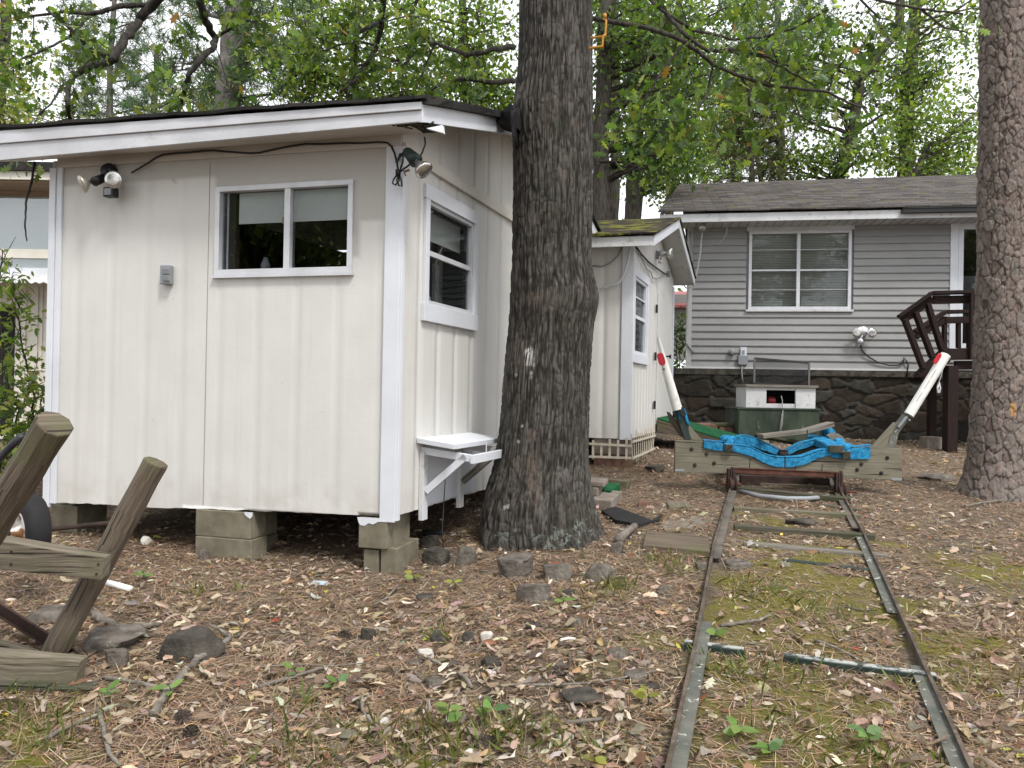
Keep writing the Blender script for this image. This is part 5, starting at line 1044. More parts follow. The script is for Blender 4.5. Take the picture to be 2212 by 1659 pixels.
m = MB(); m.beam(Q2(205,1400,Yc-.01), Q2(262,1330,Yc-.01), .02, .03, (0,-1,0)); m.lathe(Q2(275,1352,Yc+.0),(0,-1,0),[(0,0),(.012,0),(.012,.02),(0,.02)],6); m.build('bracket_rib', m_grey_box, bc, bevel=.002)
# ================================================================== timber cradle at the left edge
tc = thing('timber_cradle', 'old timber boat cradle with two slanted round posts at the left edge', 'cradle', G(100, 1480))
S5 = lambda zx, zy, Y: Pt(zx*.4122, 864+zy*.4122, Y)
def log(nm, a, b, r, mat, n=10, flat=.06, par=tc, kn=24):
    m = MB(); n_ = 9; m.tube([a.lerp(b, i/12) + V3((RND.uniform(-1,1), 0, RND.uniform(-1,1)))*.0015 for i in range(13)], [r*(1+.03*math.sin(i*1.7+r*90)) for i in range(13)], n_); return m.build(nm, mat, par, bevel=.009, seg=3)
pA_t, pA_b = S5(290,120,2.95), S5(-260,1020,3.3)
log('post', pA_b, pA_t, .068, m_wood_br, 8)
pB_t, pB_b = S5(820,322,3.62), S5(258,1372,3.62)
log('post', pB_b, pB_t, .058, m_wood_br, 8)
def plank5(nm, q, Y, dep, mat): m = MB(); m.prism([S5(x,y,Y) for x, y in q], dep, (1,0,0)); return m.build(nm, mat, tc, bevel=.004)
plank5('cross_plank', [(-320,820),(12,892),(530,945),(545,832),(22,742),(-320,690)], 3.45, (.01,.05,.015), m_wood)
plank5('base_plank', [(-320,1440),(0,1478),(388,1508),(418,1372),(0,1334),(-320,1300)], 3.32, (.01,.05,.012), m_wood)
plank5('rear_plank', [(-320,1290),(0,1330),(172,1345),(172,1328),(0,1278),(-320,1210)], 3.52, (.0,.05,.0), m_wood)
plank5('sill_block', [(-60,1580),(240,1562),(240,1500),(-60,1488)], 3.27, (.0,.09,.0), m_wood_dk); plank5('sill_block', [(244,1582),(448,1576),(462,1520),(248,1506)], 3.27, (.0,.09,.0), m_wood_dk)
for zx, zy in ((516,860),(506,912),(60,795),(58,860)):
    m = MB(); m.lathe(S5(zx,zy,3.448), (0,-1,0), [(0,0),(.005,0),(.005,.003),(0,.003)], 8); m.build('nail', m_rustdark, tc)
m = MB(); a, b = S5(-300,900,3.95), S5(548,1440,3.62); m.beam(a+V3((0,0,.0)), b, .012, .075, (0,-.35,1)); m.beam(a+V3((0,.035,-.036)), b+V3((0,.035,-.036)), .07, .01, (0,-.2,1)); m.build('angle_iron', m_rustdark, tc, bevel=.003)
# hand cart wheel and handle behind the posts
hc = thing('hand_cart', 'hand cart with black tyre and rusty white rim behind the slanted posts', 'cart', G(60, 1180))
wc_ = S5(140,690,4.35); ax = V3((-.62,-.78,.02)).normalized()
m = MB(); R_, w_ = .215, .062; prof = [(R_-.095,-w_*.8),(R_-.05,-w_*1.05),(R_-.015,-w_*.9),(R_,-w_*.5),(R_+.002,0),(R_,w_*.5),(R_-.015,w_*.9),(R_-.05,w_*1.05),(R_-.095,w_*.8)]; m.lathe(wc_, ax, prof, 36); wh = m.build('tyre', m_rubber, hc, True)
m = MB(); m.lathe(wc_, ax, [(R_-.093,-w_*.8),(R_-.093,w_*.85),(R_-.10,w_*.9),(R_-.115,w_*.5),(.05,w_*.35),(.035,w_*.7),(.02,w_*1.3),(.012,w_*1.35),(0,w_*1.4)], 30); m.build('rim', rough_mat('rusty_white_rim', (.20,.09,.04), (.62,.60,.56), 13, .6, .3, 60, lo=.44, hi=.5), wh, True)
m = MB(); m.tube([wc_-ax*.6, wc_+ax*.10], .014, 9); m.build('axle', m_rustdark, hc, True)
m = MB(); m.tube([S5(-160,430,4.1), S5(0,300,4.2), S5(60,240,4.2), S5(105,196,4.2), S5(125,188,4.22), S5(140,196,4.25), S5(150,220,4.3), S5(150,420,4.45), S5(120,668,4.6)], .021, 9); m.build('handle', m_black, hc, True)
# ================================================================== big trunks
def trunk_mesh(cols, Y, nth, dz, ztop, fn, top_r, top_c=None):
    """cols = [(py, x_left, x_right)] in the photograph -> surface with ridges"""
    zs, cs, rs = [], [], []
    for py, xl, xr in cols:
        a, b = Pt(xl, py, Y), Pt(xr, py, Y); zs.append((a.z+b.z)/2); cs.append((a.x+b.x)/2); rs.append((b.x-a.x)/2)
    zs, cs, rs = map(np.array, (zs, cs, rs)); o = np.argsort(zs); zs, cs, rs = zs[o], cs[o], rs[o]
    zs = np.append(zs, ztop); cs = np.append(cs, top_c if top_c is not None else cs[-1]); rs = np.append(rs, top_r)
    vis = zs[-2]; Zl = np.concatenate([np.arange(zs[0], vis, dz), np.linspace(vis, ztop, 40)])
    th = np.linspace(0, 2*math.pi, nth, endpoint=False); T, Zg = np.meshgrid(th, Zl)
    c = np.interp(Zl, zs, cs); r = np.interp(Zl, zs, rs); c = np.convolve(np.pad(c, 4, 'edge'), np.ones(9)/9, 'valid'); r = np.convolve(np.pad(r, 4, 'edge'), np.ones(9)/9, 'valid')
    return T, Zg, c[:, None]+0*T, r[:, None]+0*T
def oak_fn():
    cols = [(0,1120,1280),(150,1117,1282),(245,1105,1283),(400,1109,1281),(560,1107,1278),(600,1105,1286),(635,1104,1294),(655,1103,1293),(700,1100,1284),(800,1091,1276),(900,1085,1273),(1000,1072,1272),(1060,1054,1278),(1100,1046,1284),(1140,1043,1292),(1172,1042,1303),(1195,1040,1312)]
    Y0 = 5.8; T, Zg, c, r = trunk_mesh(cols, Y0, 340, .0095, 9.5, None, .17, .2)
    px, py = np.cos(T)*.34, np.sin(T)*.34; w = .05*(fbm(px*4, py*4, Zg*2.2, 3, 9)-.5)
    n1 = fbm((px+w)*50, (py+w)*50, Zg*4.6, 2, 3); rg = 1-np.abs(2*n1-1)*1.0; rg = np.clip((np.abs(n1-.5)*7), 0, 1)
    cr = sst(.28, .40, np.abs(fbm(px*9, py*9, Zg*15, 2, 55)-.5)*3)*.0 + sst(.02, .10, np.abs(fbm(px*14, py*14, Zg*13, 2, 51)-.5))
    ridge = rg*(.55+.45*cr); zb = Zg.min(); h = Zg-zb
    flare = .11*np.maximum(0, np.sin(T*5+1.2+.5*np.sin(T*2)))**1.3*np.exp(-h/.17) + .05*(fbm(px*3, py*3, h*.5, 2, 13)-.5)*(.5+np.exp(-h/.4))
    bul = .0
    R = r + flare + .012*(ridge-.7) + .010*(fbm(px*40, py*40, Zg*18, 2, 5)-.5)
    X_, Y_ = c + np.cos(T)*R, Y0 + np.sin(T)*R
    # marks, as places on the bark seen from the yard side
    li = np.zeros_like(T); pa = np.zeros_like(T); sc = np.zeros_like(T)
    def spot(arr, px_, py_, rx, ry, k=1, rag=.5, sq=False):
        p = Pt(px_, py_, Y0-.28); rx, ry = rx/F_PX*5.3, ry/F_PX*5.3; dx, dz_ = np.abs(X_-p.x)/rx, np.abs(Zg-p.z)/ry
        d = np.maximum(dx, dz_) if sq else np.hypot(dx, dz_); nn = fbm(px*30, py*30, Zg*30, 3, 71)
        v = sst(1.15, .7, d + rag*2*(nn-.5)) * (np.sin(T) < .3); arr[:] = np.maximum(arr, v*k)
    spot(pa, 1143, 771, 10, 21, .8, .5, True); pa *= sst(.35, .55, ridge)
    for x, y, a, b in ((1085,1155,22,14),(1160,1150,26,18),(1205,1150,40,24),(1250,1140,18,30),(1112,1140,14,9),(1275,1150,16,16),(1180,1170,22,10),(1230,1180,15,9),(1296,1120,9,18)): spot(li, x, y, a*.7, b*.6, .55, 1.6)
    for x, y, a, b, k in ((1150,1030,18,55,.7),(1120,760,12,45,.5),(1090,830,10,20,.4),(1180,245,16,40,.35),(1245,270,6,22,.6),(1168,650,50,24,.35),(1125,1000,12,20,.5),(1150,940,16,18,.5),(1215,390,5,20,.5),(1145,480,12,30,.35)): spot(sc, x, y, a, b, k, .8)
    for x, y in ((1148,805),(1115,810),(1147,816),(1120,955),(1128,920),(1090,1095),(1097,1092)): spot(pa, x, y, 3, 4, .5, .9)
    V = np.stack([X_, Y_, Zg], -1).reshape(-1,3)
    return V, grid_faces(T.shape[1], T.shape[0], True), dict(ridge=ridge, lichen=li, paint=pa, scar=sc)
V, Fq, at_ = oak_fn()
oak = thing('oak_tree', 'big oak with dark furrowed bark growing against the cream shed roof', 'tree', on_g(.26, 5.8))
mesh_np('trunk', V, Fq, m_oak, oak, ORG[oak.name], attrs=at_, smooth=True)
# knot boss on the trunk
def pine_fn():
    cols = [(-60,2124,2212),(0,2124,2212),(300,2121,2210),(600,2117,2207),(800,2110,2206),(900,2103,2206),(1000,2097,2210),(1040,2087,2218),(1065,2076,2228),(1090,2070,2236)]
    Y0 = 7.45; T, Zg, c, r = trunk_mesh(cols, Y0, 240, .011, 11, None, .14)
    px, py = np.cos(T)*.21, np.sin(T)*.21; w = .02*(fbm(px*12, py*12, Zg*9, 3, 2)-.5)
    f1, f2, ci = vor(px*15+w*14, py*15+w*14, Zg*9.0+w*26, 8); ed = f2-f1
    g1, g2, c2 = vor(px*36+w*9, py*36, Zg*17, 18)
    h = Zg-Zg.min(); R = r - .014 + .013*sst(.0, .10, ed) + .005*sst(0, .1, g2-g1) + .018*(ci-.5) + .012*(c2-.5) + .022*np.maximum(0, np.sin(T*5+.4))*np.exp(-h/.16)
    X_, Y_ = c + np.cos(T)*R, Y0 + np.sin(T)*R; p = Pt(2184, 892, Y0-.2)
    d = np.hypot((X_-p.x)/.03, (Zg-p.z-.02)/.075) + (fbm(px*20, py*20, Zg*12, 3, 3)-.5); sc = sst(1.1, .6, d)*(np.sin(T) < 0)
    return np.stack([X_, Y_, Zg], -1).reshape(-1,3), grid_faces(T.shape[1], T.shape[0], True), dict(ridge=ed, cell=np.clip(.6*ci+.4*c2,0,1), scar=sc)
V, Fq, at_ = pine_fn()
pine = thing('pine_tree', 'pine with scaly reddish bark plates at the right edge of the yard', 'tree', G(2150, 1078))
mesh_np('trunk', V, Fq, m_pine, pine, ORG[pine.name], attrs=at_, smooth=True)
m = MB(); Yy = 5.4; m.tube([Pt(1303,40,Yy), Pt(1309,44,Yy), Pt(1308,78,Yy), Pt(1276,82,Yy)], .009, 7); m.tube([Pt(1309,74,Yy), Pt(1303,78,Yy), Pt(1302,100,Yy), Pt(1272,105,Yy)], .011, 7); m.tube([Pt(1307,40,Yy), Pt(1306,30,Yy)], .014, 7)
solo(m, 'tree_hook', m_yellow, 'yellow bent metal hook high on the oak trunk', 'hook', smooth=True)
# ================================================================== rocks
STONES = []
def rock(name, label, x0, x1, y0, y1, mat, flat=.55, cat='stone', seed=0, group='stones on the leaf litter', dep=.7, yaw=None, sink=.2):
    r = random.Random(seed or hash(label) % 9999 if seed else sum(map(ord, label))); g = G((x0+x1)/2, y1-(y1-y0)*.12); w = (x1-x0)/F_PX*g.y; d = w*dep; vis = (y1-y0)/F_PX*g.y; slope_ = (1.3-g.z)/g.y
    h = max(vis - d*slope_*.6, vis*.55, w*.16)*1.18
    import bmesh
    bm = bmesh.new(); bmesh.ops.create_icosphere(bm, subdivisions=4, radius=1)
    pl_ = [(V3((r.gauss(0,1), r.gauss(0,1), r.gauss(0,.8))).normalized(), r.uniform(.5,.85)) for _ in range(8)] + [(V3((r.uniform(-.25,.25), -1, r.uniform(-.05,.3))).normalized(), .62)] + [(V3((r.uniform(-.15,.15), r.uniform(-.15,.15), 1)).normalized(), flat)]
    pts = []
    for v in bm.verts:
        p = v.co.copy()
        for n, k in pl_:
            e = p.dot(n)-k
            if e > 0: p -= n*e*.985
        pts.append(p)
    A = np.array(pts); sd = r.randint(0,500); A *= (1 + .13*(fbm(A[:,0]*4+9, A[:,1]*4+9, A[:,2]*4+9, 4, sd)-.5))[:, None]
    sc = np.array([w/2, d/2, h*.75]); A = A/np.abs(A).max(0)*sc; ya = r.uniform(-.3,.3) if yaw is None else yaw
    A = np.stack([A[:,0]*math.cos(ya)-A[:,1]*math.sin(ya), A[:,0]*math.sin(ya)+A[:,1]*math.cos(ya), A[:,2]], 1)
    org = V3((g.x, g.y+d*.35, gzs(g.x, g.y+d*.35)+.02*min(1, w*4))); STONES.append((org.x, org.y, w/2, d/2)); A += np.array([org.x, org.y, org.z+h*(1-.75)-h*sink*.3])
    Fr = np.array([[q.index for q in f.verts] for f in bm.faces]); bm.free()
    return tag(mesh_np(name, A, Fr, mat, None, org, smooth=True), label, cat, group)
RK = [(1074,1163,1198,1258,'large flat-topped stone in front of the oak, leftmost of the row',m_stone_rk,.5,.75),(1168,1240,1217,1260,'low tilted stone in the middle of the row before the oak',m_stone_rk,.5,.75),(1262,1328,1222,1266,'pale rounded stone at the right of the row before the oak',m_stone_rk,.7,.8),
(1114,1197,1259,1309,'brown slab-sided stone nearest the camera below the oak stones',m_stone_rk,.5,.7),(1210,1244,1273,1294,'small dark stone right of the brown slab-sided stone',m_stone_dk,.5,.7),(906,950,1158,1188,'mossy dark stone beside the corner pier and black pipe',m_stone_dk,.7,.8),
(910,982,1186,1226,'half buried grey stone right of the corner pier',m_stone_dk,.6,.6),(983,1030,1190,1229,'smooth grey stone between the corner pier and the oak',m_stone_rk,.8,.8),(1417,1454,1267,1284,'flat tan stone left of the left rail',m_stone_rk,.4,.8),
(773,811,1358,1390,'dark rough stone alone in the litter below the corner pier',m_stone_dk,.7,.8),(929,965,1368,1397,'dark stone with a moss tuft on its left side',m_stone_dk,.7,.8),(996,1036,1368,1395,'rough grey stone right of the mossy one',m_stone_dk,.7,.8),(1036,1066,1370,1394,'whitish lichen-covered stone beside the rough grey one',m_stone_wh,.7,.8),
(1130,1171,1343,1369,'dark purple-grey stone in mid litter',m_stone_dk,.6,.8),(1222,1258,1335,1357,'flat grey stone beside pale leaves',m_stone_rk,.5,.8),(1313,1362,1400,1431,'rounded brown-grey stone left of the rail by the leaves',m_stone_rk,.6,.8),(897,938,1402,1427,'white quartz stone in mid litter',m_stone_wh,.6,.8),
(1215,1306,1496,1530,'flat dark slate slab lying in the leaves near the front',m_stone_dk,.25,.9),(1337,1402,1448,1478,'broad low grey stone left of the left rail',m_stone_rk,.4,.8),(1382,1434,1475,1500,'flat dark stone close to the left rail',m_stone_dk,.35,.8),(908,960,1463,1492,'low brown stone sunk in litter',m_stone_rk,.4,.8),
(996,1029,1625,1652,'white rounded stone at the bottom edge',m_stone_wh,.7,.8),(813,842,1555,1576,'pale pink-white stone near the lower front',m_stone_wh,.7,.8),(790,820,1578,1600,'grey-green stone beside the pale pinkish one',m_stone_rk,.7,.8),(1036,1085,1422,1450,'dark chunk of rock beside a dry leaf',m_stone_dk,.6,.8),
(324,468,1366,1441,'big dark angular boulder beside the lichen branch',m_stone_dk,.62,.6),(160,293,1353,1421,'broad flat grey-green slab behind the slanted post',m_stone_rk,.25,1.1),(40,130,1304,1356,'flat slab partly hidden by the slanted post',m_stone_rk,.25,1.2),(212,268,1402,1452,'square-edged stone in front of the broad slab',m_stone_rk,.5,.8),
(1318,1352,1173,1203,'pale stone at the foot of the oak beside a log',m_stone_rk,.7,.8),(425,452,1190,1216,'tan cobble by the middle pier',m_stone_rk,.7,.8),(897,940,1284,1300,'flat stone below the corner pier stones',m_stone_dk,.4,.8),(300,325,1160,1180,'round tan cobble under the shed edge',m_stone_wh,.8,.9),
(880,915,1425,1440,'thin flat stone behind the white quartz',m_stone_rk,.3,.8),(1500,1530,1215,1235,'rounded stone touching the left rail',m_stone_rk,.6,.8),(1565,1635,1216,1234,'flat stone between the rails in the moss',m_stone_rk,.25,.9),(1040,1085,1128,1150,'reddish stone under the shed side by the oak',m_stone_rk,.7,.8),
(1995,2085,1022,1042,'flat dark slab left of the pine foot',m_stone_rk,.3,.8),(1700,1770,1118,1140,'thin dark bark slab between ties',m_stone_dk,.2,.6),(1395,1440,1005,1024,'dark flat stone beside the small shed lattice',m_stone_dk,.4,.8)]
for x0, x1, y0, y1, lab, mt, fl_, dp in RK: rock('stone', lab, x0, x1, y0, y1, mt, fl_, dep=dp)
# ================================================================== boards, mats and blocks by the oak
def slab(name, label, q, h, mat, cat, lift=.0, bevel=.008):
    P = [G(x, y) for x, y in q]; zc = max(p.z for p in P); m = MB(); m.prism([V3((p.x,p.y,p.z-.03)) for p in P][::-1], (0,0,h+.03+lift)); o = m.build(name, mat, bevel=bevel); return tag(o, label, cat)
slab('timber_slab', 'thick weathered timber slab beside the left rail', [(1388,1190),(1535,1205),(1528,1172),(1396,1158)], .045, m_wood_br, 'timber')
slab('plank', 'pale square board end lying in the leaves by the left rail', [(1445,1102),(1494,1101),(1484,1088),(1438,1089)], .03, m_wood, 'board')
slab('brick', 'single old brick in the leaves right of the oak', [(1379,1099),(1407,1097),(1404,1090),(1381,1091)], .055, m_brick, 'brick')
slab('roof_mat', 'crumpled black mat scrap on the ground right of the oak', [(1298,1112),(1330,1104),(1408,1134),(1431,1120),(1424,1132),(1380,1144),(1330,1134)], .012, m_rubber, 'mat', .03, .002)
slab('grey_flat_board', 'worn grey sheet lying left of the left rail', [(1415,1146),(1530,1140),(1545,1118),(1450,1118)], .012, m_wood_gr, 'board')
board((1262,1046),(1358,1058), .12, .10, m_wood_br, 'timber_beam', 'brown squared timber behind the oak by the small shed', 'timber')
slab('turf_block', 'concrete block topped with green turf right of the oak foot', [(1276,1100),(1320,1104),(1343,1082),(1300,1078)], .09, m_blockgrey, 'concrete block')
slab('turf_scrap', 'scrap of green turf on the block right of the oak foot', [(1296,1082),(1318,1086),(1340,1068),(1310,1066)], .012, m_turf, 'turf', .095, .003)
g_ = G(1290, 1086); X_ = V3((.95,-.25,0)).normalized(); Y_ = V3((.25,.95,0)).normalized(); b0 = V3((g_.x-.02, g_.y, g_.z))
m = MB()
m.box(b0+V3((0,0,.185)), (.20,.30,.05), X_, Y_); m.box(b0+V3((0,0,.05)), (.20,.30,.05), X_, Y_); m.box(b0+X_*.02+V3((0,0,.1175)), (.06,.30,.083), X_, Y_)
solo(m, 'step_block', m_blockgrey, 'hollow concrete block lying on its side at the right foot of the oak', 'concrete block', bevel=.012)
m = MB(); m.tube([G(1335,1182,.05), G(1352,1168,.06), G(1372,1150,.05)], [.035,.03,.026], 9, jit=.12); solo(m, 'short_log', m_twig, 'short broken log beside the pale stone at the oak foot', 'log', smooth=True)
m = MB(); m.tube([G(913,1160,.03), G(940,1160,.03), G(957,1160,.03)], .03, 12); solo(m, 'black_pipe', m_rubber, 'short black pipe end behind the mossy stone', 'pipe', smooth=True)
m = MB(); m.tube([G(226,1268,.03), G(282,1280,.02)], .02, 10); solo(m, 'pvc_pipe', m_pvc, 'white plastic pipe sticking out behind the slanted post', 'pipe', smooth=True)
m = MB(); c = G(688,1266); m.box(c+V3((0,0,.02)), (.11,.045,.004), (1,-.45,.1), (.45,1,.35), (0,-.3,1)); tg = solo(m, 'plastic_tag', paint('pale_blue_tag', (.40,.48,.55), (.36,.42,.5)), 'small pale blue plastic strip in the litter below the shed', 'tag')
for i, (x, y) in enumerate(((940,1590),(1160,1490))): pass
# loose branches 
def branch(name, label, pts, r, mat=m_twig, lift=.02, fork=(), group='fallen branches'):
    m = MB(); P = [G(x, y, lift+RND.uniform(0,.012)) for x, y in pts]; Q = []
    for i in range(len(P)-1):
        for q in range(4): Q.append(P[i].lerp(P[i+1], q/4)+V3((RND.uniform(-1,1),RND.uniform(-1,1),RND.uniform(-.4,.6)))*r*.35)
    Q.append(P[-1]); n = len(Q); m.tube(Q, [r*(1-.45*i/n)*RND.uniform(.85,1.12) for i in range(n)], 8)
    for f in fork: m.tube([G(x, y, lift+.01+.02*i) for i, (x, y) in enumerate(f)], [r*.55, r*.4, r*.25][:len(f)], 6)
    return solo(m, name, mat, label, 'branch', group, smooth=True)
branch('fallen_branch', 'long lichen-spotted branch lying in front of the dark boulder', [(331,1556),(352,1520),(380,1488),(400,1466),(427,1438),(460,1412),(497,1388)], .021, fork=([(427,1440),(415,1424),(412,1414)],[(497,1388),(470,1378),(452,1380)]))
branch('fallen_branch', 'forked grey stick below the base plank of the timber cradle', [(222,1474),(287,1484),(330,1496),(372,1506)], .011)
branch('fallen_branch', 'straight thin stick pointing right below the boulder', [(560,1494),(620,1478),(680,1460),(712,1452)], .010)
branch('rotten_log', 'two-piece rotten log behind the broad slab', [(198,1332),(222,1352),(253,1362),(300,1366),(345,1360)], .024)
branch('fallen_branch', 'pale curved stick at the bottom left front', [(95,1610),(150,1585),(200,1560),(232,1548)], .009)
branch('fallen_branch', 'bare stick leaning at the lower left by the pine cone', [(215,1550),(225,1600),(235,1645),(260,1665)], .011)
branch('fallen_branch', 'bent bare twig pointing down near the lower front', [(780,1520),(782,1545),(800,1572),(818,1590)], .009)
branch('fallen_branch', 'short stub of branch near the middle front', [(990,1465),(1005,1480),(1020,1496)], .012)
branch('fallen_branch', 'long twig curving under the slate slab', [(1080,1490),(1180,1492),(1290,1485),(1350,1474),(1420,1462)], .007)
branch('fallen_branch', 'twig lying across the moss between the rails', [(1555,1362),(1600,1358),(1640,1352),(1665,1340)], .010)
branch('fallen_branch', 'thin dead twig pointing at the nearest tie', [(1760,1395),(1810,1412),(1860,1438)], .008)
branch('fallen_branch', 'stick across the grey board tie', [(1770,1200),(1785,1194),(1798,1186)], .008)
branch('fallen_branch', 'bare twig lying left of the brown slab-sided stone', [(808,1316),(835,1300),(856,1276)], .008)
branch('fallen_branch', 'twisted grey twig right of the coiled leaves in mid litter', [(900,1422),(930,1436),(962,1452)], .009)
branch('fallen_branch', 'flat pale stick in the leaves at the front centre', [(1222,1575),(1262,1572),(1300,1570)], .010)
branch('fallen_branch', 'root-like stick right of the pine foot', [(2085,1100),(2120,1092),(2170,1086),(2210,1080)], .012)
branch('fallen_branch', 'long thin twig arching below the shed middle', [(560,1452),(640,1447),(720,1450),(790,1446)], .005)
# pine cones
cone = None
for i, (x, y, lab) in enumerate(((412,1592,'open pine cone at the front left in the leaves'),(1212,1458,'small closed pine cone in mid litter'),(1054,1618,'dark pine cone at the front centre'),(392,1560,'half hidden pine cone beside the first open one'),(742,1382,'pine cone at the left of mid litter'))):
    p = G(x, y, .018)
    if cone is None:
        m = MB()
        for k in range(60):
            t = k/60; th = k*2.4; r = .026*math.sin(math.pi*(.12+.8*t)); zc = -.035+.075*t; d = V3((math.cos(th), math.sin(th), .35)).normalized(); s = V3((-math.sin(th), math.cos(th), 0)); c = V3((0,0,zc)); tip = c+d*(r+.008)
            m.add([c+s*.004, c-s*.004, tip-s*.008, tip-s*.002+d*.003+V3((0,0,.003)), tip+s*.008], [(0,1,2,3,4)])
        m.lathe((0,0,-.03), (0,0,1), [(0,0),(.012,.01),(.016,.03),(.008,.06),(0,.066)], 10)
        cone = m.build('pine_cone', rough_mat('pine_cone_scale', (.05,.035,.028), (.16,.13,.11), 30, .9, .4, 90), None, org=V3((0,0,0))); o = cone
    else: o = cone.copy(); COL.objects.link(o)
    o.location = p; o.rotation_euler = (RND.uniform(1.2,1.9), RND.uniform(-.4,.4), RND.uniform(0,6)); tag(o, lab, 'pine cone', 'pine cones in the litter')
# ================================================================== foliage
def leaf_T(kind):
    if kind == 'oak':
        h = [(0,0),(.14,.05),(.22,.2),(.33,.09),(.46,.31),(.57,.12),(.73,.27),(.8,.12),(1,0)]
        V = [(x, y, -.35*y) for x, y in h] + [(x, -y, -.35*y) for x, y in h[1:-1]][::-1]
        V = [(x, y, z - .16*x*x) for x, y, z in V]
        a = list(range(9)); b = [0] + [9+i for i in range(7)][::-1] + [8]; return np.array(V), np.array([a[::-1], b])
    if kind == 'lance':
        V = [(0,0,0),(.3,.17,.0),(.65,.16,-.05),(1,0,-.15),(.65,-.16,-.05),(.3,-.17,0)]; return np.array(V), np.array([[0,1,2,3],[0,3,4,5]])
    if kind == 'quad': return np.array([(0,0,0),(.5,.30,-.05),(1,0,-.16),(.5,-.30,-.05)]), np.array([[0,1,2,3]])
    if kind == 'needle': return np.array([(0,-.5,0),(0,.5,0),(1,.2,0),(1,-.2,0)]), np.array([[0,1,2,3]])
def curl_T(seed):
    """a dry broken leaf: ragged outline, rolled edges"""
    r = random.Random(seed); nx, ny = 5, 4; V = []; cu, be, tw = r.uniform(.5,2.2)*r.choice((1,1,-1)), r.uniform(-.5,.6), r.uniform(-.5,.5)
    for i in range(nx):
        x = i/(nx-1); wl, wr = (math.sin(math.pi*(.10+.80*x))**.7*r.uniform(.07,.27) for _ in range(2))
        for j in range(ny): t = j/(ny-1); y = -wl+(wl+wr)*t; V.append((x+r.uniform(-.05,.05), y, cu*y*y*1.6 + be*x*(1-x) + tw*(x-.5)*y + r.uniform(-.02,.02)))
    F = [(i*ny+j, (i+1)*ny+j, (i+1)*ny+j+1, i*ny+j+1) for i in range(nx-1) for j in range(ny-1)]; return np.array(V), np.array(F)
def scatter(T, pos, dirs, nrm, size, width=None):
    """place template at pos with x axis = dirs, z axis ~ nrm"""
    Vt, Ft = T; n, k = len(pos), len(Vt); d = dirs/np.linalg.norm(dirs, axis=1, keepdims=True)
    y = np.cross(nrm, d); y /= np.maximum(np.linalg.norm(y, axis=1, keepdims=True), 1e-6); z = np.cross(d, y); w = size if width is None else width
    V = pos[:,None,:] + Vt[None,:,0,None]*d[:,None,:]*size[:,None,None] + Vt[None,:,1,None]*y[:,None,:]*w[:,None,None] + Vt[None,:,2,None]*z[:,None,:]*size[:,None,None]
    Fq = (Ft[None] + (np.arange(n)*k)[:,None,None]).reshape(-1, Ft.shape[1]); return V.reshape(-1,3), Fq
def rdir(n, zb=0.0, s=1.0):
    d = NR.normal(size=(n,3)); d[:,2] = d[:,2]*s + zb; return d/np.linalg.norm(d, axis=1, keepdims=True)
def pal(n, cols, w=None, jit=.18):
    c = np.array(cols)[NR.choice(len(cols), n, p=w)]; return np.clip(c*(1+NR.normal(0, jit, (n,1)))*(1+NR.normal(0,.06,(n,3))), .002, 1)
GREEN = [(.065,.115,.024),(.09,.15,.028),(.055,.095,.025),(.14,.19,.035),(.042,.078,.028)]
GREEN_Y = [(.155,.225,.05),(.12,.185,.04),(.21,.27,.07),(.09,.15,.035)]
GREEN_B = [(.07,.12,.055),(.095,.15,.075),(.055,.095,.05),(.125,.18,.085)]
TAN = [(.34,.27,.14),(.28,.22,.10),(.40,.34,.19),(.22,.20,.08)]
CEDAR = [(.125,.14,.06),(.10,.125,.055),(.16,.15,.075)]
def tubes_np(paths, n=6):
    m = MB()
    for P, R in paths: m.tube(P, R, n, cap=False)
    return m
def bez(a, b, sag, k=7):
    mid = a.lerp(b, .5) + V3((RND.uniform(-1,1), RND.uniform(-1,1), 0))*(b-a).length*.13 + V3((0,0,sag)); out = []
    for i in range(k+1):
        t = i/k; out.append(a*(1-t)**2 + mid*2*t*(1-t) + b*t*t + V3((RND.uniform(-1,1),RND.uniform(-1,1),RND.uniform(-1,1)))*(b-a).length*.018)
    return out
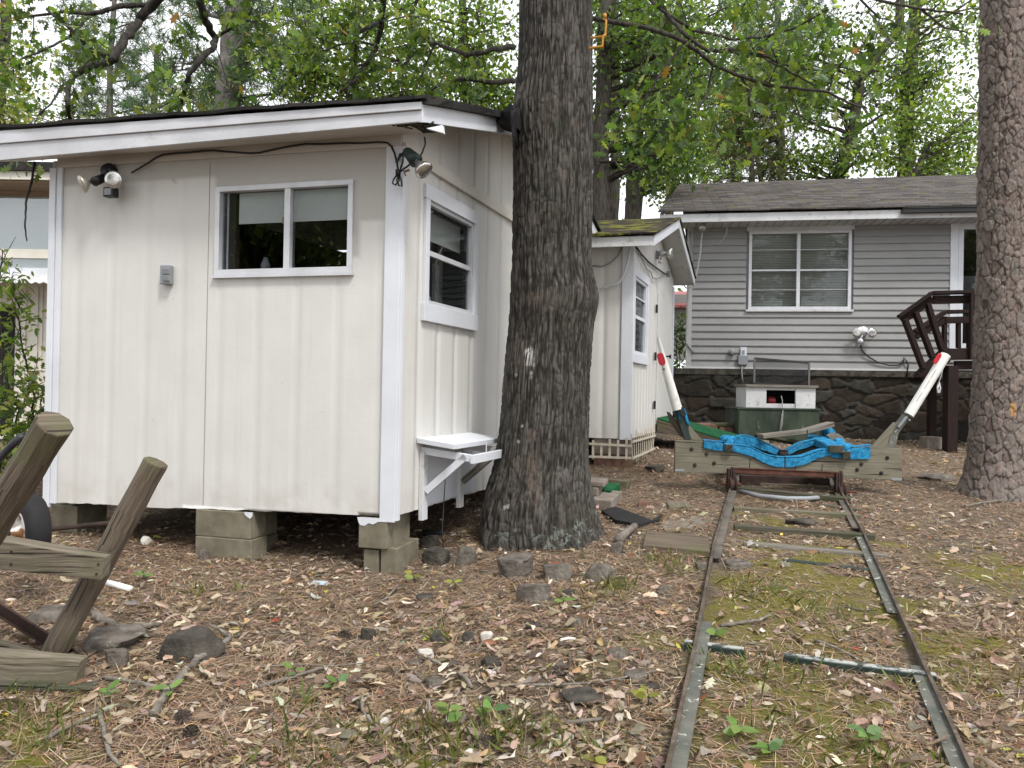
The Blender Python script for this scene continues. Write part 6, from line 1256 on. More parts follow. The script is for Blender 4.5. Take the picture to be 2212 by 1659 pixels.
def tree(label, path, Y, r0, r1, ell, nsub, nleaf, lsize, cols, bark=None, name='broadleaf_tree', group='trees behind the buildings', kind='quad', spread=.36, droop=.25, cat='tree', dY=0, dens=1.0, base=None, limb_r=.3, twigs=5):
    """path: trunk pixels from the top of what hides it, upward; ell: crown ellipses (px,py,rx,ry) seen at depth Y"""
    spread *= .82; bark = bark or m_bark_far; P = [Pt(x, y, Y+dY*i) for i, (x, y) in enumerate(path)]; b = P[0]; g = V3((b.x if base is None else base, Y, 0)); g.z = gzs(g.x, g.y)-.1
    P = [g] + P; n = len(P)-1
    t = thing(name, label, cat, V3((g.x, g.y, g.z+.1)), group)
    Q, R = [], []
    for i in range(n):
        for q in range(6): 
            u = (i+q/6)/n; Q.append(P[i].lerp(P[i+1], q/6) + V3((RND.uniform(-1,1),RND.uniform(-1,1),0))*r0*.12); R.append(r0+(r1-r0)*u)
    Q.append(P[-1]); R.append(r1)
    m = MB(); m.tube(Q, R, 14, cap=False, jit=.05); m.build('trunk', bark, t, True)
    subs, lim = [], []
    for (ex, ey, rx, ry) in ell:
        c = Pt(ex, ey, Y); a, bb = rx/F_PX*Y, ry/F_PX*Y
        for _ in range(max(2, int(nsub/len(ell)))):
            d = rdir(1)[0]*NR.uniform(.35,1)**.5; subs.append(c + V3((d[0]*a, d[1]*a*.9, d[2]*bb)))
    for s in subs:
        j = min(range(len(Q)), key=lambda i: abs(Q[i].z - (s.z - (s-Q[i]).length*.35)) + .25*(s-Q[i]).length); lim.append((bez(Q[j], s, .15*(s-Q[j]).length*RND.uniform(-.3,1)), (max(.008, R[j]*limb_r), max(.012, R[j]*limb_r*.35))))
        for _ in range(twigs):
            e = s + V3(rdir(1)[0])*spread*RND.uniform(.7,1.7); lim.append((bez(s, e, 0, 4), (.014, .004)))
    m = MB()
    for L, (ra, rb) in lim: k = len(L); m.tube(L, [ra+(rb-ra)*i/(k-1) for i in range(k)], 5, cap=False)
    m.build('limbs', bark, t, True)
    S = np.array([s[:] for s in subs]); nleaf = int(nleaf*(.48 if path[0][0] < 1200 else .40)); lsize *= .84; ci = NR.integers(0, len(S), nleaf); off = NR.normal(0, spread, (nleaf,3))*np.array([1.15,1.15,.62]); pos = S[ci] + off
    if kind == 'needle':
        pass
    d = rdir(nleaf, -droop); nn = rdir(nleaf, .9); size = lsize*NR.uniform(.6,1.25,nleaf)
    tone = NR.uniform(.7,1.35,len(S))[ci]; col = pal(nleaf, cols)*tone[:,None]
    T = leaf_T(kind); V, Fq = scatter(T, pos, d, nn, size); mesh_np('crown', V, Fq, m_leafg, t, ORG[t.name], col=np.repeat(col, len(T[0]), 0))
    return t
def needles(pos, k, L, w, cols, sag=0):
    """tufts of needles round points"""
    n = len(pos)*k; c = np.repeat(pos, k, 0); d = rdir(n, .15); V, Fq = scatter(leaf_T('needle'), c + NR.normal(0,.03,(n,3)), d, rdir(n), L*NR.uniform(.6,1.1,n), np.full(n, w)); col = np.repeat(pal(len(pos), cols, jit=.25), k, 0)
    return V, Fq, np.repeat(col, 4, 0)
def pine_tree(label, path, Y, r0, r1, branches, ntuft, cols=GREEN_B, L=.20, w=.016, name='pine_tree', spread=.30, bark=None, k=26, per=3):
    P = [Pt(x, y, Y) for x, y in path]; g = V3((P[0].x, Y, gzs(P[0].x, Y)-.1)); P = [g] + P
    t = thing(name, label, 'tree', g + V3((0,0,.1)), 'pines behind the buildings')
    Q, R = [], []; n = len(P)-1
    for i in range(n):
        for q in range(6): u = (i+q/6)/n; Q.append(P[i].lerp(P[i+1], q/6) + V3((RND.uniform(-1,1),RND.uniform(-1,1),0))*r0*.06); R.append(r0+(r1-r0)*u)
    Q.append(P[-1]); R.append(r1); m = MB(); m.tube(Q, R, 18, cap=False, jit=.05); m.build('trunk', bark or m_bark_pale, t, True)
    m = MB(); tips = []
    for pts, r in branches:
        B = [Pt(x, y, Y+dy) for x, y, dy in pts]; B2 = []
        for i in range(len(B)-1): B2 += [B[i].lerp(B[i+1], q/4)+V3((RND.uniform(-1,1),RND.uniform(-1,1),RND.uniform(-1,1)))*.04 for q in range(4)]
        B2.append(B[-1]); kk = len(B2); m.tube(B2, [r*(1-.7*i/kk) for i in range(kk)], 7, cap=False)
        for i in range(kk//3, kk):
            for _ in range(per):
                e = B2[i] + V3(rdir(1, .1)[0])*RND.uniform(.3,1.0); m.tube(bez(B2[i], e, .05, 3), [.012,.009,.007,.005], 4, cap=False); tips += [B2[i].lerp(e, u) for u in (.5,.75,1)]
    m.build('limbs', bark or m_bark_pale, t, True)
    A = np.array([p[:] for p in tips]); c = A[NR.integers(0, len(A), ntuft)] + NR.normal(0, spread*.5, (ntuft,3)); V, Fq, col = needles(c, k, L, w, cols); mesh_np('crown', V, Fq, m_needle, t, ORG[t.name], col=col); return t
# ------------------------------------------------------------------ the wood behind
random.seed(3)
pine_tree('tall pine with thick grey trunk and bare side branches above the cream shed roof', [(490,243),(497,150),(508,60),(520,-20),(528,-150)], 14, .24, .19,
  [([(500,120,0),(545,80,.2),(600,55,.3),(680,45,.4)], .05), ([(495,190,0),(540,160,-.2),(600,140,-.2),(690,125,0)], .05), ([(505,90,0),(560,40,.3),(640,20,.6),(700,-10,.8)], .05), ([(498,170,0),(470,180,.3),(450,195,.6)], .04), ([(510,60,0),(440,20,.4),(380,-20,.8)], .05), ([(497,215,0),(560,205,.3),(640,195,.2)], .04), ([(497,150,0),(430,120,.5),(390,150,.9),(330,170,1.2)], .035), ([(490,225,0),(440,225,.5),(370,215,.8)], .035), ([(520,0,0),(600,-60,.3),(680,-80,.6)], .05), ([(500,130,0),(560,110,-.4),(640,95,-.6)], .03)], 520, L=.22)
pine_tree('slender distant pine with thin pale trunk above the left part of the shed roof', [(238,270),(237,150),(246,20),(250,-120)], 26, .11, .07,
  [([(238,y0,0),(238+dx*.5,y0-8,.2),(238+dx,y0+rnd_,.5)], .035) for y0, dx, rnd_ in ((230,95,15),(205,-80,8),(180,110,-8),(150,-90,0),(120,95,-15),(95,-80,-10),(60,90,-20),(30,-90,-10),(0,90,-15),(165,60,20),(110,-50,20),(250,-80,5),(245,100,12))], 420, cols=[(.09,.14,.075),(.12,.17,.10),(.075,.115,.07)], L=.34, w=.022, spread=.5)
pine_tree('tall distant pine in the middle of the wood behind the grey house', [(1690,420),(1684,200),(1680,60),(1678,-150)], 27, .16, .10,
  [([(1684,y0,0),(1684+dx*.5,y0-6,.2),(1684+dx,y0+q,.5)], .035) for y0, dx, q in ((150,80,10),(100,-90,0),(60,90,-10),(20,-90,-10),(-20,80,0),(130,-60,15),(190,-90,10),(210,80,5))], 700, L=.34, w=.022, spread=.5)
pine_tree('olive cedar-like conifer above the left of the grey house roof', [(1625,400),(1622,320),(1618,240),(1615,190)], 19, .09, .03,
  [([(1620,y0,0),(1620+dx*.5,y0-2,.2),(1620+dx,y0+q,.4)], .02) for y0, dx, q in ((385,-70,-6),(385,60,-8),(360,-70,-8),(350,65,-8),(330,-60,-10),(315,60,-10),(300,-55,-12),(285,50,-12),(265,-40,-12),(250,36,-14),(225,-25,-12),(215,20,-12))], 620, cols=CEDAR, L=.16, w=.016, name='cedar_tree', spread=.34, bark=m_bark_far)
tree('leafy tree with thin dark stem above the middle of the cream shed roof', [(768,240),(765,150),(770,60),(775,-60)], 12.5, .07, .05, [(740,110,90,100),(860,60,120,80),(660,170,40,50),(800,190,120,40)], 30, 12500, .115, GREEN+GREEN_Y, spread=.36)
tree('bright yellow-green tree just left of the oak above the shed roof', [(1010,260),(1005,140),(1000,20),(1000,-80)], 15.5, .10, .07, [(900,165,150,70),(1040,120,90,110),(980,40,130,80),(1060,230,50,40)], 46, 15000, .13, GREEN_Y+GREEN[:2], spread=.42)
tree('dark-trunked tree close behind the right side of the oak', [(1297,490),(1298,300),(1305,150),(1310,0),(1312,-120)], 14, .18, .12, [(1370,230,90,110),(1330,60,110,90),(1420,330,90,60),(1450,120,120,80)], 44, 15000, .13, GREEN+GREEN_B[:1], spread=.42)
tree('slim second trunk right of the dark one behind the oak', [(1325,490),(1330,330),(1327,100),(1320,-80)], 16.5, .12, .09, [(1400,60,110,100),(1300,-20,100,80)], 22, 7000, .14, GREEN, spread=.45)
tree('thick third trunk behind the mossy roof', [(1368,490),(1370,360),(1376,200),(1374,0),(1374,-120)], 17.5, .21, .15, [(1450,240,110,80),(1390,150,90,90),(1480,30,130,80),(1440,370,90,50)], 40, 14000, .14, GREEN+GREEN_Y[:2], spread=.45)
tree('leaning dark-stemmed tree at the centre above the grey house roof', [(1806,395),(1827,337),(1844,267),(1857,173),(1897,117),(1941,67),(1946,-20)], 19, .16, .10, [(1760,300,110,80),(1870,250,120,100),(1730,150,90,80),(1890,90,120,70),(1770,365,100,32)], 46, 13000, .15, GREEN_Y+GREEN, spread=.46)
tree('upright dark trunk with ivy-like leaves right of the leaning tree', [(1957,375),(1957,300),(1957,233),(1966,180),(1975,60),(1980,-60)], 20.5, .22, .14, [(2000,140,110,90),(1930,190,80,80),(2040,60,100,70),(1980,340,120,40)], 36, 12000, .15, GREEN_Y+GREEN, spread=.46)
tree('small tree with a forked bare limb above the right end of the grey roof', [(1974,385),(1990,345),(2007,310),(2027,313),(2070,276),(2117,237)], 18, .085, .03, [(2060,350,90,40),(2090,270,60,60),(2010,270,60,50)], 18, 6500, .14, GREEN_Y, spread=.42)
tree('thin leaning sapling with a dark stem above the left of the grey roof', [(1646,400),(1636,345),(1617,290),(1600,220),(1590,120)], 21, .08, .04, [(1560,180,90,80),(1640,120,100,80),(1560,330,70,60),(1700,60,100,70)], 26, 7000, .16, GREEN_B+GREEN[:2], spread=.5)
tree('tree filling the gap above the left eave of the grey house', [(1445,470),(1452,300),(1460,140),(1470,-40)], 23, .14, .1, [(1470,330,90,80),(1520,250,80,80),(1440,200,90,90),(1560,60,110,80)], 36, 11000, .17, GREEN_B+GREEN, spread=.55)
tree('pale leafy tree behind the pine at the right edge', [(2160,400),(2150,250),(2140,100),(2130,-60)], 24, .16, .11, [(2110,170,100,110),(2190,300,100,80),(2060,390,90,30),(2210,100,90,100)], 30, 8500, .17, GREEN_Y+GREEN_B[:2], spread=.55)
tree('yellowish tan-leaved tree at the far left', [(-10,300),(0,200),(10,80),(15,-60)], 17, .14, .1, [(5,170,40,70),(-20,60,50,60),(20,240,40,40)], 16, 3600, .12, TAN+GREEN_Y[:1], spread=.40)
tree('dark green tree beyond the yellowish one at the left edge', [(-120,420),(-110,200),(-100,0)], 15, .15, .1, [(-60,120,90,120),(-90,330,100,80)], 22, 6000, .12, GREEN, spread=.40)
tree('light green tree far behind the slender pine at the left', [(330,300),(335,200),(340,100)], 32, .16, .1, [(330,250,90,25),(420,225,70,30),(130,262,110,20),(40,240,70,40)], 20, 4200, .19, [(.13,.18,.07),(.16,.20,.09),(.10,.15,.06)], spread=.55)
# far-off wood
n = 34; pos = []
for i in range(300):
    x = NR.uniform(-40, 48); y = NR.uniform(33, 52) ; h = NR.uniform(1, 7.5 if x > -8 else 4.2); pos.append((x, y, h))
pos = np.array(pos); k = 110; c = np.repeat(pos, k, 0) + NR.normal(0, 1, (len(pos)*k, 3))*np.array([1.2,1.0,.9]); N_ = len(c)
c[:,2] = np.maximum(c[:,2], gz(c[:,0], c[:,1])+.1)
T = leaf_T('quad'); V, Fq = scatter(T, c, rdir(N_, -.2), rdir(N_, .5), .30*NR.uniform(.6,1.3,N_)); col = np.repeat(np.repeat(pal(len(pos), GREEN_Y+GREEN_B+GREEN, jit=.2), k, 0), 4, 0)
tag(mesh_np('distant_woods', V, Fq, m_leafg, None, (0,0,0), col=col), kind='stuff')
# understory at the left and in the gap
# ------------------------------------------------------------------ the oak's own limbs and leaves
LM = [ # pixel path, depth path, radius
 ([(420,-120),(370,-40),(330,10),(300,45),(272,80),(246,125),(230,138),(185,148),(160,165),(146,190),(148,225),(153,262)], 7.2, .050),
 ([(430,-110),(428,-20),(440,40),(464,82),(462,100),(430,130),(405,165),(398,200),(385,246)], 7.0, .042),
 ([(330,10),(250,15),(200,30),(140,25),(60,35)], 7.3, .028), ([(246,125),(200,110),(150,60),(100,20)], 7.4, .024), ([(160,165),(130,190),(110,225),(80,250)], 7.2, .014),
 ([(430,130),(470,150),(490,200)], 6.9, .012), ([(464,82),(500,60),(540,30),(560,-40)], 7.0, .018), ([(398,200),(370,215),(345,235)], 6.9, .010), ([(200,30),(150,80),(90,110),(40,130)], 7.3, .016),
 ([(860,-110),(830,-20),(825,40),(815,100),(790,140),(770,170),(735,200)], 8.2, .040), ([(825,40),(800,60),(770,70),(766,140),(764,205)], 8.3, .026), ([(1110,100),(1060,108),(1010,118),(960,102),(940,92),(900,110),(870,140)], 8.0, .030), ([(1110,175),(1060,178),(1000,170),(960,180),(920,200)], 8.6, .032), ([(790,140),(760,190),(745,225)], 8.2, .014), ([(940,92),(920,140),(900,190)], 8.0, .014), ([(815,100),(780,90),(740,95),(700,110)], 8.2, .014),
 ([(75,350),(68,395),(56,440),(54,490),(58,520)], 5.9, .011),
 ([(1290,-60),(1380,-20),(1440,30),(1500,65),(1580,85),(1650,80),(1720,60),(1790,20)], 6.6, .018), ([(1400,-50),(1440,30),(1480,75),(1530,110),(1590,105),(1650,125),(1700,150),(1760,185)], 6.4, .020), ([(1280,40),(1400,60),(1480,90),(1540,140),(1600,165),(1660,185),(1720,190),(1790,200),(1840,225),(1870,232)], 6.2, .020), ([(1530,110),(1560,112),(1640,115),(1690,140),(1750,150),(1800,155)], 6.5, .014),
 ([(1690,140),(1705,190),(1720,230),(1730,260)], 6.5, .010), ([(1295,350),(1340,350),(1375,348)], 6.2, .014), ([(1340,350),(1380,362),(1410,385)], 6.2, .010), ([(1295,310),(1320,305),(1345,320)], 6.3, .010),
 ([(1540,140),(1530,200),(1500,250),(1460,290)], 6.2, .012), ([(1480,90),(1440,140),(1400,200),(1380,260)], 6.3, .014), ([(1600,165),(1620,200),(1600,240)], 6.2, .010), ([(1790,200),(1800,160),(1830,120)], 6.3, .010), ([(1400,-50),(1560,-20),(1700,-30),(1850,-10),(1990,20),(2080,30)], 6.9, .022), ([(1990,20),(2040,60),(2090,70)], 6.9, .012), ([(1850,-10),(1900,40),(1890,90)], 6.8, .012)]
m = MB(); twp = []; 
for pts, Y0, r in LM:
    P = [Pt(x, y, Y0 + .25*math.sin(i*1.3+r*90)) for i, (x, y) in enumerate(pts)]; Q = []
    for i in range(len(P)-1): Q += [P[i].lerp(P[i+1], q/5)+V3((RND.uniform(-1,1),RND.uniform(-1,1),RND.uniform(-1,1)))*r*.25 for q in range(5)]
    Q.append(P[-1]); k = len(Q); m.tube(Q, [max(.004, r*(1-.62*i/k)*RND.uniform(.93,1.07)) for i in range(k)], 9, cap=True)
    if pts[0] == (75,350): continue
    for i in range(k//5, k):
        for _ in range(2 if r < .02 else 1):
            if RND.random() < (.09 if pts[0][0] < 600 else .20 if pts[0][0] < 1200 else .17 if abs(Q[i].x) < 1.75 else .075) and not (len(pts) < 4 and pts[0][0] in (1295, 1340)):
                e = Q[i] + V3(rdir(1, -.25)[0])*RND.uniform(.22,.62); m.tube(bez(Q[i], e, .04, 4), [.006,.005,.004,.003,.002], 4, cap=False); twp += [e, Q[i].lerp(e, .7), Q[i].lerp(e, .45)]
    twp.append(Q[-1])
# limbs tie in to the trunk above the frame
for tip, Y0, r in (((425,-115),7.1,.06),((860,-110),8.2,.05),((1400,-55),6.5,.05),((1290,-60),6.4,.03)):
    b = V3((.24, 5.8, 6.2)); e = Pt(*tip, Y0); mid = b.lerp(e, .5)+V3((0,0,.7)); m.tube([b, b.lerp(mid,.5)+V3((0,0,.3)), mid, mid.lerp(e,.6)+V3((0,0,.15)), e], [r*2.2, r*1.9, r*1.5, r*1.2, r], 10)
m.build('limbs', m_bark_far, oak, True)
A = np.array([p[:] for p in twp]); per = 10; c = np.repeat(A, per, 0) + NR.normal(0, .085, (len(A)*per, 3)); n = len(c)
dd = rdir(n, -.55); V, Fq = scatter(leaf_T('oak'), c, dd, rdir(n, 1.0), NR.uniform(.07,.135,n)); tone = np.repeat(NR.uniform(.75,1.3,len(A)), per)
col = pal(n, GREEN+GREEN_Y[:3]+[(.30,.16,.05)], [.2,.2,.15,.12,.08,.09,.07,.08,.01])*tone[:,None]
mesh_np('crown', V, Fq, m_leafn, oak, ORG[oak.name], col=np.repeat(col, len(leaf_T('oak')[0]), 0))
# high crowns of the oak and the pine, above the frame, shading the yard
def high(par, c, rad, nsub, n, ls, cols, kind='quad', spread=.5):
    S = np.array([np.array(c) + rdir(1)[0]*NR.uniform(.3,1)*np.array(rad) for _ in range(nsub)]); ci = NR.integers(0, nsub, n); pos = S[ci] + NR.normal(0, spread, (n,3))*np.array([1,1,.5])
    T = leaf_T(kind); V, Fq = scatter(T, pos, rdir(n, -.3), rdir(n, .9), ls*NR.uniform(.6,1.2,n)); mesh_np('crown', V, Fq, m_leafg, par, ORG[par.name], col=np.repeat(pal(n, cols), len(T[0]), 0))
    m = MB()
    for s in S: m.tube(bez(V3((c[0], c[1], c[2]-rad[2]*.8)), V3(s), .2), [.05,.04,.035,.03,.025,.02,.014,.01], 6, cap=False)
    m.build('limbs', m_bark_far, par, True)
high(oak, (.2, 6.0, 9.0), (3.2, 2.6, 1.6), 30, 7000, .15, GREEN)
high(pine, (Pt(2168,0,7.45).x, 7.6, 11.3), (1.8, 1.8, 1.2), 18, 6000, .16, GREEN_B, 'needle' and 'quad', .35)
# trees behind the camera, seen mirrored in the windows and shading the yard
def yard_tree(label, x, y, r, h, crown, n, cols, ls=.17):
    t = thing('broadleaf_tree', label, 'tree', on_g(x, y), 'trees mirrored in the windows'); m = MB(); zb = gzs(x,y)-.1; Q = [V3((x+.12*math.sin(z*.9), y+.1*math.cos(z*1.1), zb+z)) for z in np.linspace(0, h, 14)]
    m.tube(Q, [r*(1-.6*i/13) for i in range(14)], 12, cap=False, jit=.06); m.build('trunk', m_bark_far, t, True); high(t, (x, y, zb+h*.78), crown, 34, n, ls, cols, spread=.5); return t
yard_tree('lakeside oak standing behind the photographer, mirrored in the sliding window', -8.6, -.8, .2, 7.5, (2.2,2.2,2.9), 9000, GREEN)
yard_tree('dark thicket tree beside the lakeside oak, left behind the photographer', -11.0, -4.0, .25, 8.0, (2.8,2.8,3.6), 14000, GREEN)
yard_tree('tall tree behind the photographer, mirrored in the grey house window', 5.0, -9.0, .24, 11, (3.4,2.2,2.9), 9000, GREEN)
yard_tree('dark tree added behind the photographer at the right, mirrored in the deck door', 11.4, -7.5, .24, 9, (2.6,2.2,4.0), 9000, GREEN)  # unseen tree added to darken the deck door's reflection
yard_tree('bushy tree straight behind the photographer', 1.0, -13, .3, 9, (3.4,2.4,4.0), 10000, GREEN)
# ------------------------------------------------------------------ shrub at the left edge
def shrub(name, label, stems, leaf, n, ls, cols, spread, cat='shrub', group=None):
    b = stems[0][0]; t = thing(name, label, cat, b, group); m = MB(); tips = []
    for P in stems:
        Q = []
        for i in range(len(P)-1): Q += [P[i].lerp(P[i+1], q/5)+V3((RND.uniform(-1,1),RND.uniform(-1,1),0))*.015 for q in range(5)]
        Q.append(P[-1]); k = len(Q); m.tube(Q, [.013*(1-.7*i/k) for i in range(k)], 6, cap=False)
        for i in range(k//6, k):
            for _ in range(2):
                e = Q[i]+V3(rdir(1,.15)[0])*RND.uniform(.1,.34); m.tube(bez(Q[i], e, .03, 3), [.004,.003,.003,.002], 4, cap=False); tips += [Q[i].lerp(e, u) for u in (.4,.7,1)]
    m.build('stems', m_bark_far, t, True); A = np.array([p[:] for p in tips]); c = A[NR.integers(0, len(A), n)] + NR.normal(0, spread, (n,3)); T = leaf_T(leaf)
    V, Fq = scatter(T, c, rdir(n, -.25), rdir(n, 1.0), ls*NR.uniform(.6,1.2,n)); mesh_np('foliage', V, Fq, m_leafn, t, ORG[t.name], col=np.repeat(pal(n, cols), len(T[0]), 0)); return t
LG = [(.20,.27,.06),(.15,.22,.045),(.10,.17,.035),(.26,.30,.08)]
g0 = G(40, 1060); Ys = 6.9; g0 = on_g(Pt(30,900,Ys).x, Ys)
shrub('shrub', 'bright green sapling growing past the left end of the cream shed', [[g0, Pt(60,960,Ys), Pt(75,860,Ys), Pt(52,760,Ys), Pt(40,680,Ys-.1), Pt(25,600,Ys-.1)], [g0, Pt(20,900,Ys), Pt(10,780,Ys), Pt(-5,640,Ys), Pt(5,540,Ys)], [g0+V3((.1,.1,0)), Pt(70,980,Ys), Pt(60,900,Ys-.1)]], 'lance', 750, .085, LG, .05)
g1 = on_g(Pt(-30,980,6.6).x, 6.6)
shrub('shrub', 'broad oak-leaved bush low at the left edge behind the hand cart', [[g1, Pt(10,980,6.6), Pt(40,900,6.6), Pt(62,830,6.6)], [g1, Pt(-20,900,6.6), Pt(10,800,6.6)], [g1, Pt(30,1000,6.6), Pt(65,940,6.6)]], 'oak', 420, .11, LG[1:]+GREEN[:2], .05)
g2 = on_g(Pt(1470,820,19).x, 19)
shrub('shrub', 'green bush in the gap between small shed and grey house', [[g2, Pt(1462,760,19), Pt(1460,700,19)], [g2, Pt(1468,740,19), Pt(1470,690,19)]], 'quad', 900, .12, GREEN+GREEN_B, .22)
# ------------------------------------------------------------------ seedlings
SD = [(1290//1, 0)]
SEED = [(955,1590,.17,4,'tall bright green seedling with broad leaves at the front centre'),(1065,1560,.12,3,'green seedling beside the grass tuft at the front'),(372,1512,.10,2,'upright green seedling leaf beside the lichen branch'),(238,1510,.06,3,'small green seedling below the timber cradle'),(644,1470,.09,2,'single upright green seedling in the middle left litter'),(898,1262,.11,2,'yellow-green seedling right of the corner pier'),(985,1275,.09,2,'yellowish seedling near the grey stones'),(1400,1530,.11,3,'yellow-green seedling left of the slate slab'),(1590,1608,.10,4,'pale seedling cluster inside the lower track'),(1658,1645,.08,4,'blue-green seedling at the bottom edge inside the track'),(1880,1620,.12,5,'bushy pale green seedling inside the lower right track'),(1538,1385,.07,4,'tiny green seedling at the joint of the left rail'),(310,1260,.10,4,'pale seedling below the shed left of the middle pier'),(720,1490,.06,4,'little green seedling in the mid-left litter'),(1290,1660,.06,3,'yellow seedling at the bottom edge'),(1215,1310,.07,2,'sprout beside the small dark stone')]
for x, y, h, nl, lab in SEED:
    p = G(x, y); h *= .72; t = thing('seedling', lab, 'seedling', p, 'green seedlings in the litter'); m = MB(); tip = p+V3((RND.uniform(-.03,.03), RND.uniform(-.02,.02), h)); m.tube([p, p.lerp(tip,.5)+V3((.005,0,0)), tip], [.0025,.002,.0015], 5); m.build('stem', m_grassm if 'm_grassm' in globals() else m_green_metal, t)
    n = nl+1; th = NR.uniform(0, 6.28)+np.arange(n)*2.4; pos = np.array([p.lerp(tip, .55+.45*i/n)[:] for i in range(n)]); d = np.stack([np.cos(th), np.sin(th)*.7, NR.uniform(.0,.5,n)], 1)
    yel = 'yellow' in lab; cols = [(.29,.30,.07),(.24,.28,.06)] if yel else [(.15,.24,.06),(.19,.28,.075),(.12,.20,.075)]
    T = leaf_T('lance'); nrm = np.tile(np.array([[0,-.45,1.]]), (n,1)) + NR.normal(0,.3,(n,3)); V, Fq = scatter(T, pos, d, nrm, NR.uniform(.05,.085,n)*(.7+h*4), NR.uniform(.08,.12,n)*(.7+h*3)); mesh_np('leaf', V, Fq, m_leafn, t, ORG[t.name], col=np.repeat(pal(n, cols), len(T[0]), 0))['kind'] = 'stuff'
# ------------------------------------------------------------------ litter
KEEP = []   # (x, y, r) to avoid
def spread_pts(n, y0=1.9, y1=12.5):
    n = int(n*1.3)
    y = NR.uniform(y0**.55, y1**.55, n*2)**(1/.55); n0 = n; half = .70*y + 1.5; x = NR.uniform(-1,1,n*2)*half; k = np.ones(n*2, bool)
    P = np.stack([x, y], 1); return P[k][:n]
RAILP = [(G(1447,1700), G(1512,1405)), (G(1512,1405), G(1548,1190)), (G(1548,1190), G(1583,1062)), (G(2100,1700), G(1985,1455)), (G(1985,1455), G(1897,1250)), (G(1897,1250), G(1805,1058))]
def off_rail(P, d=.035):
    k = np.ones(len(P), bool)
    for a, b in RAILP: k &= seg_d(P[:,0], P[:,1], a, b)[0] > d
    k &= np.hypot(P[:,0]-.26, P[:,1]-5.8) > .37; k &= np.hypot(P[:,0]-Pt(2160,1000,7.45).x, P[:,1]-7.45) > .28
    for sx, sy, rx, ry in STONES: k &= ((P[:,0]-sx)/(rx*.98))**2 + ((P[:,1]-sy)/(ry*1.0))**2 > 1
    return k
def gnorm(P):
    e = .03; zx = (gz(P[:,0]+e, P[:,1])-gz(P[:,0]-e, P[:,1]))/(2*e); zy = (gz(P[:,0], P[:,1]+e)-gz(P[:,0], P[:,1]-e))/(2*e); return np.stack([-zx, -zy, np.ones(len(P))], 1)
def patchy(P, f, s, lo, hi): return NR.random(len(P)) < sst(lo, hi, fbm(P[:,0]*f, P[:,1]*f, 0, 3, s))
BROWN = [(.27,.205,.15),(.205,.155,.115),(.36,.285,.215),(.44,.365,.29),(.145,.108,.083),(.37,.255,.15),(.53,.48,.41),(.21,.115,.07),(.31,.28,.245)]
BROWN = [tuple(min(.6, v*1.12) for v in c) for c in BROWN]
def litter(name, n, kind, s0, s1, cols, w, lift, curl=.55, f=1.4, seed=3, lo=.2, hi=.6, y1=12.5, mat=None):
    P = spread_pts(n, 1.9, y1); P = P[patchy(P, f, seed, lo, hi) & off_rail(P)]; ms = moss_at(P[:,0], P[:,1]); P = P[NR.random(len(P)) > .5*ms]; n = len(P)
    th = NR.uniform(0, 6.283, n); gn = gnorm(P); d = np.stack([np.cos(th), np.sin(th), NR.normal(0,.16,n)], 1); d[:,2] += -(gn[:,0]*d[:,0]+gn[:,1]*d[:,1]); nr = gn + NR.normal(0, curl, (n,3))*np.array([1,1,.2])
    pos = np.stack([P[:,0], P[:,1], gz(P[:,0], P[:,1]) + NR.uniform(.004, lift, n)], 1); T = leaf_T(kind) if kind != 'curl' else None; sz = NR.uniform(s0, s1, n)
    cc = pal(n, cols, w, .22); wd = sz*NR.uniform(.6,1.1,n)
    if kind != 'curl': V, Fq = scatter(T, pos, d, nr, sz, wd); cc = np.repeat(cc, len(T[0]), 0)
    else:
        Vs, Fs, Cs, o = [], [], [], 0
        for q in range(9):
            T = curl_T(q*7+seed); ix = np.arange(q, n, 9); V, Fq = scatter(T, pos[ix], d[ix], nr[ix], sz[ix], wd[ix]*1.15); Vs.append(V); Fs.append(Fq+o); o += len(V); Cs.append(np.repeat(cc[ix], len(T[0]), 0))
        V, Fq, cc = np.concatenate(Vs), np.concatenate(Fs), np.concatenate(Cs)
    return tag(mesh_np(name, V, Fq, mat or m_litter, None, (0,0,0), col=cc, smooth=kind == 'curl'), kind='stuff')
litter('oak_leaves', 1500, 'oak', .05, .10, BROWN, [.28,.25,.16,.04,.15,.05,.0,.05,.02], .03, .8, lo=.3, hi=.7, seed=5)
litter('fallen_leaves', 7000, 'curl', .03, .085, BROWN, [.24,.22,.17,.08,.13,.05,.04,.02,.05], .03, .7, lo=.2, hi=.55)
litter('leaf_fragments', 36000, 'lance', .018, .06, BROWN+[(.10,.07,.05)], [.2,.19,.14,.08,.13,.05,.05,.05,.05,.06], .02, .6, f=2.2, seed=8, lo=.1, hi=.5)
litter('leaf_drift', 5200, 'curl', .03, .085, BROWN, [.22,.20,.18,.11,.1,.06,.05,.03,.05], .045, .8, f=1.1, seed=33, lo=.3, hi=.62, y1=4.4)
litter('bark_chips', 9000, 'quad', .012, .035, [(.09,.06,.045),(.14,.085,.06),(.33,.27,.22),(.06,.045,.038)], None, .012, .4, f=2, seed=18)
litter('bright_leaves', 260, 'lance', .04, .07, [(.45,.42,.08),(.42,.38,.06),(.32,.38,.08),(.34,.06,.03)], None, .03, .4, seed=28, y1=9)
P = spread_pts(150000, 1.9, 12.0); P = P[off_rail(P, .055) & patchy(P, .9, 12, .05, .6)]; ms = moss_at(P[:,0], P[:,1]); P = P[NR.random(len(P)) > .75*ms]; n = len(P)
th = NR.uniform(0, 6.283, n); gn = gnorm(P); d = np.stack([np.cos(th), np.sin(th), NR.normal(0,.10,n)], 1); d[:,2] += -(gn[:,0]*d[:,0]+gn[:,1]*d[:,1])
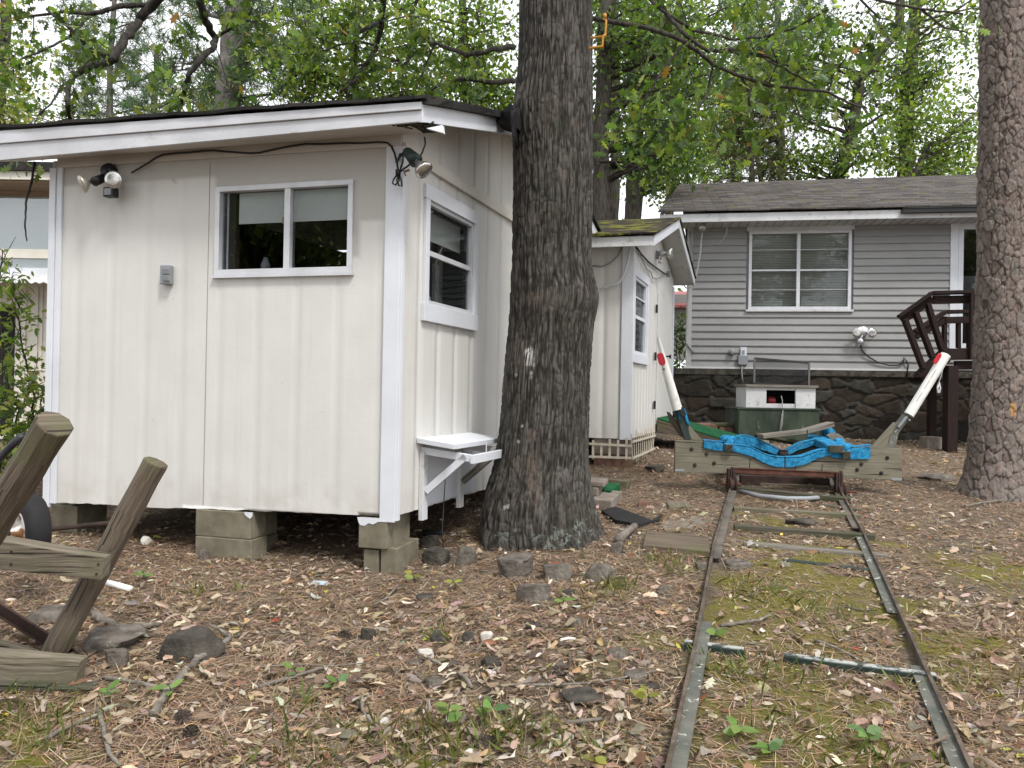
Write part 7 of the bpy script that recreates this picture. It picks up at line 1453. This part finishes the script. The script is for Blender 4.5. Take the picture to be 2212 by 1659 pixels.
pos = np.stack([P[:,0], P[:,1], gz(P[:,0], P[:,1]) + NR.uniform(.006, .022, n)], 1); V, Fq = scatter(leaf_T('needle'), pos, d, gn, NR.uniform(.05,.15,n), NR.uniform(.0016,.0034,n)*(1+P[:,1]*.07))
tag(mesh_np('pine_needles', V, Fq, m_straw, None, (0,0,0), col=np.repeat(pal(n, [(.29,.18,.11),(.22,.14,.088),(.37,.255,.165),(.42,.32,.22),(.16,.105,.07)], None, .2), 4, 0)), kind='stuff')
m = MB(); P = spread_pts(900, 1.9, 10.5); P = P[off_rail(P)]
for x, y in P[:720]:
    th = RND.uniform(0, 6.28); L = RND.uniform(.05,.26); r = RND.uniform(.0015,.005); a = on_g(x, y, r+.008); q = [a]; 
    for i in range(3): th += RND.uniform(-.35,.35); b = q[-1]+V3((math.cos(th), math.sin(th), 0))*L/3; b.z = gzs(b.x, b.y)+r+RND.uniform(.006,.02); q.append(b)
    m.tube(q, [r, r, r*.8, r*.5], 5)
tag(m.build('twigs', m_twig, None, True, org=V3((0,0,0))), kind='stuff')
# grass: sparse blades, tufts and moss pile
def blades(name, P, h0, h1, w, cols, lean=.5):
    n = len(P); pos = np.stack([P[:,0], P[:,1], gz(P[:,0], P[:,1])-.003], 1); d = np.stack([NR.normal(0,lean,n), NR.normal(0,lean,n), np.ones(n)], 1); T = (np.array([(0,-.5,0),(0,.5,0),(.6,.35,.05),(1,0,.22),(.6,-.35,.05)]), np.array([[0,1,2,3,4]]))
    V, Fq = scatter(T, pos, d, rdir(n), NR.uniform(h0,h1,n), np.full(n, w)); return tag(mesh_np(name, V, Fq, m_grassb, None, (0,0,0), col=np.repeat(pal(n, cols), 5, 0)), kind='stuff')
tuft = []
for x, y, r, k in ((1090,1600,.16,420),(1330,1270,.10,170),(1300,1290,.12,130),(520,1280//1,.05,40),(30,1560,.22,420),(110,1600,.2,260),(420,1285,.06,60),(920,1590,.14,160),(1900,1640,.2,160),(1450,1230,.2,150),(1420,1215,.16,120),(780,1600,.16,160),(2120,1480,.2,80),(640,1640,.2,220),(955,1385,.05,90),(1560,1450,.14,160),(1690,1470,.2,190),(940,1640,.2,220),(1230,1620,.2,160),(640,1530,.12,70),(1760,1330,.25,230),(1640,1285,.25,230),(1950,1500,.15,90),(1700,1600,.25,200)):
    g = G(x, y); k = int(k*.42); tuft.append(np.stack([g.x+NR.normal(0,r*.5,k), g.y+NR.normal(0,r*.5,k)], 1))
blades('grass', np.concatenate(tuft), .04, .13, .0026, [(.24,.26,.09),(.19,.24,.07),(.32,.29,.14),(.40,.35,.21),(.16,.22,.06)], .95)
P = spread_pts(60000, 1.9, 9); ms = moss_at(P[:,0], P[:,1]); P = P[(NR.random(len(P)) < ms*.9) & off_rail(P, .04)]
blades('moss', P, .006, .02, .006, [(.25,.235,.05),(.19,.185,.04),(.32,.29,.08),(.14,.145,.03)], .8)
# ================================================================== sky, sun, camera
w = bpy.data.worlds.new('World'); SC.world = w; w.use_nodes = True; nt = w.node_tree; nt.nodes.clear()
EL, RO = math.radians(56), math.radians(148)
sky = nt.nodes.new('ShaderNodeTexSky'); sky.sky_type = 'NISHITA'; sky.sun_disc = False; sky.sun_elevation = EL; sky.sun_rotation = RO; sky.dust_density = 3.0; sky.air_density = 1.0
hsv = nt.nodes.new('ShaderNodeHueSaturation'); hsv.inputs['Saturation'].default_value = .22; hsv.inputs['Value'].default_value = 1.0
cl = nt.nodes.new('ShaderNodeMix'); cl.data_type = 'RGBA'; cl.inputs[0].default_value = .55; cl.inputs[7].default_value = (11.5, 11.7, 12.2, 1)
bg = nt.nodes.new('ShaderNodeBackground'); bg.inputs['Strength'].default_value = .13; out = nt.nodes.new('ShaderNodeOutputWorld')
nt.links.new(sky.outputs[0], hsv.inputs['Color']); nt.links.new(hsv.outputs[0], cl.inputs[6]); nt.links.new(cl.outputs[2], bg.inputs['Color']); nt.links.new(bg.outputs[0], out.inputs[0])
L = bpy.data.lights.new('sun', 'SUN'); L.energy = 2.0; L.angle = math.radians(11); L.color = (1, .965, .91); so = bpy.data.objects.new('sun', L); COL.objects.link(so)
sd = V3((math.sin(RO)*math.cos(EL), math.cos(RO)*math.cos(EL), math.sin(EL))); so.rotation_euler = sd.to_track_quat('Z', 'Y').to_euler(); so.location = (0, -5, 12)
cd = bpy.data.cameras.new('camera'); co = bpy.data.objects.new('camera', cd); COL.objects.link(co); cd.sensor_width = 36; cd.lens = 36*F_PX/2212; cd.clip_end = 600; cd.clip_start = .05
mw = Matrix.Identity(4)
for i, a in enumerate((_R, _U, -_f)):
    for j in range(3): mw[j][i] = a[j]
mw.translation = CAM; co.matrix_world = mw; SC.camera = co
vs = SC.view_settings; SC.display_settings.display_device = 'sRGB'; vs.view_transform = 'Standard'; vs.look = 'None'; vs.exposure = 0.6; vs.gamma = 1.0; vs.use_curve_mapping = False
SC.render.resolution_x, SC.render.resolution_y = 1024, 768
cy = SC.cycles; cy.use_denoising = True; cy.max_bounces = 8; cy.transparent_max_bounces = 12; cy.diffuse_bounces = 4; cy.glossy_bounces = 3; cy.caustics_reflective = False; cy.caustics_refractive = False
